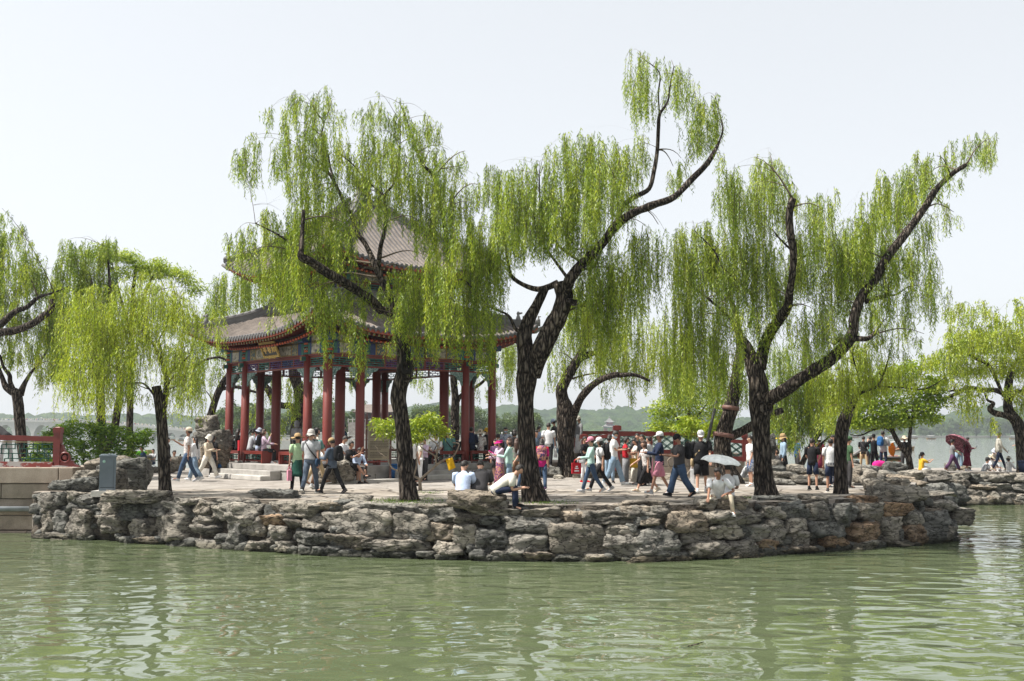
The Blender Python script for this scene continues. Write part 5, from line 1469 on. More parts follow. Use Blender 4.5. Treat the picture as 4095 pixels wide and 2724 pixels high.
# behind it: a twin trunked willow, and a pagoda tree with feathery leaves showing over it
cr = Crown(3)
plumes(cr, [(420,310,50,250),(500,300,50,280),(560,320,50,250),(620,330,50,220),(690,290,40,200),(730,330,20,120),(400,420,60,350),(480,450,60,330),(560,450,60,330),(640,430,60,300),(350,640,50,350),(420,650,60,400),(400,850,50,300),(520,560,60,400),(610,560,60,400),(700,520,60,350),(370,980,40,250),(450,1000,50,300)], 0, 750, 1.568, 44.5, 1.4, dens=95, llen=.14, lw=.028, gap=.045, base=.5)
tree("willow_tree", "twin trunked willow behind the shrub at left, taller than the young willow", "tree", None, 44.5, [
    [(404, 1880, 38), (405, 1740, 35), (404, 1650, 34), (400, 1540, 30), (390, 1400, 24), (380, 1250, 16), (360, 1100, 9)],
    [(425, 1800, 30), (455, 1720, 32), (470, 1640, 30), (480, 1540, 26), (460, 1350, 18), (440, 1150, 12), (430, 990, 6)],
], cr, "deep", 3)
cr = Crown(33)
for q in ((780,420,45,45),(840,450,45,40),(900,500,45,40),(990,480,35,35),(700,440,60,60),(660,380,50,50),(600,420,60,50),(760,520,80,50),(860,540,80,50),(960,540,70,40),(1080,530,50,40),(1020,520,50,40),(360,1010,30,60),(370,1170,25,40),(1160,560,40,40),(1230,620,50,60)):
    cr.cloud(q[0] / 1.568, 750 + q[1] / 1.568, q[2] / 1.568, q[3] / 1.568, 47.0, 460, .20, .04, .55, droop=.7)
tree("pagoda_tree", "feathery green tree top rising just behind the young willow crown", "tree", None, 47.0, [
    [(520, 1870, 30), (520, 1600, 26), (525, 1400, 22), (530, 1200, 16), (545, 1060, 8)], [(525, 1350, 16), (480, 1180, 10), (450, 1060, 5)], [(525, 1330, 16), (580, 1180, 10), (630, 1060, 5)],
], cr, "willow", 33)

# willows behind the pavilion
cr = Crown(13)
for q in ((1010,1480,25,130),(1080,1500,40,150),(1140,1480,30,120),(1165,1500,30,200),(1100,1650,35,150),(1230,1480,30,140),(1010,1560,20,160),(800,1450,40,150),(860,1440,30,130),(960,1450,35,110),(1300,1470,30,130),(1380,1460,30,120),(880,1080,50,260),(950,1040,60,300),(860,1180,50,260),(1020,1000,60,300),(820,1240,40,250),(780,1320,40,200),(930,1250,60,250),(1150,1000,60,300),(1300,1100,60,250)):
    cr.plume(*q, 52.0, 1.2, dens=46, llen=.15, lw=.032, gap=.05)
tree("willow_tree", "crooked willow directly behind the pavilion's left half", "tree", None, 52.0, [
    [(1188, 1865, 50), (1184, 1790, 44), (1183, 1715, 44), (1196, 1650, 48), (1204, 1598, 52), (1192, 1548, 46), (1179, 1500, 44), (1170, 1400, 36), (1150, 1250, 24), (1120, 1100, 12)],
    [(1180, 1640, 30), (1161, 1624, 26), (1132, 1622, 26), (1102, 1615, 28), (1088, 1590, 30), (1070, 1555, 26), (1045, 1525, 22), (1019, 1500, 18), (980, 1440, 12), (940, 1300, 8)],
], cr, "willow", 13, branches=False)
cr = Crown(14)
for q in ((770,1440,40,150),(830,1430,40,130),(740,1500,30,120),(700,1380,40,160)): cr.plume(*q, 49.0, 1.0, dens=40, llen=.15, lw=.03, gap=.05)
tree("willow_tree", "slanting dark trunk rising behind the scholar rock left of the pavilion", "tree", None, 49.0, [
    [(832, 1850, 34), (834, 1760, 34), (838, 1690, 34), (848, 1640, 30), (868, 1580, 28), (890, 1535, 26), (912, 1500, 22), (925, 1470, 18), (935, 1400, 12)],
    [(880, 1560, 16), (905, 1552, 14), (940, 1548, 14), (968, 1552, 13), (1000, 1562, 12), (1031, 1571, 10)],
    [(905, 1440, 10), (880, 1430, 10), (850, 1432, 9), (820, 1440, 8), (790, 1460, 7), (765, 1480, 5)],
    [(850, 1640, 8), (848, 1610, 7), (840, 1585, 5), (820, 1560, 3)],
], cr, "willow", 14, branches=False)
cr = Crown(15)
for q in ((1690,1480,40,120),(1760,1490,40,110),(1900,1500,40,130),(1960,1520,20,80),(2000,1490,50,120),(2050,1480,40,100),(1640,1470,30,100),(1850,1480,30,90),(1800,1300,60,200),(1900,1300,60,220),(2000,1320,60,200),(2050,1300,50,240)): cr.plume(*q, 52.5, 1.0, dens=42, llen=.15, lw=.03, gap=.05)
tree("willow_tree", "straight dark trunk seen between the right hand columns of the pavilion", "tree", None, 52.5, [
    [(1819, 1870, 42), (1820, 1790, 36), (1820, 1690, 34), (1820, 1600, 32), (1816, 1530, 30), (1812, 1450, 26), (1815, 1300, 16)],
    [(1826, 1610, 20), (1838, 1588, 16), (1862, 1568, 15), (1902, 1548, 14), (1936, 1522, 11), (1960, 1490, 8), (2000, 1430, 5)],
], cr, "willow", 15, branches=False)

# middle willow that forks low, behind the second front willow
cr = Crown(6)
for q in ((2350,1200,60,300),(2430,1250,60,300),(2500,1300,50,300),(2570,1330,50,250),(2280,1350,50,220),(2400,1430,40,100),(2550,1420,50,100),(2620,1380,50,200),(2690,1380,50,260),(2320,1100,60,300),(2250,1180,60,300),(2230,1400,40,150),(2460,1350,60,200),(2640,1250,60,300),(2720,1300,50,350),(2530,1180,60,300),(2200,1480,25,100),(2520,1520,30,120),(2420,1530,25,110)):
    cr.plume(*q, 41.5, 1.4, dens=55, llen=.13, lw=.027, gap=.042, base=.52)
tree("willow_tree", "stout middle willow that forks low, one bare limb leaning right", "tree", None, 41.5, [
    [(2263, 1908, 98), (2264, 1860, 74), (2264, 1800, 64), (2264, 1740, 66), (2267, 1690, 76), (2264, 1640, 70), (2252, 1598, 52), (2246, 1560, 46), (2262, 1520, 44), (2278, 1490, 42), (2308, 1442, 36), (2340, 1375, 28), (2345, 1300, 22), (2337, 1210, 17)],
    [(2290, 1660, 44), (2308, 1624, 34, -.5), (2325, 1588, 30, -.9), (2364, 1546, 28, -1.3), (2402, 1519, 26, -1.7), (2455, 1500, 24, -2), (2482, 1500, 20, -2), (2540, 1500, 15, -2), (2600, 1524, 9, -2)],
    [(2300, 1450, 26), (2350, 1420, 26), (2385, 1410, 18)],
    [(2330, 1400, 18), (2350, 1340, 16), (2350, 1200, 10), (2300, 1160, 6)],
], cr, "young", 6)

# leaning banded willow behind the parasol
cr = Crown(8)
for q in ((2872,1420,45,220),(2930,1380,50,240),(2800,1440,40,200),(2990,1500,40,180),(2760,1500,35,150),(3080,1500,45,200),(2850,1550,30,110),(2720,1430,40,220)): cr.plume(*q, 36.0, 1.0, dens=70, llen=.12, lw=.024, gap=.036, base=.42)
tree("willow_tree", "leaning willow behind the parasol with two rusty steel bands round its trunk", "tree", None, 36.0, [
    [(2922, 1940, 100), (2905, 1880, 78), (2893, 1828, 72), (2890, 1765, 68), (2902, 1703, 62), (2920, 1635, 56), (2938, 1560, 52), (2950, 1470, 44), (2960, 1380, 34), (2940, 1250, 22), (2900, 1150, 12)],
    [(2915, 1745, 40), (2945, 1735, 36), (2980, 1718, 34), (3030, 1690, 34), (3080, 1660, 28), (3130, 1640, 20)],
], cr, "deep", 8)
tk8 = [o for o in TREES[8].children if o.name.startswith("trunk")][0]
M_RUST = pm("rusty_steel", (0.14, 0.07, 0.055), 0.6, 0.3, 8, 0.3, 30)
for u, v, r_, tl in ((2893, 1740, .335, .16), (2922, 1632, .27, .12)):
    mb = MB(); c = P(u, v, 36.0) - tk8.parent.location
    mb.lathe([(r_ * 1.02, -.07), (r_ * 1.06, -.07), (r_ * 1.06, .07), (r_ * 1.02, .07)], n=24, M=Matrix.Translation(c) @ Matrix.Rotation(tl, 4, 'Y'))
    mb.build("steel_band", M_RUST, tk8)
mb = MB(); a_, b2 = P(2868, 1590, 35.7), P(2800, 1900, 36.4)
pr = empty("prop_pole", b2, label="grey steel prop pole leaning against the banded willow", cat="pole")
mb.tube([Vector((0, 0, 0)), a_ - b2], [.055, .05], 10); mb.tube([Vector((0, 0, -.02)), Vector((0, 0, .05))], .12, 10); mb.build("pole", pm("dark_pole", (0.05, 0.05, 0.052), .6, .2), pr)

# willow curtain farther right and the right hand young willow
cr = Crown(16)
for q in ((480,1030,60,250),(560,1000,60,300),(640,1050,60,350),(460,1200,60,350),(520,1200,60,350),(580,1180,60,380),(640,1200,60,350),(700,1200,50,330),(500,1330,50,250),(560,1350,60,230),(620,1350,60,230),(680,1350,50,200),(520,1100,60,300),(600,1110,60,330),(450,1400,40,160),(700,1080,50,300)):
    cr.plume(2700 + q[0] / 1.1613, 450 + q[1] / 1.1613, q[2] / 1.1613, q[3] / 1.1613, 41.0, 1.2, dens=60, llen=.13, lw=.026, gap=.042, base=.5)
tree("willow_tree", "low drooping willow curtain over the ledge behind the two men in shorts", "tree", None, 41.0, [
    [(3195, 1880, 26), (3215, 1840, 22), (3238, 1790, 20), (3262, 1755, 18), (3290, 1700, 14), (3300, 1600, 10), (3270, 1480, 7)],
    [(3225, 1815, 14), (3260, 1800, 12), (3290, 1770, 10), (3330, 1735, 7)],
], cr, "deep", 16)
cr = Crown(9)
for q in ((800,1100,60,300),(740,1150,60,300),(700,1250,50,250),(860,1080,60,250),(920,1100,60,250),(980,1120,60,200),(1040,1130,50,200),(780,1200,60,250),(850,1200,60,200),(930,1200,60,150),(720,1350,40,150),(1080,1150,60,150),(660,1200,50,250),(900,1040,50,200),(820,1000,50,230)):
    cr.plume(2700 + q[0] / 1.1613, 450 + q[1] / 1.1613, q[2] / 1.1613, q[3] / 1.1613, 30.5, 1.2, dens=120, llen=.10, lw=.02, gap=.03, base=.6)
tree("willow_tree", "slimmer brown willow beside the man in the white T shirt and black shorts", "tree", None, 30.0, [
    [(3362, 1972, 58), (3361, 1900, 50), (3361, 1820, 48), (3363, 1750, 49), (3372, 1700, 50), (3388, 1655, 44), (3404, 1620, 36), (3418, 1590, 28)],
    [(3416, 1592, 18), (3450, 1568, 12), (3510, 1543, 10), (3544, 1466, 6), (3560, 1400, 4)],
    [(3508, 1546, 7), (3600, 1550, 6), (3700, 1555, 5), (3780, 1510, 3)],
    [(3440, 1575, 10), (3430, 1500, 8), (3410, 1420, 5), (3420, 1380, 3)],
], cr, "young", 9)

# broad leaved tree at right
cr = Crown(10)
for q in ((3440,1690,60,30),(3480,1650,70,35),(3560,1640,80,40),(3640,1640,80,40),(3700,1620,60,40),(3740,1590,45,40),(3500,1590,80,45),(3590,1560,90,50),(3680,1540,70,50),(3440,1620,60,40),(3550,1500,70,40),(3640,1480,60,40),(3470,1540,60,40),(3420,1680,40,25),(3600,1690,60,20),(3700,1670,60,25),(3520,1690,60,22),(3740,1540,40,40)):
    cr.cloud(q[0], q[1], q[2], q[3], 46.0, 800, .13, .075, .70, droop=.25, clump=.13)
tree("maple_tree", "broad leaved tree with a forked trunk over the straw hatted man at right", "tree", None, 46.0, [
    [(3640, 1888, 32), (3637, 1850, 26), (3632, 1825, 26), (3610, 1795, 22), (3588, 1762, 20), (3574, 1735, 18), (3563, 1705, 16), (3545, 1650, 11), (3520, 1580, 7)],
    [(3636, 1822, 18), (3640, 1800, 15), (3637, 1765, 15), (3641, 1720, 14), (3644, 1690, 13), (3650, 1650, 11), (3660, 1610, 9), (3690, 1570, 6)],
    [(3580, 1745, 14), (3560, 1722, 12), (3535, 1710, 10), (3490, 1720, 7), (3440, 1742, 5), (3400, 1738, 4)],
    [(3645, 1690, 9), (3620, 1640, 7), (3600, 1600, 5), (3640, 1650, 5), (3690, 1600, 4)],
], cr, "maple", 10, branches=False)

F11 = [(900,270,50,180),(980,220,50,220),(1060,260,50,200),(1150,215,60,200),(1240,250,50,200),(1330,330,60,200),(1420,380,50,200),(1500,190,40,250),(1550,250,40,300),(900,500,80,250),(980,480,80,300),(1060,480,80,300),(1150,470,90,300),(1250,470,90,300),(1350,450,90,300),(1450,480,90,300),(1530,450,60,350),(780,650,60,250),(850,650,80,250),(930,700,80,280),(1020,720,80,250),(1120,700,80,250),(1210,700,80,250),(1300,720,80,250),(1400,700,80,250),(1500,700,80,300),(650,680,60,200),(720,700,60,200),(820,860,70,200),(900,900,80,150),(1000,950,60,150),(1100,900,70,200),(1200,950,60,150),(1450,950,60,200),(1530,950,60,300),(980,1050,40,220),(1080,1050,40,320),(1150,1050,50,150),(1300,1250,25,200),(1500,1100,40,250),(1540,1350,25,250),(920,1050,40,150),(1620,500,60,400),(1620,900,60,400),(950,380,60,200),(1080,360,60,220),(1200,380,60,220),(1300,420,60,200)]
cr = Crown(11)
plumes(cr, F11, 3400, 1100, 2.24, 46.5, 1.6, dens=150, llen=.12, lw=.036, gap=.045, arch=1.2, base=.70, lmax=.9)
tree("willow_tree", "bright leafy willow at the right edge arching over the trash bin", "tree", None, 46.5, [
    [(4098, 1895, 60), (4090, 1850, 50), (4086, 1790, 46), (4082, 1740, 46), (4070, 1694, 46), (4048, 1662, 42), (4034, 1640, 40), (4030, 1582, 32), (4036, 1530, 30), (4044, 1488, 26)],
    cc([(1410, 1120, 20), (1370, 1065, 20), (1300, 1033, 20), (1200, 1030, 19), (1060, 1012, 17), (980, 1050, 15), (900, 1085, 13), (820, 1122, 9)], 3400, 1100, 2.24),
    cc([(1470, 1290, 30, -.3), (1380, 1255, 26, -.3), (1290, 1235, 22, -.3), (1250, 1195, 20, -.3), (1285, 1150, 13, -.3), (1230, 1120, 10), (1210, 1060, 8)], 3400, 1100, 2.24),
    cc([(1360, 1060, 12), (1295, 905, 16, .3), (1230, 800, 14, .3), (1130, 752, 12, .3), (1065, 705, 9, .3), (1110, 650, 5)], 3400, 1100, 2.24),
    cc([(1420, 1130, 18), (1480, 1060, 12), (1540, 1030, 10), (1620, 980, 7)], 3400, 1100, 2.24),
    cc([(1000, 1030, 9), (930, 1035, 8), (870, 1040, 6), (860, 1020, 4)], 3400, 1100, 2.24),
], cr, "bright", 11)

# small peach trees, the shrub and a leafy tree beyond the causeway
def twisted(name, label, y, limbs, clouds, leaf, seed, cat="small tree", n=300, ll=.13, lw=.03, rough=.06):
    cr = Crown(seed)
    for q in clouds: cr.cloud(q[0], q[1], q[2], q[3], y, int(n * (q[4] if len(q) > 4 else 1)), ll, lw, .55, droop=.6, clump=.09)
    return tree(name, label, cat, None, y, limbs, cr, leaf, seed, branches=False, rough=rough, bark=M_PALE)
twisted("peach_tree", "knotty little peach tree with a yellow flag on its bare branch", 31.6, [
    [(1682, 1976, 18), (1680, 1950, 14), (1679, 1925, 13), (1676, 1915, 11), (1655, 1905, 8), (1625, 1890, 8)],
    [(1680, 1920, 10), (1700, 1900, 9), (1730, 1875, 9), (1758, 1850, 9), (1785, 1835, 7), (1815, 1822, 6), (1830, 1795, 5), (1835, 1775, 5), (1810, 1770, 4)],
    [(1745, 1862, 8), (1742, 1835, 7), (1735, 1820, 6), (1700, 1800, 5), (1680, 1782, 4), (1700, 1775, 3)],
    [(1740, 1830, 6), (1752, 1800, 5), (1745, 1775, 5), (1720, 1755, 4), (1715, 1735, 3)],
    [(1750, 1835, 5), (1745, 1805, 4), (1755, 1780, 4), (1760, 1755, 3)],
    [(1655, 1905, 7), (1664, 1870, 6), (1666, 1850, 5), (1664, 1800, 4), (1672, 1770, 3)],
    [(1590, 1882, 6), (1568, 1872, 6), (1550, 1840, 5), (1534, 1822, 5), (1515, 1810, 4), (1510, 1795, 3), (1500, 1785, 2)],
    [(1625, 1890, 7), (1600, 1884, 6), (1585, 1881, 6)],
    [(1580, 1800, 5), (1560, 1780, 4), (1545, 1760, 3)],
], [(1510, 1695, 28, 26), (1540, 1720, 34, 28), (1570, 1690, 24, 26), (1660, 1700, 38, 34, 1.4), (1700, 1690, 38, 36, 1.5), (1735, 1695, 36, 34, 1.4), (1765, 1725, 26, 26), (1690, 1740, 40, 26, 1.3), (1650, 1750, 26, 20), (1720, 1670, 26, 20), (1600, 1730, 30, 26)], "bright", 21, n=230, ll=.14, lw=.035)
twisted("peach_tree", "pale branched peach tree with bright leaves before the red lattice railing", 37.5, [
    [(2735, 1925, 10), (2710, 1915, 8), (2695, 1900, 7), (2685, 1880, 6), (2672, 1850, 6), (2672, 1840, 5), (2690, 1825, 5), (2740, 1795, 4), (2760, 1765, 4)],
    [(2735, 1915, 10), (2765, 1875, 8), (2790, 1830, 6), (2800, 1800, 5), (2860, 1790, 4), (2890, 1770, 4), (2912, 1755, 3)],
    [(2780, 1845, 5), (2790, 1780, 4), (2800, 1745, 4)],
], [(2720, 1715, 36, 22), (2760, 1690, 34, 24), (2800, 1705, 38, 26, 1.3), (2845, 1710, 34, 22), (2770, 1730, 50, 20, 1.5), (2740, 1680, 20, 16), (2860, 1700, 22, 14), (2820, 1730, 36, 14)], "bright", 22, n=220, ll=.15, lw=.04)
cr = Crown(23)
for q in ((230,1725,30,25),(290,1712,40,30),(360,1715,50,30),(420,1720,45,30),(480,1735,45,30),(530,1760,40,35),(575,1745,28,32),(330,1760,60,40),(420,1770,60,45),(500,1790,50,40),(290,1800,50,50),(360,1820,60,40),(440,1830,60,35),(510,1830,40,30),(220,1770,40,40),(160,1800,40,40),(190,1760,30,30),(250,1840,40,30),(140,1840,30,20),(210,1850,40,20)):
    cr.cloud(q[0], q[1], q[2], q[3], 40.0, 520, .15, .05, .48, droop=.15, clump=.10)
tree("shrub", "dense glossy green shrub behind the red railing at left", "shrub", None, 40.0, [[(330, 1885, 14), (335, 1850, 10), (330, 1800, 8), (320, 1750, 5)], [(360, 1885, 12), (400, 1840, 9), (450, 1780, 6), (520, 1750, 4)], [(330, 1880, 10), (270, 1830, 8), (230, 1780, 5)], [(420, 1885, 9), (440, 1840, 7), (500, 1800, 5)]], cr, "broad", 23, branches=False)
cr = Crown(24)
for q in ((2640,1640,50,40),(2700,1620,60,45),(2760,1590,60,45),(2820,1620,60,45),(2660,1690,60,40),(2740,1670,60,45),(2820,1680,60,40),(2700,1580,40,35),(2850,1570,40,40),(2640,1720,40,25),(2880,1640,40,50)):
    cr.cloud(q[0], q[1], q[2], q[3], 49.0, 620, .17, .055, .52, droop=.4, clump=.16)
tree("leafy_tree", "soft green tree beyond the lattice railing, behind the peach branches", "tree", None, 49.0, [[(2745, 1880, 22), (2745, 1800, 20), (2750, 1700, 16), (2760, 1600, 8)], [(2748, 1740, 12), (2700, 1660, 9), (2660, 1620, 5)], [(2750, 1720, 12), (2800, 1650, 8), (2840, 1600, 5)]], cr, "willow", 24, branches=False)
# flag on the peach tree
fl = empty("yellow_flag", P(1783, 1840, 31.4), label="small plain yellow flag hanging from the peach branch", cat="flag")
n = 9
V, F = [], []
for j in range(n):
    for i in range(n):
        a, b_ = i / (n - 1), j / (n - 1)
        V.append((.20 * a + .10 * b_ - .01, .02 * math.sin(a * 7 + b_ * 3), .02 + .05 * a - .33 * b_ + .04 * a * b_))
for j in range(n - 1):
    for i in range(n - 1): F.append((j * n + i, j * n + i + 1, (j + 1) * n + i + 1, (j + 1) * n + i))
o = link("flag_cloth", quads("flag_cloth", V, F, cloth((0.62, 0.36, 0.01)), True), fl)
sd_ = o.modifiers.new("th", 'SOLIDIFY'); sd_.thickness = .006
# grass at the foot of the trunks
rg = np.random.RandomState(77)
PP, HH = [], []
for u, v, ru, rv, n in ((1560, 2003, 110, 10, 1500), (1700, 2000, 120, 9, 900), (2180, 2012, 150, 9, 1300), (2070, 2000, 40, 8, 500), (1720, 1972, 60, 6, 400), (668, 1976, 26, 5, 300), (3000, 1992, 80, 6, 500), (1640, 2012, 160, 8, 900)):
    n = int(n * .32); a = rg.uniform(0, 2 * np.pi, n); r_ = rg.rand(n) ** .8
    for x, y_ in zip(u + ru * r_ * np.cos(a), v + rv * r_ * np.sin(a)):
        PP.append(G(x, y_)[:])
PP = np.array(PP)
D = rot_rand(rg, len(PP)) * .5; D[:, 2] = 1; D /= np.linalg.norm(D, axis=1, keepdims=True)
V = leaf_quads(PP, D, rg.uniform(.02, .06, len(PP)), .012, rg)
tag(link("grass", quads("grass", V, np.arange(len(V)).reshape(-1, 4), LEAF["broad"], attr=np.repeat(rg.uniform(.2, .7, len(PP)), 4))), kind="stuff")
# ------------------------------------------------------------------ far things: the arched bridge, shores, boats
M_WHITE_STONE = pm("white_stone", (0.46, 0.45, 0.43), 0.8, 0.12, 1.5)
YB = 560.0
def arch_bridge():
    """long stone bridge of many arches, its deck bowed like a rainbow"""
    root = empty("arched_bridge", (ux(100, YB), YB, 0), label="long pale stone bridge of many arches far across the lake at left", cat="bridge")
    x0 = ux(100, YB)
    def deck(x):                              # x relative to the crown of the bridge
        return 3.2 + 6.0 * max(0, 1 - (x / 92.0) ** 2)
    W_ = 7.0
    n_side = 10
    cx, xc = [], 0.0
    spans = [8.6 - .38 * abs(k) for k in range(-n_side, n_side + 1)]
    pos = []
    acc = 0
    for k in range(n_side + 1):
        s = 8.6 - .38 * k
        if k == 0: pos.append((0, s)); acc = s / 2 + .9
        else:
            c = acc + s / 2; pos += [(c, s), (-c, s)]; acc += s + 1.7
    mb = MB()
    xs = sorted(set([-92.0 + 184.0 * i / 230 for i in range(231)]))
    def soffit(x):
        for c, s in pos:
            r_ = s / 2
            if abs(x - c) < r_:
                top = deck(c) - 1.7
                return max(0, top) * math.sqrt(max(0, 1 - ((x - c) / r_) ** 2))
        return None
    pts = []
    for c, s in pos:
        for q in range(13): pts.append(c - s / 2 + s * q / 12 * .9998 + .0005)
    xs = sorted(set(xs + pts))
    for yy in (0, W_):
        V, F = [], []
        for i, (a, b_) in enumerate(zip(xs, xs[1:])):
            m_ = (a + b_) / 2
            inside = soffit(m_) is not None
            za = (soffit(a) or 0) if inside else -1
            zb = (soffit(b_) or 0) if inside else -1
            o = len(V)
            V += [(a, yy, za), (b_, yy, zb), (b_, yy, deck(b_)), (a, yy, deck(a))]
            F.append((o, o + 1, o + 2, o + 3))
        mb.add(V, F)
    V, F = [], []
    for i, (a, b_) in enumerate(zip(xs, xs[1:])):
        o = len(V)
        V += [(a, 0, deck(a)), (b_, 0, deck(b_)), (b_, W_, deck(b_)), (a, W_, deck(a))]; F.append((o, o + 1, o + 2, o + 3))
        if soffit((a + b_) / 2) is not None:
            o = len(V); za, zb = soffit(a) or 0, soffit(b_) or 0
            V += [(a, 0, za), (b_, 0, zb), (b_, W_, zb), (a, W_, za)]; F.append((o, o + 3, o + 2, o + 1))
        else:
            pass
    mb.add(V, F)
    mb.build("arcade", M_WHITE_STONE, root)
    for yy in (-.1, W_ + .1):
        mb = MB()
        for a, b_ in zip(xs[::3], xs[3::3]): mb.bar((a, yy, deck(a) + .45), (b_, yy, deck(b_) + .45), .2, .8)
        for i in range(92): 
            x = -91 + 2 * i
            mb.box((x, yy, deck(x) + .7), (.3, .3, 1.4)); mb.lathe([(.16, 0), (.2, .15), (.05, .35)], (x, yy, deck(x) + 1.4), 6)
        mb.build("parapet", M_WHITE_STONE, root)
    mb = MB()
    for a, b_ in zip(xs[::2], xs[2::2]): mb.bar((a, -.18, deck(a) - .1), (b_, -.18, deck(b_) - .1), .3, .35)
    mb.build("cornice", M_WHITE_STONE, root)
    # the crowd on it
    rg_ = random.Random(3)
    mb = MB()
    for k in range(170):
        x = rg_.uniform(-40, 90); y = rg_.choice((.6, 1.2, 2.5, 4)); h = rg_.uniform(1.5, 1.75); z = deck(x)
        m_ = rg_.randrange(6)
        mb.lathe([(.16, 0), (.2, h * .45), (.24, h * .75), (.1, h * .86)], (x, y, z), 6, m_)
        mb.lathe([(.05, h * .85), (.12, h * .92), (.05, h)], (x, y, z), 6, 6)
        if rg_.random() < .12: mb.lathe([(.6, h + .3), (.35, h + .5), (.03, h + .6)], (x, y, z), 8, rg_.choice((0, 1, 3)))
    cr_ = mb.build("distant_crowd", [cloth((.6, .6, .6)), cloth((.05, .05, .06)), cloth((.35, .08, .09)), cloth((.1, .16, .3)), cloth((.2, .2, .22)), cloth((.5, .4, .3)), pm("skin", (.45, .27, .19), .6)])
    cr_.location = (x0, YB, 0)
    tag(cr_, "distant crowd of walkers along the arched bridge", "crowd", kind="stuff")
arch_bridge()

def hip_roof(mb, w, d, z, h, over, m=0, up=.35, n=10, hw1=.0):
    """small curved Chinese roof, used far away"""
    V, F = [], []
    for t in range(n + 1):
        f = t / n
        a, b_ = (w / 2 + over) * (1 - f) + hw1 * f, (d / 2 + over) * (1 - f) + .05 * f
        zz_ = z + h * (.6 * f + .4 * f * f)
        u_ = up * (1 - f) ** 3
        V += [(-a, -b_, zz_ + u_), (0, -b_, zz_), (a, -b_, zz_ + u_), (a, 0, zz_), (a, b_, zz_ + u_), (0, b_, zz_), (-a, b_, zz_ + u_), (-a, 0, zz_)]
    for t in range(n):
        for k in range(8): F.append((t * 8 + k, t * 8 + (k + 1) % 8, (t + 1) * 8 + (k + 1) % 8, (t + 1) * 8 + k))
    F.append(tuple(range(7, -1, -1)))
    mb.add(V, F, m)
# far double roofed pavilion on the opposite shore
yf = 900.0
fp = empty("distant_pavilion", (ux(2436, yf), yf, 0), label="tiny double roofed pavilion on the opposite shore above the red railing", cat="pavilion")
sc_ = yf / FPX
mb = MB(); mb.box((0, 0, 1.4), (70 * sc_, 12, 4)); mb.build("terrace", M_WHITE_STONE, fp)
mb = MB()
for x in (-20, -12, 12, 20):
    for y in (-4, 4): mb.lathe([(.32, 3.3), (.32, 8.5)], (x * sc_, y, 0), 8)
mb.build("column", M_COL, fp)
mb = MB(); mb.box((0, 0, 8.2), (42 * sc_, 8.6, .9)); mb.build("beam", M_TEAL, fp)
mb = MB(); hip_roof(mb, 42 * sc_, 8.6, 8.5, 3.0, 1.6, 0, .7, hw1=2.6); mb.build("lower_roof", M_RIDGE, fp)
mb = MB(); mb.box((0, 0, 11.6), (24 * sc_, 5, 1.8)); mb.build("upper_wall", M_COL, fp)
mb = MB(); hip_roof(mb, 24 * sc_, 5, 12.3, 4.0, 1.6, 0, .7, hw1=.2); mb.build("upper_roof", M_RIDGE, fp)
mb = MB(); mb.lathe([(.5, 16), (.6, 16.5), (.1, 17.6)], (0, 0, 0), 8); mb.build("finial", M_RIDGE, fp)

# near shore beyond the pavilion: a quay with a white balustrade, a low hall and its trees
yq = 200.0
sh = MB(); sh.box((ux(1540, yq), yq + 32, .1), (66, 64, 2.9)); 
o = sh.build("far_bank", pm("bank_earth", (0.20, 0.17, 0.12), .9, .25, .4)); tag(o, kind="structure")
qb = empty("quay_balustrade", (ux(1500, yq), yq, 0), label="long white marble balustrade on the quay seen between the pavilion columns", cat="balustrade")
mb = MB()
x0, x1 = ux(820, yq) - qb.location.x, ux(2260, yq) - qb.location.x
mb.box(((x0 + x1) / 2, -.3, .7), (x1 - x0, .5, 1.9)); mb.build("quay_wall", M_WHITE_STONE, qb)
mb = MB(); mb.box(((x0 + x1) / 2, -.25, 2.1), (x1 - x0, .14, .55)); mb.box(((x0 + x1) / 2, -.25, 2.55), (x1 - x0, .2, .14)); mb.build("panel", M_WHITE_STONE, qb)
n = 40
for i in range(n + 1):
    mb = MB(); x = x0 + (x1 - x0) * i / n
    mb.box((x, -.25, 2.2), (.24, .24, 1.2)); mb.lathe([(.12, 0), (.16, .12), (.12, .3), (.03, .36)], (x, -.25, 2.8), 8)
    mb.build("baluster_post", M_WHITE_STONE, qb)
yh = 232.0
hl = empty("lakeside_hall", (ux(1515, yh), yh, 1.5), label="low grey roofed hall on a terrace across the water behind the pavilion", cat="hall")
def hz(v): return CAM_Z + (1735 - v) / FPX * yh - 1.5
w_ = 150 / FPX * yh
mb = MB(); mb.box((0, 0, hz(1690) / 2), (w_ * 1.5, 6, hz(1690))); mb.build("terrace_wall", M_STONE, hl)
mb = MB(); mb.box((0, 0, (hz(1690) + hz(1655)) / 2), (w_ * 1.02, 4.6, hz(1655) - hz(1690))); mb.build("wall", pm("dark_hall_wall", (0.07, 0.05, 0.05), .8, .2), hl)
mb = MB()
for i in range(9): mb.lathe([(.14, hz(1690)), (.14, hz(1652))], (-w_ / 2 + w_ * i / 8, -3, 0), 8)
mb.build("column", M_COL, hl)
mb = MB(); hip_roof(mb, w_ * 1.05, 6, hz(1653), hz(1618) - hz(1653), 1.0, 0, .3, hw1=w_ * .45); mb.build("roof", M_TILE, hl)
mb = MB()
for i in range(14): mb.box((-w_ * .75 + w_ * 1.5 * i / 13, -2.95, hz(1690) + .4), (.2, .2, .8))
mb.box((0, -2.95, hz(1690) + .55), (w_ * 1.5, .1, .12)); mb.build("terrace_rail", M_WHITE_STONE, hl)
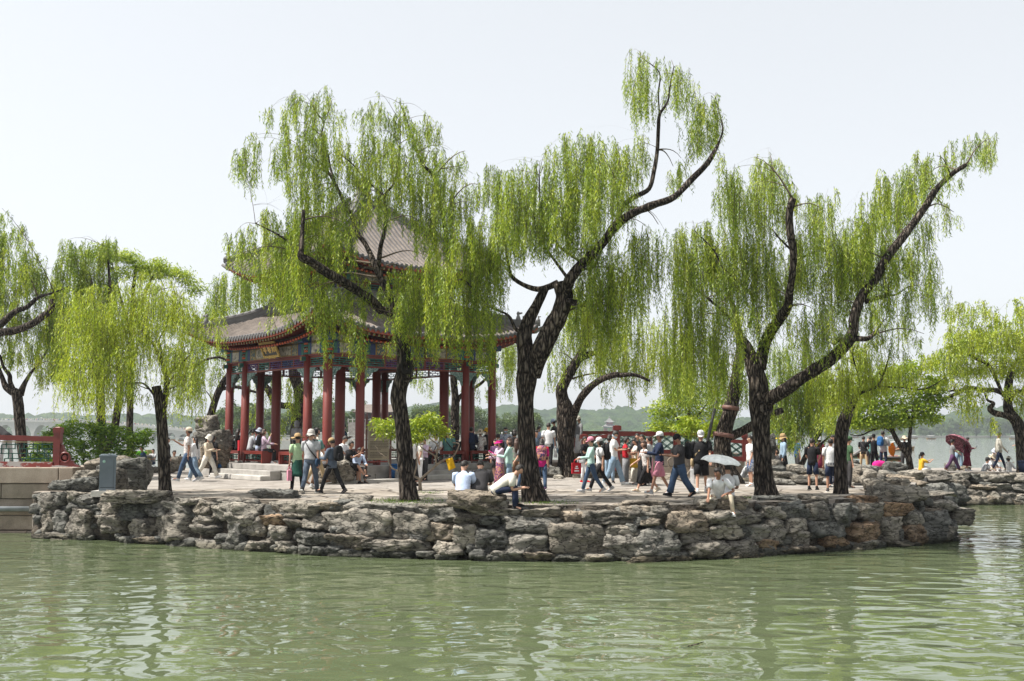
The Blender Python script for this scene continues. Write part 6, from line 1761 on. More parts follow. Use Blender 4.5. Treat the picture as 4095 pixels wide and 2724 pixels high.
for k, (u, v, s_) in enumerate(((1345, 1768, 60), (1460, 1760, 90), (1400, 1772, 70), (1520, 1764, 80))):
    p_ = P(u, v, 208); V, F = rock_verts((s_ / FPX * 208, 2.5, s_ * .45 / FPX * 208), 700 + k, 4)
    o = link("rockery", quads("rockery", V, F, M_ROCK)); o.location = p_
    tag(o, "pale rockery heap behind the white balustrade across the water", "rockery", "rockery heaps on the quay")

# distant trees: three kinds of crown, copied
def far_tree_proto(seed, h, w_, kind):
    cr = Crown(seed)
    rg = cr.rg
    root = empty("distant_tree", (0, 0, 0))
    nb = 26
    for k in range(nb):
        f = rg.uniform(.25, 1.0); a = rg.uniform(0, 2 * np.pi)
        rad = w_ * .5 * (1 - abs(f - .55) * 1.1) * rg.uniform(.3, 1)
        c = np.array([rad * math.cos(a), rad * math.sin(a), h * f * .93])
        r_ = w_ * rg.uniform(.13, .24)
        n = 210
        d = rot_rand(rg, n); p = c + d * r_ * rg.uniform(.5, 1, (n, 1)) * np.array([1, 1, .85])
        D = rot_rand(rg, n); D[:, 2] = D[:, 2] * .5 - (.8 if kind == "w" else .3); D /= np.linalg.norm(D, axis=1, keepdims=True)
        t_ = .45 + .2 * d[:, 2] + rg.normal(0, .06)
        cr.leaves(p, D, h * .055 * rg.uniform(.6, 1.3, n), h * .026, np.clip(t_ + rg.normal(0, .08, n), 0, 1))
    mb = MB(); mb.tube([(0, 0, -.5), (.02 * h, 0, h * .3), (0, .02 * h, h * .7)], [h * .025, h * .02, h * .008], 7); mb.build("trunk", M_BARK, root)
    cr.build(root, LEAF["far"])
    return root
PROTO = [far_tree_proto(61, 10, 8.5, "w"), far_tree_proto(62, 10, 7.0, "b"), far_tree_proto(63, 10, 10.0, "w")]
used = set()
def far_tree(k, u, vtop, vbase, y, label, group, rz):
    o = PROTO[k] if k not in used else copy_tree(PROTO[k])
    used.add(k)
    p = P(u, vbase, y)
    s_ = (vbase - vtop) / FPX * y / 10.0
    o.location = p; o.scale = (s_, s_, s_); o.rotation_euler = (0, 0, rz)
    tag(o, label, "tree", group)
rg_ = random.Random(9)
for k, (u, vt, kind) in enumerate(((870, 1640, 0), (930, 1590, 1), (985, 1610, 0), (1040, 1640, 2), (1100, 1655, 1), (1150, 1640, 0), (1255, 1578, 1), (1300, 1600, 2), (1345, 1640, 0), (1400, 1650, 1), (1450, 1600, 1), (1600, 1650, 0), (1650, 1635, 1), (1700, 1625, 2), (1760, 1620, 0), (1850, 1650, 0), (1905, 1630, 2), (1990, 1648, 1), (2050, 1655, 2), (2130, 1650, 0), (1210, 1620, 2), (1560, 1628, 1))):
    far_tree(kind, u, vt, 1768, 225 + rg_.uniform(0, 25), "hazy round green tree on the quay across the water behind the pavilion", "trees on the quay", rg_.uniform(0, 6))
for k, u in enumerate(range(3360, 4330, 46)):
    vt = np.interp(u, (3300, 3600, 3750, 3850, 4000, 4100, 4300), (1712, 1700, 1680, 1662, 1668, 1665, 1660)) + rg_.uniform(-12, 12)
    far_tree((0, 2, 1, 2)[k % 4], u + rg_.uniform(-12, 12), vt, 1749, 860 + rg_.uniform(0, 50), "hazy willow in the row along the far shore at right", "willows on the far right shore", rg_.uniform(0, 6))
o = MB(); o.box((ux(3850, 880), 910, .3), (260, 90, 1.6)); tag(o.build("far_shore", pm("shore_stone", (0.22, 0.21, 0.19), .9, .2, .2)), kind="structure")

# boats
M_HULL = pm("boat_hull", (0.33, 0.22, 0.12), .6, .2, 2.0)
M_CANOPY = pm("yellow_canopy", (0.70, 0.44, 0.04), .6, .1, 2.0)
M_BOATGREEN = pm("boat_green", (0.03, 0.12, 0.09), .6, .2, 2.0)
M_WHITECAN = pm("pale_canopy", (0.55, 0.55, 0.54), .7, .1, 2.0)
def boat(label, u, vw, length_px, kind, y=None, rz=0.0, group=None):
    y = y or dist(vw, 0.0)
    L = length_px / FPX * y
    o = empty("boat", (ux(u, y), y, 0), rz, label, "boat", group)
    W_ = L * .28; H_ = L * .11
    V, F = [], []
    n = 9
    for i in range(n):
        f = i / (n - 1) * 2 - 1
        w2 = W_ / 2 * (1 - abs(f) ** 3) + .02; z1 = H_ * (1 + .5 * abs(f) ** 3); x = f * L / 2
        V += [(x * .92, 0, -.2), (x, -w2, z1), (x, w2, z1)]
        if i:
            a = (i - 1) * 3
            F += [(a, a + 3, a + 4, a + 1), (a, a + 2, a + 5, a + 3), (a + 1, a + 4, a + 5, a + 2)]
    mb = MB(); mb.add(V, F, 0); mb.build("hull", M_HULL, o)
    hh = L * (.34 if kind != "frame" else .30)
    mb = MB()
    for x in (-.3, .3):
        for s_ in (-1, 1): mb.bar((x * L, s_ * W_ * .4, H_ * .8), (x * L, s_ * W_ * .4, hh), L * .012, L * .012, up=(0, 1, 0))
    mb.build("canopy_post", M_BOATGREEN, o)
    mb = MB()
    if kind == "yellow": hip_roof(mb, L * .72, W_ * .9, hh, L * .06, L * .03, 0, .02, hw1=L * .2)
    else: mb.box((0, 0, hh + L * .012), (L * .68, W_ * .95, L * .024)); mb.box((0, 0, hh + L * .03), (L * .6, W_ * .8, L * .02), taper=.7)
    mb.build("canopy", M_CANOPY if kind == "yellow" else M_WHITECAN, o)
    mb = MB()
    rr = random.Random(int(u))
    for k in range(5 if kind != "yellow" else 9):
        x = L * (-.3 + .6 * (k + .5) / (5 if kind != "yellow" else 9))
        s_ = min(.28, L * .03)
        mb.lathe([(s_ * .7, H_ * .6), (s_, H_ * .6 + s_ * 2), (s_ * .5, H_ * .6 + s_ * 3)], (x, rr.uniform(-.2, .2) * W_, 0), 7, rr.randrange(3)); mb.lathe([(s_ * .2, 0), (s_ * .5, s_ * .4), (s_ * .2, s_ * .9)], (x, 0, H_ * .6 + s_ * 2.9), 7, 2)
    mb.build("passengers", [cloth((.35, .08, .09)), cloth((.6, .6, .6)), cloth((.05, .05, .06))], o)
    return o
boat("big tour boat with a bright yellow canopy right of the forked willow", 3120, 1792, 105, "yellow", rz=.1)
boat("small dark boat left of the forked willow beside the lattice railing end", 3016, 1763, 55, "flat")
boat("nearer wooden boat with a green canopy frame behind the straw hatted man", 3597, 1802, 108, "frame", rz=.05)
boat("pale canopied boat alone on open water left of the boy", 3717, 1757, 40, "flat")
boat("pale canopied boat at the far right behind the willow trunk", 4046, 1757, 38, "flat")
boat("low boat in front of the far shore left of the broad leaved tree", 3410, 1752, 36, "flat")
boat("boat moored by the far shore behind the black shirted man", 3480, 1752, 40, "flat", rz=.3)
boat("boat by the far shore just left of the leaning tree stem", 3562, 1754, 34, "flat")
boat("boat by the far shore just right of the forked tree stem", 3645, 1755, 36, "flat", rz=-.2)
boat("tour boat with a red roof under the bridge arch at left", 138, 1744, 32, "yellow", y=520)
boat("small boat under a right hand arch of the distant bridge", 690, 1752, 34, "flat", y=500)
boat("small boat right of the young willow below the distant bridge", 735, 1754, 36, "flat", y=430, rz=.4)
boat("small boat seen through the shrub under the distant bridge", 560, 1750, 34, "flat", y=480)

# haze over the lake
hz_ = MB(); hz_.box((0, 2050, 24.0), (2600, 4300, 52.0))
hm = bpy.data.materials.new("haze"); hm.use_nodes = True
t = hm.node_tree; t.nodes.clear()
ou = t.nodes.new("ShaderNodeOutputMaterial"); pv = t.nodes.new("ShaderNodeVolumePrincipled")
pv.inputs["Color"].default_value = (0.86, 0.92, 1.0, 1)
pv.inputs["Density"].default_value = HAZE if "HAZE" in globals() else 0.00026
pv.inputs["Anisotropy"].default_value = 0.3
t.links.new(pv.outputs[0], ou.inputs["Volume"])
ho = hz_.build("haze", hm); ho["kind"] = "stuff"
# ------------------------------------------------------------------ people
CL = dict(wh=(.66,.66,.67), ow=(.60,.57,.50), bk=(.016,.016,.018), ch=(.045,.043,.045), nv=(.018,.026,.055), gy=(.20,.20,.21), lg=(.40,.41,.43), jn=(.045,.075,.13), lj=(.20,.28,.37), sl=(.085,.11,.15), mt=(.38,.55,.50), mg=(.42,.58,.36), dg=(.015,.06,.045), pk=(.62,.25,.33), lp=(.52,.40,.50), rd=(.42,.02,.03), mgn=(.55,.02,.20), be=(.55,.47,.36), kh=(.36,.27,.16), br=(.14,.075,.045), bl=(.025,.10,.26), tl=(.10,.22,.21), pu=(.085,.04,.09), ma=(.11,.012,.03), lb=(.42,.50,.66), ye=(.60,.36,.03), st=(.50,.34,.15), tn=(.36,.25,.13), um=(.84,.85,.83), gn=(.05,.10,.05), dn=(.25,.34,.44), sk2=(.30,.15,.10), fl=(.45,.42,.40), db=(.03,.06,.11), or_=(.65,.18,.01))
HAIR = pm("black_hair", (.018, .014, .012), .5, .4, 25, .6, 60); HAIRB = pm("brown_hair", (.06, .03, .02), .5, .4, 25, .6, 60)
SKIN = [pm("skin_light", (.46, .26, .18), .55, .08, 6), pm("skin_mid", (.36, .19, .125), .55, .08, 6), pm("skin_tan", (.26, .13, .08), .55, .08, 6)]
M_SOLE = pm("shoe_sole", (.55, .55, .53), .7, .1, 9)
M_EYE = pm("eye", (.02, .015, .012), .3, .1, 9); M_LIP = pm("lip", (.32, .11, .09), .5, .1, 9)
def floral(name, a, b_, c):
    return MATS.setdefault(name, m_scroll(name, a, b_, c, 16.0))
PRINT = dict(floral=lambda: floral("floral_print", (.03, .03, .09), (.30, .06, .16), (.45, .25, .12)), pale=lambda: floral("pale_print", (.30, .22, .20), (.58, .54, .52), (.66, .65, .64)), check=lambda: floral("blue_check", (.12, .15, .22), (.34, .38, .46), (.5, .53, .6)), maroon=lambda: floral("maroon_print", (.06, .01, .02), (.16, .02, .05), (.50, .22, .28)), blueprint=lambda: floral("blue_print", (.03, .06, .15), (.05, .09, .2), (.5, .5, .52)), stripe=lambda: floral("stripe_knit", (.10, .10, .08), (.22, .16, .18), (.12, .25, .14)))
def cm(c):
    if c in PRINT: return PRINT[c]()
    return cloth(CL[c] if isinstance(c, str) else c)
POSE = dict(
    stand=dict(legs=((2, 3, 4), (-2, 3, 4)), arms=((4, 7, 14, 5), (0, 7, 10, 5))),
    wide=dict(legs=((5, 4, 9), (-5, 4, 9)), arms=((8, 10, 30, 15), (8, 10, 25, 15))),
    walk=dict(legs=((21, 5, 2), (-14, 16, 2)), arms=((-16, 6, 14, 0), (18, 6, 22, 0))),
    walk2=dict(legs=((-15, 20, 2), (19, 4, 2)), arms=((18, 6, 22, 0), (-16, 6, 14, 0))),
    stride=dict(legs=((28, 7, 3), (-22, 15, 3)), arms=((-12, 8, 18, 0), (20, 8, 40, 10))),
    phone=dict(legs=((4, 3, 4), (-4, 4, 4)), arms=((22, 8, 80, 28), (22, 8, 78, 28)), headp=28),
    wphone=dict(legs=((21, 5, 2), (-13, 14, 2)), arms=((25, 8, 75, 28), (22, 8, 72, 28)), headp=25),
    photo=dict(legs=((3, 3, 5), (-3, 3, 5)), arms=((62, 14, 78, 25), (62, 14, 78, 25))),
    fold=dict(legs=((2, 3, 5), (-2, 3, 5)), arms=((18, 10, 92, 62), (18, 10, 88, 62))),
    sit=dict(legs=((84, 84, 7), (80, 86, 7)), arms=((28, 8, 55, 28), (28, 8, 55, 28)), seat=1),
    sitlow=dict(legs=((108, 118, 8), (104, 120, 8)), arms=((45, 8, 50, 26), (45, 8, 50, 26)), seat=1),
    crouch=dict(legs=((112, 138, 6), (100, 130, 8)), arms=((60, 10, 60, 25), (60, 10, 60, 25)), seat=1))
def V3(*a): return Vector(a)
def person(label, u, vh, d, yaw, pose, top, topk, bot, botk, shoe="ch", hair="short", hat=None, z=PLAZA, h=None, lean=0, headp=None, heady=0, fat=1.0, fem=False, skin=0, legs=None, arms=None, hairc=None, bag=None, hold=None, extra=None, group=None, mask=False):
    po = dict(POSE[pose])
    if legs: po["legs"] = legs
    if arms: po["arms"] = arms
    hp_ = po.get("headp", 4) if headp is None else headp
    seat = po.get("seat")
    zt = P(u, vh, d).z
    if z is None: h = h or 1.68; z = zt - h
    if h is None: h = min(1.86, max(1.50, (zt - z + (.05 if hat else .0)) / (1 - .25 * (1 - math.cos(R(lean)))))) if not seat else 1.68
    s = h / 1.72
    root = empty("person", (ux(u, d), d, z), R(yaw + 180), label, "person", group)
    up = V3(0, math.sin(R(lean)), math.cos(R(lean))); X_ = V3(1, 0, 0)
    p0 = V3(0, 0, 0.10 * s)
    def leg(q, sd):
        hp, kn, ab = q
        a = V3(sd * .088 * s, 0, 0)
        k = a + V3(sd * math.sin(R(ab)), math.sin(R(hp)) * math.cos(R(ab)), -math.cos(R(hp)) * math.cos(R(ab))).normalized() * .425 * s
        an = k + V3(sd * math.sin(R(ab * .3)), math.sin(R(hp - kn)), -math.cos(R(hp - kn))).normalized() * .41 * s
        fp_ = (hp - kn)
        fp_ = max(-60, min(20, fp_ * (.8 if fp_ < 0 else .6)))
        toe = an + V3(sd * .03, math.cos(R(fp_)) * .15, math.sin(R(fp_)) * .15 - .045) * s
        return [a, k, an, toe, fp_]
    LG = [leg(po["legs"][0], -1), leg(po["legs"][1], 1)]
    if not seat:
        low = min(min(l[2].z - .075 * s, l[3].z - .03 * s) for l in LG)
        p0 = V3(0, 0, -low)
    for l in LG:
        for i in range(4): l[i] = l[i] + p0 - (V3(0, 0, .02) if i == 0 else V3(0, 0, 0))
    waist, chest, nb = p0 + up * .13 * s, p0 + up * .34 * s, p0 + up * .515 * s
    hd = V3(0, math.sin(R(lean * .55 + hp_ * .5)), math.cos(R(lean * .55 + hp_ * .5)))
    hc = nb + hd * .165 * s
    sw = (.168 if fem else .190) * s * (1 + (fat - 1) * .5)
    if seat:
        root.location.z = min(z + .22, max(z - .22, zt - hc.z - (.15 if hat else .13) * s))
    AR = []
    for q, sd in zip(po["arms"], (-1, 1)):
        pt, ab, el, inw = q
        sh = nb - up * .055 * s + X_ * sd * sw
        e = sh + V3(sd * math.sin(R(ab)), math.sin(R(pt)) * math.cos(R(ab)), -math.cos(R(pt)) * math.cos(R(ab))).normalized() * .285 * s
        fd = V3(-sd * math.sin(R(inw)) + sd * math.sin(R(ab)) * .4, math.sin(R(pt + el)) * math.cos(R(inw)), -math.cos(R(pt + el)) * math.cos(R(inw))).normalized()
        w_ = e + fd * .245 * s
        AR.append([sh, e, w_, fd])
    # --- the body: one skin grown over a skeleton, fingers and all
    vs, es, rs = [], [], []
    def nd(p, r, par=None):
        vs.append(p[:]); rs.append(r * s)
        if par is not None: es.append((par, len(vs) - 1))
        return len(vs) - 1
    n0 = nd(p0, .105); n1 = nd(waist, .098, n0); n2 = nd(chest, .105, n1); n3 = nd(nb, .052, n2)
    hf = Matrix.Rotation(R(heady), 4, 'Z') @ Matrix.Rotation(-R(hp_), 4, 'X')
    Mh = Matrix.Translation(hc) @ hf @ Matrix.Diagonal((s, s, s, 1))
    f = lambda x, y, z_: Mh @ V3(x, y, z_)
    n4 = nd(f(0, -.012, -.075), .054, n3); n5 = nd(f(0, .012, -.03), .072, n4); n6 = nd(f(0, 0, .045), .078, n5); n7 = nd(f(0, -.005, .085), .055, n6)
    nn = nd(f(0, .088, -.012), .016, n5)
    for sd in (-1, 1): nd(f(sd * .078, -.005, -.005), .016, n5)
    for l in LG:
        a = nd(l[0], .080, n0); b_ = nd(l[1], .052, a); c = nd(l[1] * .6 + l[2] * .4, .047, b_); c = nd(l[2], .034, c); nd(l[3], .028, c)
    for (sh, e, w_, fd), sd in zip(AR, (-1, 1)):
        a = nd(nb - up * .05 * s + X_ * sd * sw * .55, .058, n2); a = nd(sh, .050, a); b_ = nd(e, .036, a); c = nd(w_, .025, b_)
        ax = fd.cross(V3(0, 0, 1)); ax = ax.normalized() if ax.length > .1 else X_
        pn = ax.cross(fd)
        pl = nd(w_ + fd * .055 * s, .024, c)
        for k in range(4):
            o_ = ax * (k - 1.5) * .019 * s
            L = (.070, .082, .078, .060)[k] * s
            q1 = nd(w_ + fd * .085 * s + o_, .0095, pl); q2 = nd(w_ + fd * (.085 * s + L * .55) + o_ - pn * .008 * s, .0085, q1); nd(w_ + fd * (.085 * s + L * .95) + o_ - pn * .026 * s, .0075, q2)
        t1 = nd(w_ + fd * .045 * s - ax * .032 * s, .0105, pl); nd(w_ + fd * .085 * s - ax * .045 * s - pn * .012 * s, .009, t1)
    me = bpy.data.meshes.new("body")
    me.from_pydata(vs, es, [])
    bo = link("body", me, root)
    me.materials.append(SKIN[skin])
    sk = bo.modifiers.new("skin", 'SKIN'); sk.use_smooth_shade = True
    for i, r in enumerate(rs):
        me.skin_vertices[0].data[i].radius = (r, r)
    me.skin_vertices[0].data[0].use_root = True
    ss = bo.modifiers.new("sub", 'SUBSURF'); ss.levels = 1; ss.render_levels = 1
    # face
    if d < 38 and abs(((yaw + heady + 180) % 360) - 180) < 125:
        mb = MB()
        for sd in (-1, 1):
            mb.lathe([(.004, -.006), (.012, -.003), (.012, .003), (.004, .006)], n=8, sy=.6, M=Mh @ Matrix.Translation((sd * .031, .079, .018)) @ Matrix.Rotation(R(90), 4, 'X'))
            mb.box(None, (.034, .010, .007), M=Mh @ Matrix.Translation((sd * .032, .081, .038)))
        mb.build("eyes", M_EYE, root)
        if not mask:
            mb = MB(); mb.box(None, (.044, .012, .012), M=Mh @ Matrix.Translation((0, .080, -.055)), taper=.7); mb.build("mouth", M_LIP, root)
    if mask:
        mb = MB(); mb.lathe([(.065, -.06), (.092, -.03), (.094, .0), (.07, .02)], n=12, sx=.78, M=Mh @ Matrix.Translation((0, .012, -.03))); mb.build("face_mask", cloth((.42, .50, .58)), root)
    # --- clothes
    rg_ = random.Random(int(u * 7 + vh))
    def wr(mb, a=.007):
        V = np.array([p[:] for p in mb.v]); V = V + a * np.stack([vnoise(V * 9 + u, k) for k in range(3)], 1)
        mb.v = [tuple(p) for p in V]
        return mb
    gx = (.92 if fem else 1.0) * fat * s
    tw = lambda t_, x, y: (p0 + up * t_ * s, (x * gx, y * gx * (.9 + .1 * fat)))
    hem = {"tuck": .02, "long": -.13, "tee": -.09, "crop": .10}.get("tuck" if topk.endswith("t") else "long" if topk == "coat" else "crop" if topk == "crop" else "tee")
    rings = [tw(hem, .170, .125), tw(.05, .166, .122), tw(.15, .158 if not fem else .145, .116), tw(.28, .172, .122), tw(.38, .180, .120), tw(.44, .178, .104), tw(.485, .140, .082), tw(.512, .075, .066), tw(.535, .066, .062)]
    mb = MB(); mb.tube([a for a, _ in rings], [b_ for _, b_ in rings], 16, 0, ref=(1, 0, 0))
    for (sh, e, w_, fd), sd in zip(AR, (-1, 1)):
        inn = sh - X_ * sd * .06 * s + V3(0, 0, .004)
        if topk.startswith("vest"): continue
        if topk in ("long", "coat", "longt"):
            mb.tube([inn, sh, sh * .5 + e * .5, e, e * .45 + w_ * .55, w_ + fd * .01], [.066 * gx, .070 * gx, .062 * gx, .053 * gx, .050 * gx, .042 * gx], 10)
        else:
            q = sh + (e - sh) * .72
            mb.tube([inn, sh, sh * .5 + q * .5, q], [.064 * gx, .072 * gx, .070 * gx, .068 * gx], 10)
    wr(mb).build("shirt" if topk not in ("coat",) else "coat", cm(top), root)
    lw = {"wide": 1.3, "slim": .86}.get(botk, 1.0) * (.96 if fem else 1.0) * (.5 + .5 * fat)
    if botk in ("trousers", "wide", "slim", "shorts", "capri"):
        mb = MB()
        dn = V3(0, 0, -1) if not seat else V3(0, .25, -1).normalized()
        mb.tube([p0 + up * .08 * s, p0 + up * .02 * s, p0 + dn * .05 * s, p0 + dn * .11 * s], [(.150 * gx, .110 * gx), (.166 * gx, .122 * gx), (.162 * gx, .122 * gx), (.10 * gx, .09 * gx)], 14, 0, ref=(1, 0, 0))
        for l in LG:
            h_, k, an = l[0], l[1], l[2]
            h2 = h_ + (k - h_) * -.05
            if botk == "shorts": mb.tube([h2, h_ * .5 + k * .5, h_ * .04 + k * .96], [.090 * s * lw, .092 * s * lw, .090 * s * lw], 10)
            else:
                e_ = an if botk != "capri" else k * .42 + an * .58
                e_ = e_ + (k - an).normalized() * .02
                w2 = .068 if botk == "wide" else .058
                mb.tube([h2, h_ * .5 + k * .5, h_ * .1 + k * .9, k * .9 + e_ * .1, k * .5 + e_ * .5, e_], [.092 * s * lw, .083 * s * lw, .070 * s * lw, .067 * s * lw, .062 * s * lw, w2 * s * lw], 10)
        wr(mb).build("shorts" if botk == "shorts" else "trousers", cm(bot), root)
    else:
        fr = {"skirt": .30, "midi": .72, "maxi": .92, "dress": .55}[botk]
        km = (LG[0][1] + LG[1][1]) / 2; am = (LG[0][2] + LG[1][2]) / 2
        mid = p0 + (km - p0) * .5
        end = km + (am - km) * fr if fr > .35 else p0 + (km - p0) * (.75 + fr)
        sp = abs(LG[0][1].y - LG[1][1].y) * .5
        mb = MB(); mb.tube([p0 + up * .10 * s, p0 + up * .02 * s, mid, km * .9 + p0 * .1 if fr > .35 else mid * .4 + end * .6, end], [(.145 * gx, .108 * gx), (.165 * gx, .125 * gx), (.180 * gx, .15 * gx + sp * .3), (.19 * gx, .16 * gx + sp * .6), ((.20 + .07 * fr) * gx, (.17 + .09 * fr) * gx + sp * .8)], 16, 0, ref=(1, 0, 0))
        wr(mb, .016).build("skirt", cm(bot), root)
        if extra == "leggings":
            mb = MB()
            for l in LG: mb.tube([l[0], l[1], l[2]], [.08 * s, .062 * s, .052 * s], 9)
            mb.build("leggings", cm("bk"), root)
    for l in LG:
        an, fp_ = l[2], l[4]
        fw = V3(0, math.cos(R(fp_)), math.sin(R(fp_))); uz = V3(0, -math.sin(R(fp_)), math.cos(R(fp_)))
        b0 = an - uz * .040 * s
        mb = MB()
        mb.tube([b0 - fw * .065 * s + uz * .005, b0 - fw * .04 * s + uz * .01, b0 + fw * .04 * s + uz * .006, b0 + fw * .12 * s - uz * .004, b0 + fw * .185 * s - uz * .012], [(.026 * s, .030 * s), (.040 * s, .046 * s), (.044 * s, .044 * s), (.047 * s, .034 * s), (.024 * s, .018 * s)], 10, 0, ref=(1, 0, 0))
        mb.tube([an + uz * .045 * s, an - uz * .02 * s], [.042 * s, .045 * s], 9, 0)
        mb.bar(b0 - fw * .075 * s - uz * .034 * s, b0 + fw * .185 * s - uz * .034 * s, .088 * s, .022 * s, 1)
        mb.build("shoe", [cm(shoe), M_SOLE if shoe not in ("bk",) else cm("ch")], root)
    # --- hair and hat, in the head's own frame
    hm_ = HAIRB if hairc == "brown" else HAIR
    if hair:
        Vh, Fh = ICO[3]
        q = Vh * np.array([.086, .103, .112]) + np.array([0, -.004, .022])
        face = (Vh[:, 1] > .30) & (Vh[:, 2] < .40)
        q[face] *= .72
        low_ = (Vh[:, 2] < (-.55 if hair == "short" else -.75)) & ~face
        q[low_] *= .70
        q = q + Vh * (vnoise(q * 40 + u, 2) * .006)[:, None]
        W_ = [tuple(Mh @ Vector(p)) for p in q]
        mb = MB(); mb.add(W_, [tuple(f_) for f_ in Fh], 0, True)
        if hair in ("long", "bob"):
            L = .30 if hair == "long" else .0
            if hair == "long": mb.tube([f(0, -.05, .04), f(0, -.075, -.06), nb - V3(0, .075, .02) * s, nb + up * -.2 * s - V3(0, .125, 0) * s], [(.08 * s, .05 * s), (.088 * s, .05 * s), (.085 * s, .038 * s), (.04 * s, .02 * s)], 10, 0, ref=(1, 0, 0))
            else: mb.tube([f(0, -.02, .03), f(0, -.03, -.05), f(0, -.03, -.10)], [(.09 * s, .085 * s), (.097 * s, .082 * s), (.08 * s, .06 * s)], 12, 0, ref=(1, 0, 0))
        if hair == "tail": mb.tube([f(0, -.09, .05), f(0, -.15, .0), f(0, -.15, -.14), f(0, -.13, -.22)], [.025 * s, .036 * s, .03 * s, .01 * s], 8)
        if hair == "bun": mb.lathe([(.01, -.04), (.045, 0), (.01, .04)], n=9, M=Mh @ Matrix.Translation((0, -.09, .09)))
        mb.build("hair", hm_, root)
    if hat:
        k, hc_ = hat
        mb = MB()
        A = [(.094, .0), (.096, .04), (.088, .085), (.06, .118), (.012, .132)]
        Mk = Mh @ Matrix.Translation((0, -.004, .035)) @ Matrix.Rotation(R(-6), 4, 'X')
        if k in ("cap", "rcap"):
            mb.lathe(A, n=16, sy=1.14, M=Mk)
            sg = 1 if k == "cap" else -1
            pl = [(.07 * math.cos(a) * 1.15, .09 + .085 * math.sin(a)) for a in [math.pi * i / 8 for i in range(9)]]
            V = [Mk @ V3(x, sg * y, .006 - .25 * max(0, y - .09) + .0) for x, y in pl] + [Mk @ V3(x, sg * y, .014 - .25 * max(0, y - .09)) for x, y in pl]
            n = 9
            mb.add(V, [tuple(range(n)), tuple(range(2 * n - 1, n - 1, -1))] + [(i, (i + 1) % n, (i + 1) % n + n, i + n) for i in range(n)])
        elif k == "visor":
            mb.lathe([(.094, .0), (.096, .045)], n=16, sy=1.14, M=Mk)
            mb.lathe([(.10, .004), (.17, -.03), (.165, -.034), (.10, .0)], n=18, sx=.85, M=Mk @ Matrix.Translation((0, .05, 0)))
        elif k == "hood":
            mb.lathe([(.10, -.16), (.105, -.06), (.112, .02), (.10, .07), (.06, .115), (.01, .13)], n=16, sy=1.12, M=Mh @ Matrix.Translation((0, -.02, .02)))
        else:
            br_ = dict(bucket=.145, sun=.235, straw=.21)[k]
            dr = dict(bucket=.055, sun=.045, straw=.02)[k]
            prof = [(br_, -dr), (br_ * .8, -dr * .45), (.102, .012), (.098, .05), (.086, .10), (.05, .125), (.01, .13)]
            V, F = [], []
            n = 22
            for r_, z_ in prof:
                for i in range(n):
                    a = 2 * math.pi * i / n
                    wv = (.018 * math.sin(a * 3 + u) + .012 * math.sin(a * 5)) * (r_ > .12)
                    V.append(Mk @ V3(r_ * math.cos(a), r_ * 1.1 * math.sin(a), z_ + wv))
            for j in range(len(prof) - 1):
                F += [(j * n + i, j * n + (i + 1) % n, (j + 1) * n + (i + 1) % n, (j + 1) * n + i) for i in range(n)]
            F.append(tuple(range((len(prof) - 1) * n, len(prof) * n)))
            mb.add(V, F, 0, True)
            mb.tube([Mk @ V3(.101 * math.cos(a), .111 * math.sin(a), .022) for a in [2 * math.pi * i / 18 for i in range(19)]], .010 * s, 6, 1)
        mb.build("hat", [cm(hc_), cm("br" if hc_ in ("st", "tn") else hc_)], root)
    W = root.matrix_basis.copy() if False else Matrix.Translation(root.location) @ Matrix.Rotation(root.rotation_euler.z, 4, 'Z')
    info = dict(W=W, s=s, AR=AR, LG=LG, p0=p0, nb=nb, chest=chest, up=up, gx=gx, hc=hc, root=root)
    if bag:
        for b_ in (bag if isinstance(bag[0], tuple) else [bag]): make_bag(info, *b_)
    if hold:
        for h_ in (hold if isinstance(hold[0], tuple) else [hold]): make_hold(info, *h_)
    return info
def sbox(mb, c, d, M, m=0, pw_=3.2):
    """a soft, stuffed box"""
    V, F = ICO[3]
    q = V / (np.abs(V) ** pw_).sum(1, keepdims=True) ** (1 / pw_) * np.array(d) / 2 + np.array(c)
    mb.add([tuple(M @ Vector(p)) for p in q], [tuple(f_) for f_ in F], m, True)
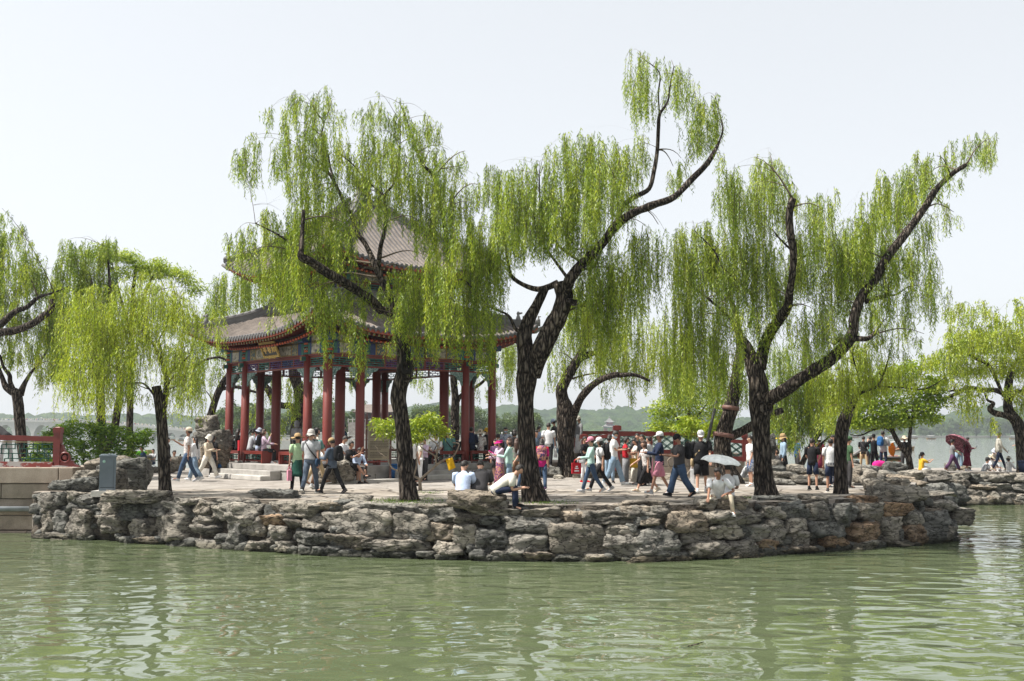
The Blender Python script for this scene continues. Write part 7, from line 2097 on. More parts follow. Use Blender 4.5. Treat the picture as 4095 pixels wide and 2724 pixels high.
def make_bag(I, kind, col, label):
    s, nb, p0, up, gx = I["s"], I["nb"], I["p0"], I["up"], I["gx"]
    M = I["W"]
    lean = math.atan2(up.y, up.z)
    T = Matrix.Translation(I["chest"]) @ Matrix.Rotation(-lean, 4, 'X')
    def root_at(p):
        o = empty("backpack" if kind == "pack" else "shoulder_bag" if kind in ("cross", "tote", "front") else "handbag", M @ p, I["root"].rotation_euler.z, label, "bag")
        return o, Matrix.Translation(-p)
    if kind == "pack":
        p = I["chest"] + V3(0, -.22, -.2)
        o, K = root_at(p)
        mb = MB(); sbox(mb, (0, -.215 * gx / s, .02), (.29, .17, .44), K @ T); sbox(mb, (0, -.31 * gx / s, -.07), (.22, .08, .22), K @ T); mb.build("pack", cm(col), o)
        mb = MB()
        for sd in (-1, 1):
            mb.tube([K @ (T @ V3(sd * .09, -.15, .17)), K @ (T @ V3(sd * .105, -.05, .20)), K @ (T @ V3(sd * .11, .085, .10)), K @ (T @ V3(sd * .13, .12, -.04)), K @ (T @ V3(sd * .16, 0, -.16)), K @ (T @ V3(sd * .11, -.15, -.17))], [(.022, .008)] * 6, 6, 0, ref=(1, 0, 0))
        mb.build("strap", cm("ch"), o)
    elif kind in ("cross", "front"):
        sd = 1
        c = p0 + V3(sd * .20 * gx if kind == "cross" else .05, -.04 if kind == "cross" else .17 * gx, .02)
        o, K = root_at(c)
        mb = MB(); sbox(mb, (0, 0, -.08), (.10 if kind == "cross" else .30, .30 if kind == "cross" else .12, .24), Matrix.Identity(4)); mb.build("bag", cm(col), o)
        mb = MB()
        sh = nb + V3(-.13 * gx, 0, -.02)
        b = lambda q: K @ q
        a1 = c + V3(0, .09, .03); a2 = c + V3(0, -.09, .03)
        mb.tube([b(a1), b((a1 + sh) / 2 + V3(0, .10 * gx, 0)), b(sh + V3(0, .05, .01)), b(sh + V3(0, -.02, .035)), b(sh + V3(0, -.07, 0)), b((a2 + sh) / 2 + V3(0, -.11 * gx, 0)), b(a2)], [(.02, .006)] * 7, 6, 0, ref=(0, 0, 1))
        mb.build("strap", cm("ch" if col != "kh" else "kh"), o)
    else:                                       # carried in a hand (tote: hung from the shoulder)
        side = 0 if kind.endswith("L") else 1
        sh, e, w_, fd = I["AR"][side]
        g = w_ + fd * .09 if not kind.startswith("tote") else e + V3(.03 if side else -.03, -.02, -.02)
        w2, h2 = dict(hand=(.26, .30), plas=(.24, .34), pape=(.30, .40), tote=(.32, .30))[kind[:4]]
        o, K = root_at(g - V3(0, 0, .1))
        mb = MB()
        V, F = ICO[2]
        mb.box(None, (.11, w2, h2), M=K @ Matrix.Translation(g - V3(0, 0, .10 + h2 / 2)), taper=1.0 if kind[:4] != "plas" else .55)
        if col == "rd":
            for dz, ww in ((.0, .10), (.05, .06), (-.07, .13)):
                for sx in (-1, 1): mb.box(None, (.004, ww, .035), m=1, M=K @ Matrix.Translation(g - V3(-sx * .058, 0, .10 + h2 / 2 - dz)))
        mb.build("bag", [cm(col), cm("wh")], o)
        mb = MB()
        for sx in (-1, 1):
            mb.tube([K @ (g + V3(sx * .04, -.06, -.10)), K @ (g + V3(sx * .02, -.05, -.02)), K @ (g + V3(0, 0, .015)), K @ (g + V3(sx * .02, .05, -.02)), K @ (g + V3(sx * .04, .06, -.10))], .008, 5)
        mb.build("handle", cm(col), o)
def make_hold(I, kind, label, side=1):
    sh, e, w_, fd = I["AR"][side]
    g = w_ + fd * .10
    if kind == "phone":
        o = empty("phone", I["W"] @ g, I["root"].rotation_euler.z, label, "phone")
        mb = MB(); mb.box(None, (.075, .012, .15), M=Matrix.Translation((0, .015, .03)) @ Matrix.Rotation(R(-35), 4, 'X')); mb.build("phone_body", cm("bk"), o)
        mb = MB(); mb.box(None, (.066, .002, .138), M=Matrix.Translation((0, .015, .03)) @ Matrix.Rotation(R(-35), 4, 'X') @ Matrix.Translation((0, -.008, 0))); mb.build("screen", pm("dark_glass", (.03, .035, .05), .1, .1, 9), o)
    elif kind == "fan":
        o = empty("hand_fan", I["W"] @ g, I["root"].rotation_euler.z, label, "fan")
        mb = MB()
        pts = [(0, 0)] + [(.34 * math.cos(a) * (1 if i % 2 else .97), .34 * math.sin(a) * (1 if i % 2 else .97)) for i, a in enumerate([R(-75) + R(150) * k / 22 for k in range(23)])]
        mb.plate(pts, .012, Matrix.Rotation(R(200), 4, 'Z')); mb.build("fan_leaf", cm("or_"), o)
        mb = MB()
        for k in range(8):
            a = R(-70) + R(140) * k / 7
            mb.bar(Matrix.Rotation(R(200), 4, 'Z') @ V3(0, 0, 0), Matrix.Rotation(R(200), 4, 'Z') @ V3(.33 * math.cos(a), 0, .33 * math.sin(a)), .016, .008)
        mb.build("rib", cm("br"), o)
    elif kind == "leaflet":
        o = empty("leaflet", I["W"] @ g, I["root"].rotation_euler.z, label, "leaflet")
        for k, c in enumerate(("mgn", "ow", "br")):
            mb = MB(); mb.box(None, (.21, .008, .29), M=Matrix.Translation((.0, .05 + .015 * k, .05 - .05 * k)) @ Matrix.Rotation(R(-60 + 9 * k), 4, 'X')); mb.build("sheet", cm(c), o)
def parasol(label, apex, rad, drop, col, tilt, handle_to, ribs=8, rot=0.0):
    """an open umbrella: canopy of ribbed gores, ribs, shaft and handle"""
    o = empty("umbrella", apex, 0, label, "umbrella")
    M = Matrix.Rotation(tilt[0], 4, 'X') @ Matrix.Rotation(tilt[1], 4, 'Y') @ Matrix.Rotation(rot, 4, 'Z')
    V, F = [], []
    nr, na = 7, ribs * 6
    for i in range(nr + 1):
        f_ = i / nr
        for k in range(na):
            a = 2 * math.pi * k / na
            ph = (k % 6) / 6.0
            sag = 1 - .05 * math.sin(math.pi * ph) * f_ * f_
            r_ = rad * math.sin(f_ * 1.25) / math.sin(1.25) * sag
            V.append(M @ V3(r_ * math.cos(a), r_ * math.sin(a), -drop * (1 - math.cos(f_ * 1.25)) / (1 - math.cos(1.25)) + .02 * math.sin(math.pi * ph) * f_))
    for i in range(nr):
        F += [(i * na + k, i * na + (k + 1) % na, (i + 1) * na + (k + 1) % na, (i + 1) * na + k) for k in range(na)]
    me = bpy.data.meshes.new("canopy"); me.from_pydata([tuple(v) for v in V], [], F); me.materials.append(cm(col)); me.polygons.foreach_set("use_smooth", [True] * len(F))
    c = link("canopy", me, o); sd_ = c.modifiers.new("th", 'SOLIDIFY'); sd_.thickness = .004
    for k in range(ribs):
        a = 2 * math.pi * k / ribs
        mb = MB(); mb.tube([M @ V3(rad * math.sin(f_ * 1.25) / math.sin(1.25) * math.cos(a), rad * math.sin(f_ * 1.25) / math.sin(1.25) * math.sin(a), -drop * (1 - math.cos(f_ * 1.25)) / (1 - math.cos(1.25)) - .008) for f_ in (0, .25, .5, .75, 1.0)], .004, 5); mb.build("rib", M_IRON, c)
    mb = MB(); hv = handle_to - Vector(apex); mb.tube([M @ V3(0, 0, .05), hv * .5, hv], [.006, .007, .007], 6); mb.tube([hv, hv + (hv.normalized() * .1)], [.014, .014], 8); mb.build("shaft", M_IRON, o)
    return o
# ------------------------------------------------------------------ who is where
pe = person
BEN = DECK + .47
# walking on the paving left of the pavilion
pe("person in a beige cap and pale patterned shirt walking left in jeans", 757, 1701, 37.3, -80, "walk", "pale", "tee", "jn", "trousers", "lg", "short", ("cap", "be"), skin=2, headp=-12, arms=((-14, 8, 18, 0), (38, 8, 85, 20)))
pe("long haired person in white walking behind the man in the patterned shirt", 786, 1742, 38.2, -100, "walk2", "wh", "long", "lj", "wide", "wh", "long", None, fem=True)
pe("person in cream from bucket hat to shoes walking right beside the rockery", 838, 1741, 39.8, 70, "stride", "be", "long", "ow", "wide", "wh", "long", ("bucket", "ow"), fem=True, headp=20, arms=((20, 8, 80, 20), (20, 8, 85, 20)), hold=("phone", "phone held by the walker dressed in cream"))
pe("dark dressed person half hidden behind the walker in cream", 858, 1742, 41.2, 150, "stand", "bk", "tee", "bk", "trousers", "wh", "long", None, fem=True)
pe("person in dark blue sitting at the folding camp chair by the shrub", 592, 1782, 46.0, -60, "sit", "db", "long", "bk", "trousers", "ch", "short", None, z=1.55, lean=18, skin=1)
pe("child seated beside the folding chair, head just showing", 620, 1795, 46.6, -20, "sit", "lg", "tee", "jn", "shorts", "wh", "short", None, z=1.5, h=1.25)
pe("person in black sitting low by the water and holding up a phone", 704, 1800, 48.5, 60, "sitlow", "bk", "tee", "ch", "trousers", "ch", "short", None, z=1.28, arms=((60, 8, 70, 20), (60, 8, 70, 20)), hold=("phone", "phone held up by the low seated person in black"))
pe("person in dark clothes mostly hidden behind the young willow trunk", 677, 1752, 41.0, 100, "stand", "ch", "long", "ch", "trousers", "ch", "short", None)
pe("bent over person in a dark T shirt leaning over the red railing", 34, 1672, 33.0, -100, "wide", "ch", "tee", "lg", "trousers", "ch", "short", None, z=1.86, h=1.72, lean=55, skin=1)
# on the left benches of the pavilion
def on(a, b_, z=BEN): return pw(a, b_, z)
def seat_at(label, u, vh, a, b_, yaw, top, topk, bot, botk, shoe, hair, hat=None, **kw):
    p = on(a, b_)
    kw.setdefault("z", BEN); kw.setdefault("h", 1.66)
    return pe(label, (p.x / p.y) * FPX + 2047.5, vh, p.y, yaw, kw.pop("pose", "sit"), top, topk, bot, botk, shoe, hair, hat, **kw)
seat_at("long haired person in black on the far left bench lifting a phone", 962, 1714, .0, 6.75, 150, "bk", "tee", "bk", "trousers", "ch", "long", fem=True, arms=((70, 14, 75, 20), (20, 8, 60, 20)), hold=("phone", "phone lifted by the person in black on the far left bench"))
seat_at("person in a grey jacket and black cap on the left bench", 1004, 1714, .0, 5.75, 120, "lg", "long", "ch", "trousers", "ch", "tail", ("cap", "bk"), fem=True, headp=30, lean=10)
seat_at("person in a pale blue hoodie and patterned bucket hat on the left bench", 1042, 1712, .05, 5.15, 115, "lb", "long", "ch", "trousers", "ch", "bob", ("bucket", "check"), fem=True, headp=20)
seat_at("person in a pink jacket at the bench end talking on a phone", 1075, 1716, .0, 4.6, 95, "lp", "long", "bk", "slim", "wh", "bob", None, fem=True, hairc="brown", arms=((30, 8, 60, 20), (45, 10, 120, 10)), bag=("pack", "bk", "black backpack on the person in the pink jacket"))
pe("hooded person in a grey cape standing inside the pavilion", 1190, 1708, 41.4, 170, "stand", "gy", "coat", "bk", "skirt", "bk", None, ("hood", "gy"), z=DECK, fem=True, h=1.62)
pe("dark haired person in a blue shirt looking down by a pavilion column", 1362, 1716, 40.3, 70, "phone", "db", "long", "ch", "trousers", "ch", "short", None, z=DECK, lean=14)
# the group in front of the pavilion corner
pe("person in a straw hat, pale green knit and dark green skirt walking away", 1194, 1742, 31.0, -160, "walk", "mg", "tee", "dg", "skirt", "bk", "short", ("straw", "tn"), fem=True, extra="leggings", heady=15, arms=((-4, 8, 12, 0), (10, 8, 20, 0)), bag=("handL", "pk", "small pink patterned bag carried by the person in the straw hat"))
pe("person in a grey bucket hat and grey polo walking away in blue jeans", 1247, 1725, 30.2, 172, "walk2", "lg", "teet", "sl", "trousers", "ch", "short", ("bucket", "fl"), fat=1.08, bag=("cross", "db", "dark blue bag slung across the back of the person in the grey polo"))
I = pe("person in a khaki cap and slate jacket striding left, head down", 1334, 1756, 30.0, -125, "stride", "sl", "long", "bk", "trousers", "bk", "short", ("cap", "tn"), headp=25, arms=((20, 8, 75, 20), (10, 8, 60, 20)), bag=("pack", "bk", "black backpack on the person in the slate jacket"))
pe("bearded person in sunglasses and a pale shirt behind the polo walker", 1270, 1698, 35.2, 100, "walk", "ow", "tee", "kh", "trousers", "br", "short", None, skin=1, h=1.86)
pe("person in a black cap and teal shirt behind the polo walker", 1262, 1725, 32.6, 160, "walk", "tl", "tee", "br", "slim", "lg", "short", ("cap", "bk"), bag=("pack", "ch", "dark backpack on the person in the teal shirt"))
pe("bearded person in a white T shirt sitting by the pavilion corner", 1362, 1742, 36.8, 75, "sit", "wh", "tee", "nv", "trousers", "bk", "short", None, z=1.78, h=1.78, lean=15, headp=25, skin=1)
pe("person all in black sitting on the corner boulder, hand on the chin, one leg crossed", 1392, 1763, 36.0, 70, "sit", "bk", "tee", "bk", "shorts", "bk", "short", None, z=1.72, h=1.76, lean=14, skin=1, legs=((72, 72, 4), (88, 50, -6)), arms=((45, 8, 110, 10), (45, 8, 80, 40)))
pe("person in a light blue shirt seated beside the one in black, head bowed", 1424, 1788, 36.6, 40, "sit", "lb", "long", "ch", "shorts", "ch", "short", None, z=1.62, h=1.66, lean=22, headp=40)
pe("person in white partly hidden behind the khaki cap", 1310, 1776, 36.6, -30, "sit", "wh", "tee", "ch", "shorts", "wh", "short", None, z=1.6, h=1.55, lean=20)
# round the small peach tree and the right benches
pe("person in a white shirt and black skirt seen through the peach branches", 1655, 1742, 34.4, 60, "stand", "wh", "tee", "bk", "midi", "bk", "long", None, fem=True)
pe("person in white trousers behind the peach tree", 1682, 1752, 37.0, -70, "stand", "ow", "tee", "wh", "trousers", "sk2", "short", ("visor", "bk"), fem=True)
pe("person in a lilac top holding a phone behind the peach leaves", 1700, 1758, 38.4, -40, "phone", "lp", "long", "ch", "trousers", "bk", "short", None, fem=True)
seat_at("seated person in a white T shirt holding a black bag on the lap", 1745, 1748, 4.75, -.05, -10, "wh", "tee", "bk", "trousers", "wh", "short", bag=("front", "bk", "black bag on the lap of the seated person in white"))
seat_at("person in a teal shirt and white visor on the right bench, back turned", 1797, 1722, 5.45, .1, 178, "tl", "tee", "lg", "wide", "wh", "short", ("visor", "wh"), fat=1.15, bag=("cross", "br", "brown strap bag across the teal shirt"))
seat_at("dark haired person leaning beside the teal shirt on the right bench", 1822, 1745, 5.9, .2, 160, "ch", "tee", "ch", "trousers", "ch", "bob", None, lean=15)
seat_at("person in a navy jacket on the last bench, back turned", 1888, 1708, 6.55, .05, 176, "nv", "long", "bk", "trousers", "ch", "short", bag=("pack", "nv", "navy backpack on the last bench sitter"))
seat_at("person in a white speckled jacket and pale sun hat on the last bench", 1934, 1716, 7.05, .1, 178, "pale", "long", "bk", "trousers", "wh", "bun", ("sun", "be"), fem=True, headp=-15)
pe("person in a yellow hat beyond the last bench", 1946, 1714, 46.0, 120, "stand", "bk", "tee", "ch", "trousers", "ch", "short", ("bucket", "ye"), z=None, h=1.66)
# three sitting on the big boulder at the front
BZ = 1.46
pe("person in a light blue T shirt sitting on the front boulder, back turned", 1850, 1842, 25.1, 172, "sit", "lb", "tee", "nv", "trousers", "ch", "short", None, z=BZ, h=1.74, lean=22, headp=25, heady=-30, fat=1.05)
pe("broad person in a charcoal T shirt bending forward on the front boulder", 1916, 1840, 25.3, 176, "sit", "ch", "tee", "nv", "trousers", "ch", "short", None, z=BZ, h=1.76, lean=32, headp=40, fat=1.25)
I = pe("person in a cream polo on the boulder's right end, bent over clasped hands", 1985, 1856, 24.95, 88, "sit", "ow", "tee", "nv", "trousers", "bk", "short", None, z=1.42, h=1.76, lean=52, headp=30, fat=1.08, legs=((101, 96, 5), (94, 94, 5)), arms=((4, 6, 96, 26), (0, 6, 98, 26)))
# between the pavilion and the second willow
pe("person in a mint hooded jacket turned left, arms full of leaflets", 2037, 1752, 30.2, -95, "stand", "mt", "long", "lj", "trousers", "rd", "bob", None, fem=True, hairc="brown", arms=((28, 8, 72, 20), (28, 8, 72, 20)), hold=("leaflet", "bright leaflets in the arms of the person in mint"))
pe("person in a pale pink jacket and printed skirt reaching out an arm", 1999, 1768, 31.0, -60, "stand", "lp", "long", "floral", "midi", "wh", "bob", ("visor", "mgn"), fem=True, arms=((52, 8, 40, 10), (20, 8, 70, 20)))
pe("masked person in a blue checked shirt by the last red column", 2023, 1709, 43.0, -5, "phone", "check", "long", "ch", "trousers", "ch", "short", None, z=None, h=1.70, mask=True, headp=12)
pe("dark haired person in black just right of the last red column", 1992, 1735, 41.0, 160, "stand", "bk", "tee", "ch", "trousers", "ch", "short", None)
pe("child in a violet top close to the last red column", 1982, 1748, 39.0, -40, "stand", "pu", "tee", "ch", "shorts", "wh", "short", None, h=1.45)
pe("person in black with a tall grey backpack beside the willow trunk", 2058, 1718, 40.4, 140, "stand", "ch", "tee", "ch", "trousers", "ch", "bob", None, bag=("pack", "ch", "tall charcoal backpack left of the willow trunk"))
pe("long haired person in a striped cardigan left of the willow trunk, back turned", 2066, 1754, 33.0, 175, "stand", "stripe", "coat", "br", "wide", "wh", "long", None, fem=True, hairc="brown")
pe("person in jeans and white shoes almost hidden by the willow trunk", 2092, 1760, 32.0, -60, "walk", "gy", "tee", "jn", "trousers", "wh", "short", None)
pe("person in a magenta shirt stepping right of the willow trunk", 2166, 1780, 30.9, 178, "walk", "mgn", "tee", "jn", "trousers", "pu", "long", None, fem=True, bag=("pack", "floral", "backpack with a flowery print on the magenta shirt"))
pe("person in sunglasses and a red shirt behind the magenta shirt", 2166, 1764, 34.5, -10, "stand", "rd", "tee", "ch", "trousers", "ch", "short", None, skin=1)
pe("round faced person in grey raising a hand right of the willow trunk", 2142, 1720, 38.4, 20, "stand", "sl", "tee", "ch", "trousers", "ch", "short", None, arms=((10, 8, 30, 0), (50, 8, 80, 0)))
pe("child in a white and blue shirt at the steps behind the willow trunk", 2155, 1705, 43.5, 110, "stand", "lb", "tee", "ch", "trousers", "ch", "short", None, z=None, h=1.45)
pe("person in a plain white T shirt and black trousers climbing the steps", 2193, 1690, 41.2, 172, "walk", "wh", "tee", "bk", "trousers", "ch", "short", None, z=None, h=1.74, headp=14, bag=("plasR", "wh", "white plastic bag hanging from the hand of the step climber"))
pe("person in a white cap, ponytail and grey T shirt on the steps", 2216, 1676, 43.8, -110, "walk2", "ch", "tee", "dn", "trousers", "ch", "tail", ("cap", "lb"), z=None, h=1.66, fem=True, headp=20)
pe("person in a cream cap, red dress and grey cardigan up on the causeway", 2315, 1667, 42.6, -60, "stand", "gy", "coat", "wh", "maxi", "wh", "bun", ("cap", "ow"), z=None, h=1.64, fem=True, headp=15)
# the queue in front of the red lattice
pe("boy in black with a grey sling bag standing before the red scroll", 2336, 1746, 36.6, 60, "fold", "bk", "tee", "wh", "slim", "rd", "short", None, headp=10, bag=("cross", "lg", "pale grey sling bag of the boy in black"))
I = pe("person in a pink cap and mint jacket walking left", 2362, 1755, 30.4, -82, "walk2", "mt", "long", "jn", "trousers", "lg", "short", ("cap", "pk"), fem=True, arms=((25, 8, 60, 20), (20, 8, 60, 10)), bag=("handR", "rd", "red tote bag with white marks in the hand of the pink capped person"))
pe("person in a white cap and black trousers behind the pink cap", 2396, 1754, 31.0, -80, "stride", "wh", "tee", "bk", "trousers", "lg", "bob", ("cap", "wh"), fem=True, bag=("pack", "bk", "black backpack on the white capped person behind the pink cap"))
pe("masked person in a white T shirt and light jeans looking at a phone", 2452, 1744, 34.2, 75, "wphone", "wh", "tee", "lj", "wide", "wh", "short", None, mask=True, h=1.76, headp=35, hold=("phone", "phone of the masked person in white"))
pe("person in a black T shirt and jeans behind the masked person", 2436, 1738, 36.2, 160, "stand", "bk", "tee", "lj", "trousers", "ch", "bob", None, arms=((0, 14, 60, 40), (0, 14, 60, 40)))
pe("person in a short red top and grey jeans facing right", 2499, 1747, 34.9, 85, "phone", "rd", "crop", "gy", "wide", "lg", "bob", None, fem=True, hold=("phone", "phone of the person in the short red top"))
pe("long haired person in a long cream skirt with a yellow bag", 2540, 1754, 35.2, -85, "phone", "ow", "tee", "ow", "maxi", "wh", "long", None, fem=True, bag=("toteL", "ye", "yellow shoulder bag of the person in the cream skirt"))
pe("curly haired person at the back of the queue before the lattice", 2546, 1734, 38.0, 20, "stand", "ch", "tee", "ch", "trousers", "ch", "bob", None)
pe("person in a black T shirt and long black skirt with a black bag", 2566, 1738, 34.6, -60, "stand", "bk", "tee", "bk", "maxi", "bk", "short", None, fem=True, bag=("toteL", "bk", "big black shoulder bag in the queue"))
pe("person in pink trousers mostly hidden behind the walking couple", 2592, 1746, 35.6, -120, "stand", "lg", "tee", "pk", "wide", "ch", "bun", None, fem=True)
pe("person in a loose white T shirt and black capri trousers striding left", 2582, 1756, 30.3, -80, "stride", "pale", "tee", "bk", "capri", "be", "bob", None, fem=True, hairc="brown", lean=8, fat=1.1, bag=("cross", "bk", "small black bag of the person in capri trousers"))
pe("person in a white cap, navy jacket and pink shorts walking left", 2634, 1736, 29.4, -85, "walk", "nv", "long", "pk", "shorts", "lg", "short", ("cap", "wh"), skin=1, headp=-6, arms=((30, 8, 70, 20), (30, 8, 70, 20)))
pe("person in a backwards black cap and dark grey T shirt walking left with a phone", 2712, 1743, 28.5, -78, "walk2", "ch", "tee", "jn", "wide", "bk", "short", ("rcap", "bk"), skin=1, fat=1.2, headp=24, arms=((30, 8, 68, 20), (30, 8, 68, 20)), bag=("pack", "bk", "black backpack on the phone reader in grey"), hold=("phone", "phone of the walker in the black cap"))
pe("stout person in a white cap and black T shirt walking towards the water", 2800, 1729, 30.4, -12, "walk2", "bk", "tee", "bk", "shorts", "wh", "short", ("cap", "wh"), skin=0, fat=1.25, headp=12, bag=[("cross", "kh", "khaki bag slung across the stout person in black"), ("papeR", "wh", "white paper bag held by the stout person in black")])
# the pair under the white parasol
pe("person in a white polo and beige trousers sitting at the water edge", 2862, 1868, 25.7, -8, "sit", "wh", "tee", "be", "slim", "wh", "short", None, z=1.36, h=1.74, skin=2, lean=34, heady=-50, headp=16, legs=((104, 104, 26), (96, 100, 8)), arms=((-4, 40, 70, 60), (42, 4, 14, -6)))
pe("person in a white T shirt seated with the back turned under the parasol", 2902, 1852, 26.6, 165, "sit", "wh", "tee", "jn", "trousers", "ch", "short", None, z=1.38, h=1.76, lean=12, heady=40)
parasol("white parasol held over the two seated people", P(2887, 1822, 26.5), .50, .17, "um", (R(6), R(8)), P(2862, 1925, 26.4))
pe("person in a white T shirt and blue printed shorts behind the forked trunk", 2995, 1743, 34.0, -80, "stand", "wh", "tee", "blueprint", "shorts", "wh", "short", None, headp=2)
pe("person in grey sitting by the causeway end behind the parasol", 2958, 1836, 38.0, 70, "sit", "lg", "tee", "be", "trousers", "ch", "bob", None, z=1.3, h=1.6, lean=28, fem=True)
# towards the right
pe("person in a straw bucket hat, denim jacket and long black skirt", 3127, 1743, 38.0, -85, "stand", "dn", "coat", "bk", "maxi", "be", "long", ("bucket", "tn"), fem=True)
pe("person sitting in shade just right of the forked trunk", 3100, 1794, 41.0, -60, "sit", "ch", "tee", "ch", "trousers", "ch", "bob", None, z=1.6, h=1.6)
pe("person in a blue top half hidden by the drooping willow", 3182, 1748, 43.5, 100, "stand", "bl", "tee", "ch", "trousers", "ch", "short", None)
pe("person in a black T shirt and navy shorts standing back turned, hands in front", 3242, 1753, 32.1, 150, "fold", "bk", "tee", "nv", "shorts", "bk", "short", None, skin=0, arms=((16, 8, 40, 30), (16, 8, 40, 30)))
pe("person in a plain white T shirt and black shorts beside the brown trunk", 3316, 1754, 30.9, 175, "stand", "wh", "tee", "nv", "shorts", "ch", "short", None, skin=1, fat=1.06)
pe("shaven headed person in grey facing the two in shorts", 3325, 1741, 33.4, -40, "wide", "gy", "tee", "nv", "trousers", "ch", "short", None, arms=((10, 10, 80, 50), (10, 10, 80, 50)), legs=((22, 4, 6), (-6, 4, 6)))
pe("person in black behind the shaven headed one", 3345, 1754, 34.6, -90, "stand", "bk", "tee", "ch", "trousers", "wh", "short", None)
pe("person in a maroon dress and pale hat on the ledge", 3272, 1757, 44.5, 140, "stand", "ma", "tee", "ma", "dress", "wh", "bob", ("bucket", "lg"), fem=True)
pe("person peering out from behind the brown trunk", 3389, 1755, 33.0, 90, "stand", "gn", "tee", "ch", "trousers", "ch", "short", ("cap", "gn"))
pe("person in a black T shirt and khaki trousers with a waist bag", 3447, 1744, 48.0, 150, "wide", "bk", "tee", "kh", "trousers", "ch", "short", None, z=1.24, arms=((15, 10, 60, 30), (15, 10, 60, 30)), bag=("cross", "ch", "dark waist bag of the person in khaki"))
pe("person in black taking a photograph with both arms raised", 3488, 1743, 48.2, 178, "photo", "bk", "tee", "bk", "trousers", "bk", "short", ("rcap", "bk"), z=1.24, hold=("phone", "camera phone raised by the person in black"))
pe("person in turquoise hidden behind the photographer in black", 3474, 1752, 49.6, 150, "stand", "tl", "tee", "ch", "trousers", "ch", "short", None, z=1.24)
pe("person in a pale grey shirt and dark trousers with folded arms", 3525, 1735, 47.6, 130, "fold", "lg", "long", "nv", "slim", "bk", "short", None, z=1.22, h=1.76, bag=("pack", "bl", "blue backpack on the person with folded arms"))
pe("person in black and a wide cream straw hat with an orange fan", 3610, 1750, 48.4, 165, "stand", "bk", "tee", "ch", "wide", "bk", "short", ("sun", "be"), z=1.22, fem=True, arms=((10, 10, 70, -30), (4, 8, 20, 0)), hold=("fan", "orange folding fan beside the leaning tree stem", 0))
pe("crouching person in yellow and white taking a photo by the tree", 3672, 1818, 48.0, 100, "crouch", "ye", "tee", "wh", "trousers", "wh", "tail", ("cap", "bk"), z=1.40, h=1.6, fem=True, lean=8)
pe("boy in a grey T shirt and loose purple trousers striding right", 3800, 1775, 47.8, 80, "stride", "gy", "tee", "pu", "wide", "br", "short", ("cap", "ch"), h=1.42)
pe("person in a green top and jeans with a brown backpack, back turned", 3824, 1754, 49.2, 170, "stand", "mg", "long", "lj", "wide", "tn", "long", ("bucket", "fl"), fem=True, bag=("pack", "tn", "brown leather backpack beside the maroon umbrella"))
I = pe("person in a maroon coat reading a phone under a flowered umbrella", 3857, 1762, 48.0, 80, "phone", "ma", "coat", "ma", "dress", "wh", "long", None, fem=True, hold=("phone", "phone in front of the maroon coat"), bag=("cross", "ma", "maroon bag worn by the person in the maroon coat"))
parasol("maroon flowered umbrella over the person in the maroon coat", P(3845, 1757, 47.9), .62, .30, "maroon", (R(-20), R(38)), P(3872, 1800, 47.9))
pe("person in a white shirt and navy trousers walking right among the picnickers", 3985, 1742, 47.8, 75, "walk", "ow", "long", "nv", "slim", "be", "short", None, h=1.74, headp=22, hold=("phone", "phone of the white shirted walker"))
pe("person in grey sitting on the ground, legs out, left of the straw hat", 3916, 1829, 48.2, 80, "sit", "lg", "tee", "lg", "trousers", "ch", "short", ("cap", "ch"), z=1.20, h=1.6, lean=24, legs=((86, 20, 5), (80, 25, 5)))
pe("person in a broad straw hat sitting on the ground", 3958, 1818, 48.0, 30, "sit", "wh", "tee", "pale", "trousers", "ch", "bob", ("straw", "be"), z=1.20, h=1.5, fem=True, headp=20, legs=((88, 20, 6), (84, 30, 6)))
pe("person in grey with a pale head scarf behind the straw hat", 3950, 1792, 49.4, 20, "sit", "lg", "tee", "lg", "trousers", "ch", "short", ("bucket", "check"), z=1.5, h=1.6, lean=25, headp=25)
pe("person in white with a cream visor sitting at the right, hand to the mouth", 4022, 1822, 47.6, 110, "sit", "wh", "long", "be", "trousers", "sk2", "bob", ("visor", "ow"), z=1.20, h=1.55, fem=True, legs=((88, 20, 6), (84, 30, 6)), arms=((40, 8, 100, 20), (30, 8, 60, 20)))
pe("person in white at the right edge stretching out an arm behind the willow", 4092, 1772, 48.6, -85, "stand", "wh", "tee", "nv", "trousers", "ch", "short", None, z=1.3, h=1.6, arms=((80, 8, 10, 0), (40, 8, 40, 10)))

# ------------------------------------------------------------------ small things
# grey utility box on its pad
ub = empty("utility_box", P(428, 1978, 29.6), label="blue grey metal utility box on a concrete pad at left", cat="utility box")
ub.location.z = PLAZA - .02
mb = MB(); mb.box((0, 0, .05), (.66, .6, .16)); mb.build("pad", M_STONE2, ub)
mb = MB(); mb.box((0, 0, .58), (.42, .40, .92), rz=.35); o = mb.build("cabinet", pm("blue_grey_steel", (.14, .17, .20), .45, .15, 2, .1, 30), ub)
mb = MB(); mb.box((0, 0, 1.06), (.47, .45, .05), rz=.35); mb.box((0, 0, 1.10), (.44, .42, .04), rz=.35, taper=.8); mb.build("lid", pm("blue_grey_steel", (.14, .17, .20)), o)
mb = MB(); mb.box(None, (.004, .012, .8), M=Matrix.Rotation(.35, 4, 'Z') @ Matrix.Translation((.15, -.203, .56))); mb.box(None, (.36, .008, .012), M=Matrix.Rotation(.35, 4, 'Z') @ Matrix.Translation((0, -.203, .22))); mb.build("door_seam", cm("bk"), o)
mb = MB(); mb.lathe([(.04, 0), (.04, .008), (.01, .01)], n=14, M=Matrix.Rotation(.35, 4, 'Z') @ Matrix.Translation((-.10, -.201, .92)) @ Matrix.Rotation(R(90), 4, 'X')); mb.build("round_label", pm("pale_green_label", (.35, .55, .48), .5, .2, 30), o)
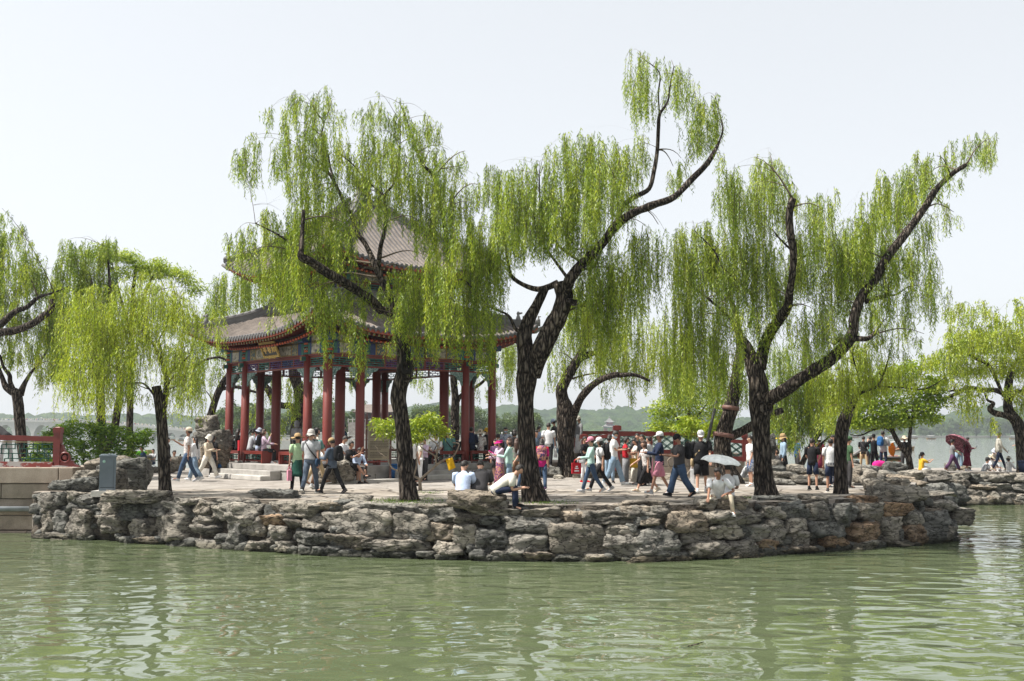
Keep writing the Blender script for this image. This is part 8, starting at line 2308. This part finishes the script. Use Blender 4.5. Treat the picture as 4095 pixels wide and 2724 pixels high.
# information board
q = P(1512, 1924, 37.5)
ib = empty("information_board", (q.x, 37.5, PLAZA), R(12), "tall brown information board with an arched top and small dark writing by the pavilion", "sign")
def iz(v): return CAM_Z + (1735 - v) / FPX * 37.5 - PLAZA
mb = MB()
w_ = 84 / FPX * 37.5 / 2
arch = [(-w_, iz(1838)), (w_, iz(1838)), (w_, iz(1690)), (w_ * .8, iz(1688)), (w_ * .66, iz(1681)), (w_ * .3, iz(1677)), (-w_ * .3, iz(1677)), (-w_ * .66, iz(1681)), (-w_ * .8, iz(1688)), (-w_, iz(1690))]
mb.plate(arch, .05, Matrix.Identity(4)); bo_ = mb.build("panel", pm("tan_board", (.22, .185, .125), .6, .12, 3), ib)
mb = MB()
for k, gl in enumerate((ZHI, CHUN, TING)): glyphs(gl, mb, -.20 + k * .15, iz(1706), .115, .01, Matrix.Translation((0, -.03, 0)))
rr = random.Random(4)
for k in range(19):
    if k in (6, 7, 14): continue
    zl = iz(1718) - k * .053
    x = -w_ * .82
    while x < w_ * (.8 if k not in (5, 13, 18) else .2):
        L = rr.uniform(.02, .07)
        mb.box((x + L / 2, -.029, zl), (L * .8, .006, .016)); x += L
mb.build("lettering", cm("ch"), bo_)
for sd in (-1, 1):
    mb = MB(); mb.box((sd * (w_ + .05), 0, iz(1675) / 2), (.07, .08, iz(1675))); mb.lathe([(.05, 0), (.055, .05), (.02, .12)], (sd * (w_ + .05), 0, iz(1675)), 8); mb.build("post", pm("brown_post", (.085, .04, .03), .5, .2, 4), ib)
mb = MB(); mb.bar((-w_, 0, iz(1845)), (w_, 0, iz(1845)), .05, .05); mb.build("cross_bar", M_COL, ib)
def bin_(label, u, v0, v1, y, wtop, col, z=PLAZA):
    o = empty("trash_bin", (ux(u, y), y, z), label=label, cat="bin")
    h_ = (v1 - v0) / FPX * y; r_ = wtop / FPX * y / 2
    mb = MB(); mb.lathe([(r_ * .72, 0), (r_, h_), (r_ * .9, h_), (r_ * .66, .05)], n=16, sy=.85); mb.build("bucket", cm(col), o)
    mb = MB(); mb.lathe([(r_ * 1.06, h_ - .05), (r_ * 1.08, h_ + .01), (r_ * .95, h_ + .01)], n=16, sy=.85); mb.build("rim", cm(col), o)
bin_("blue plastic bin beside the information board", 1577, 1856, 1921, 38.4, 32, "bl")
bin_("dark navy trash bin lined with a bag under the right hand willow", 4078, 1846, 1894, 45.6, 40, "nv")
bin_("small blue bucket standing by the rockery", 886, 1838, 1856, 41.6, 24, "bl", 1.55)
# camp chair and stone table
cch = empty("camp_chair", G(612, 1878), R(160), "green camouflage folding camp chair by the water", "chair")
mb = MB(); mb.box(None, (.52, .02, .48), M=Matrix.Translation((0, .22, .68)) @ Matrix.Rotation(R(-12), 4, 'X')); mb.build("backrest", m_scroll("camouflage", (.05, .09, .02), (.16, .17, .04), (.30, .28, .08), 8.0), cch)
mb = MB(); mb.box((0, 0, .42), (.5, .46, .03)); mb.build("seat", MATS.get("x") or cm("gn"), cch)
for a, b_ in (((-.26, -.22, 0), (.26, .22, .42)), ((.26, -.22, 0), (-.26, .22, .42)), ((-.26, .24, 0), (.26, .24, .45)), ((.26, .24, 0), (-.26, .24, .45)), ((-.26, .22, .4), (-.26, .28, .92)), ((.26, .22, .4), (.26, .28, .92))):
    mb = MB(); mb.tube([a, b_], .012, 6); mb.build("leg", M_IRON, cch)
tb = empty("stone_table", G(556, 1890), label="dark stone table with a bright green bag behind the boulders", cat="table")
mb = MB(); mb.lathe([(.5, .64), (.52, .68), (.5, .74)], n=20); mb.build("table_top", M_STONE, tb)
mb = MB(); mb.lathe([(.22, 0), (.18, .3), (.24, .64)], n=14); mb.build("pedestal", M_STONE, tb)
gb = empty("green_bag", tb.location + Vector((.05, -.1, .74)), label="bright green plastic bag lying on the stone table", cat="bag")
mb = MB(); sbox(mb, (0, 0, .09), (.42, .3, .18), Matrix.Identity(4), 0, 2.4); sbox(mb, (.18, .03, .1), (.24, .22, .14), Matrix.Identity(4), 0, 2.2); mb.build("bag", cloth((.16, .55, .03)), gb)
# red gift bag on the bench, black rucksack next to it
p = on(.0, 6.45); gb = empty("gift_bag", p, R(40), "bright red bag on the bench between the black shirt and the grey jacket", "bag")
mb = MB(); mb.box((0, 0, .2), (.26, .16, .40)); mb.build("bag", cm("rd"), gb)
mb = MB(); mb.tube([(-.06, 0, .40), (-.05, 0, .5), (.05, 0, .5), (.06, 0, .40)], .008, 5); mb.build("handle", cm("rd"), gb)
p = on(-.02, 7.2); gb = empty("rucksack", p, R(40), "black rucksack at the far left end of the bench", "bag")
mb = MB(); sbox(mb, (0, 0, .2), (.32, .22, .42), Matrix.Identity(4)); sbox(mb, (0, -.12, .14), (.24, .08, .2), Matrix.Identity(4)); mb.build("pack", cm("bk"), gb)
pk = empty("pink_bag", P(3518, 1880, 47.2), label="bright pink bag on the ground behind the person with folded arms", cat="bag")
mb = MB(); sbox(mb, (0, 0, .2), (.62, .4, .42), Matrix.Identity(4), 0, 2.6); mb.build("bag", cm("mgn"), pk)
bt = empty("water_bottle", P(3586, 1882, 46.4), label="clear white water bottle on the stone by the tree foot", cat="bottle")
mb = MB(); mb.lathe([(.05, 0), (.052, .15), (.03, .22), (.018, .25)], n=12); mb.build("bottle", cm("lg"), bt)
mb = MB(); mb.lathe([(.022, .25), (.022, .28)], n=10); mb.build("cap", cm("wh"), bt)
# roofed display boards at right
for lab, u, y, w2, v0, v1, rz in (("low display board with a curved grey roof and red panel behind the khaki trousers", 3450, 51.0, 110, 1802, 1868, -.15), ("low display board with a flat dark top and green posts right of the folded arms", 3560, 51.0, 78, 1818, 1872, .1)):
    o = empty("display_board", (ux(u, y), y, PLAZA), rz, lab, "display board")
    W2 = w2 / FPX * y; zt = CAM_Z + (1735 - v0) / FPX * y - PLAZA
    for sd in (-1, 1):
        mb = MB(); mb.box((sd * W2 * .45, 0, zt * .42), (.08, .08, zt * .84)); mb.build("post", pm("green_post", (.02, .14, .07), .5, .1), o)
    mb = MB(); mb.box(None, (W2, .5, .05), M=Matrix.Translation((0, 0, zt * .72)) @ Matrix.Rotation(R(28), 4, 'X')); mb.build("panel", m_scroll("display_print", (.30, .05, .05), (.35, .30, .12), (.10, .22, .22), 4.0), o)
    mb = MB()
    n = 10
    for k in range(n):
        f0, f1 = k / n, (k + 1) / n
        cv = (lambda f: .16 * math.cos((f - .5) * 2 * math.pi) + .1) if "curved" in lab else (lambda f: .04)
        mb.bar((-W2 * .55 + W2 * 1.1 * f0, 0, zt * .78 + cv(f0)), (-W2 * .55 + W2 * 1.1 * f1, 0, zt * .78 + cv(f1)), .6, .07)
    mb.build("roof", M_RIDGE, o)
# a floating twig on the water
tw = empty("floating_twig", G(2785, 2585, 0.01), label="small dark twig floating on the green water at the lower right", cat="twig")
mb = MB(); mb.tube([(-.12, 0, 0), (0, .03, .02), (.10, .0, .06)], [.008, .009, .005], 6); mb.tube([(0, .03, .02), (.04, .08, .01)], [.006, .003], 5); mb.build("stem", M_BARK, tw)
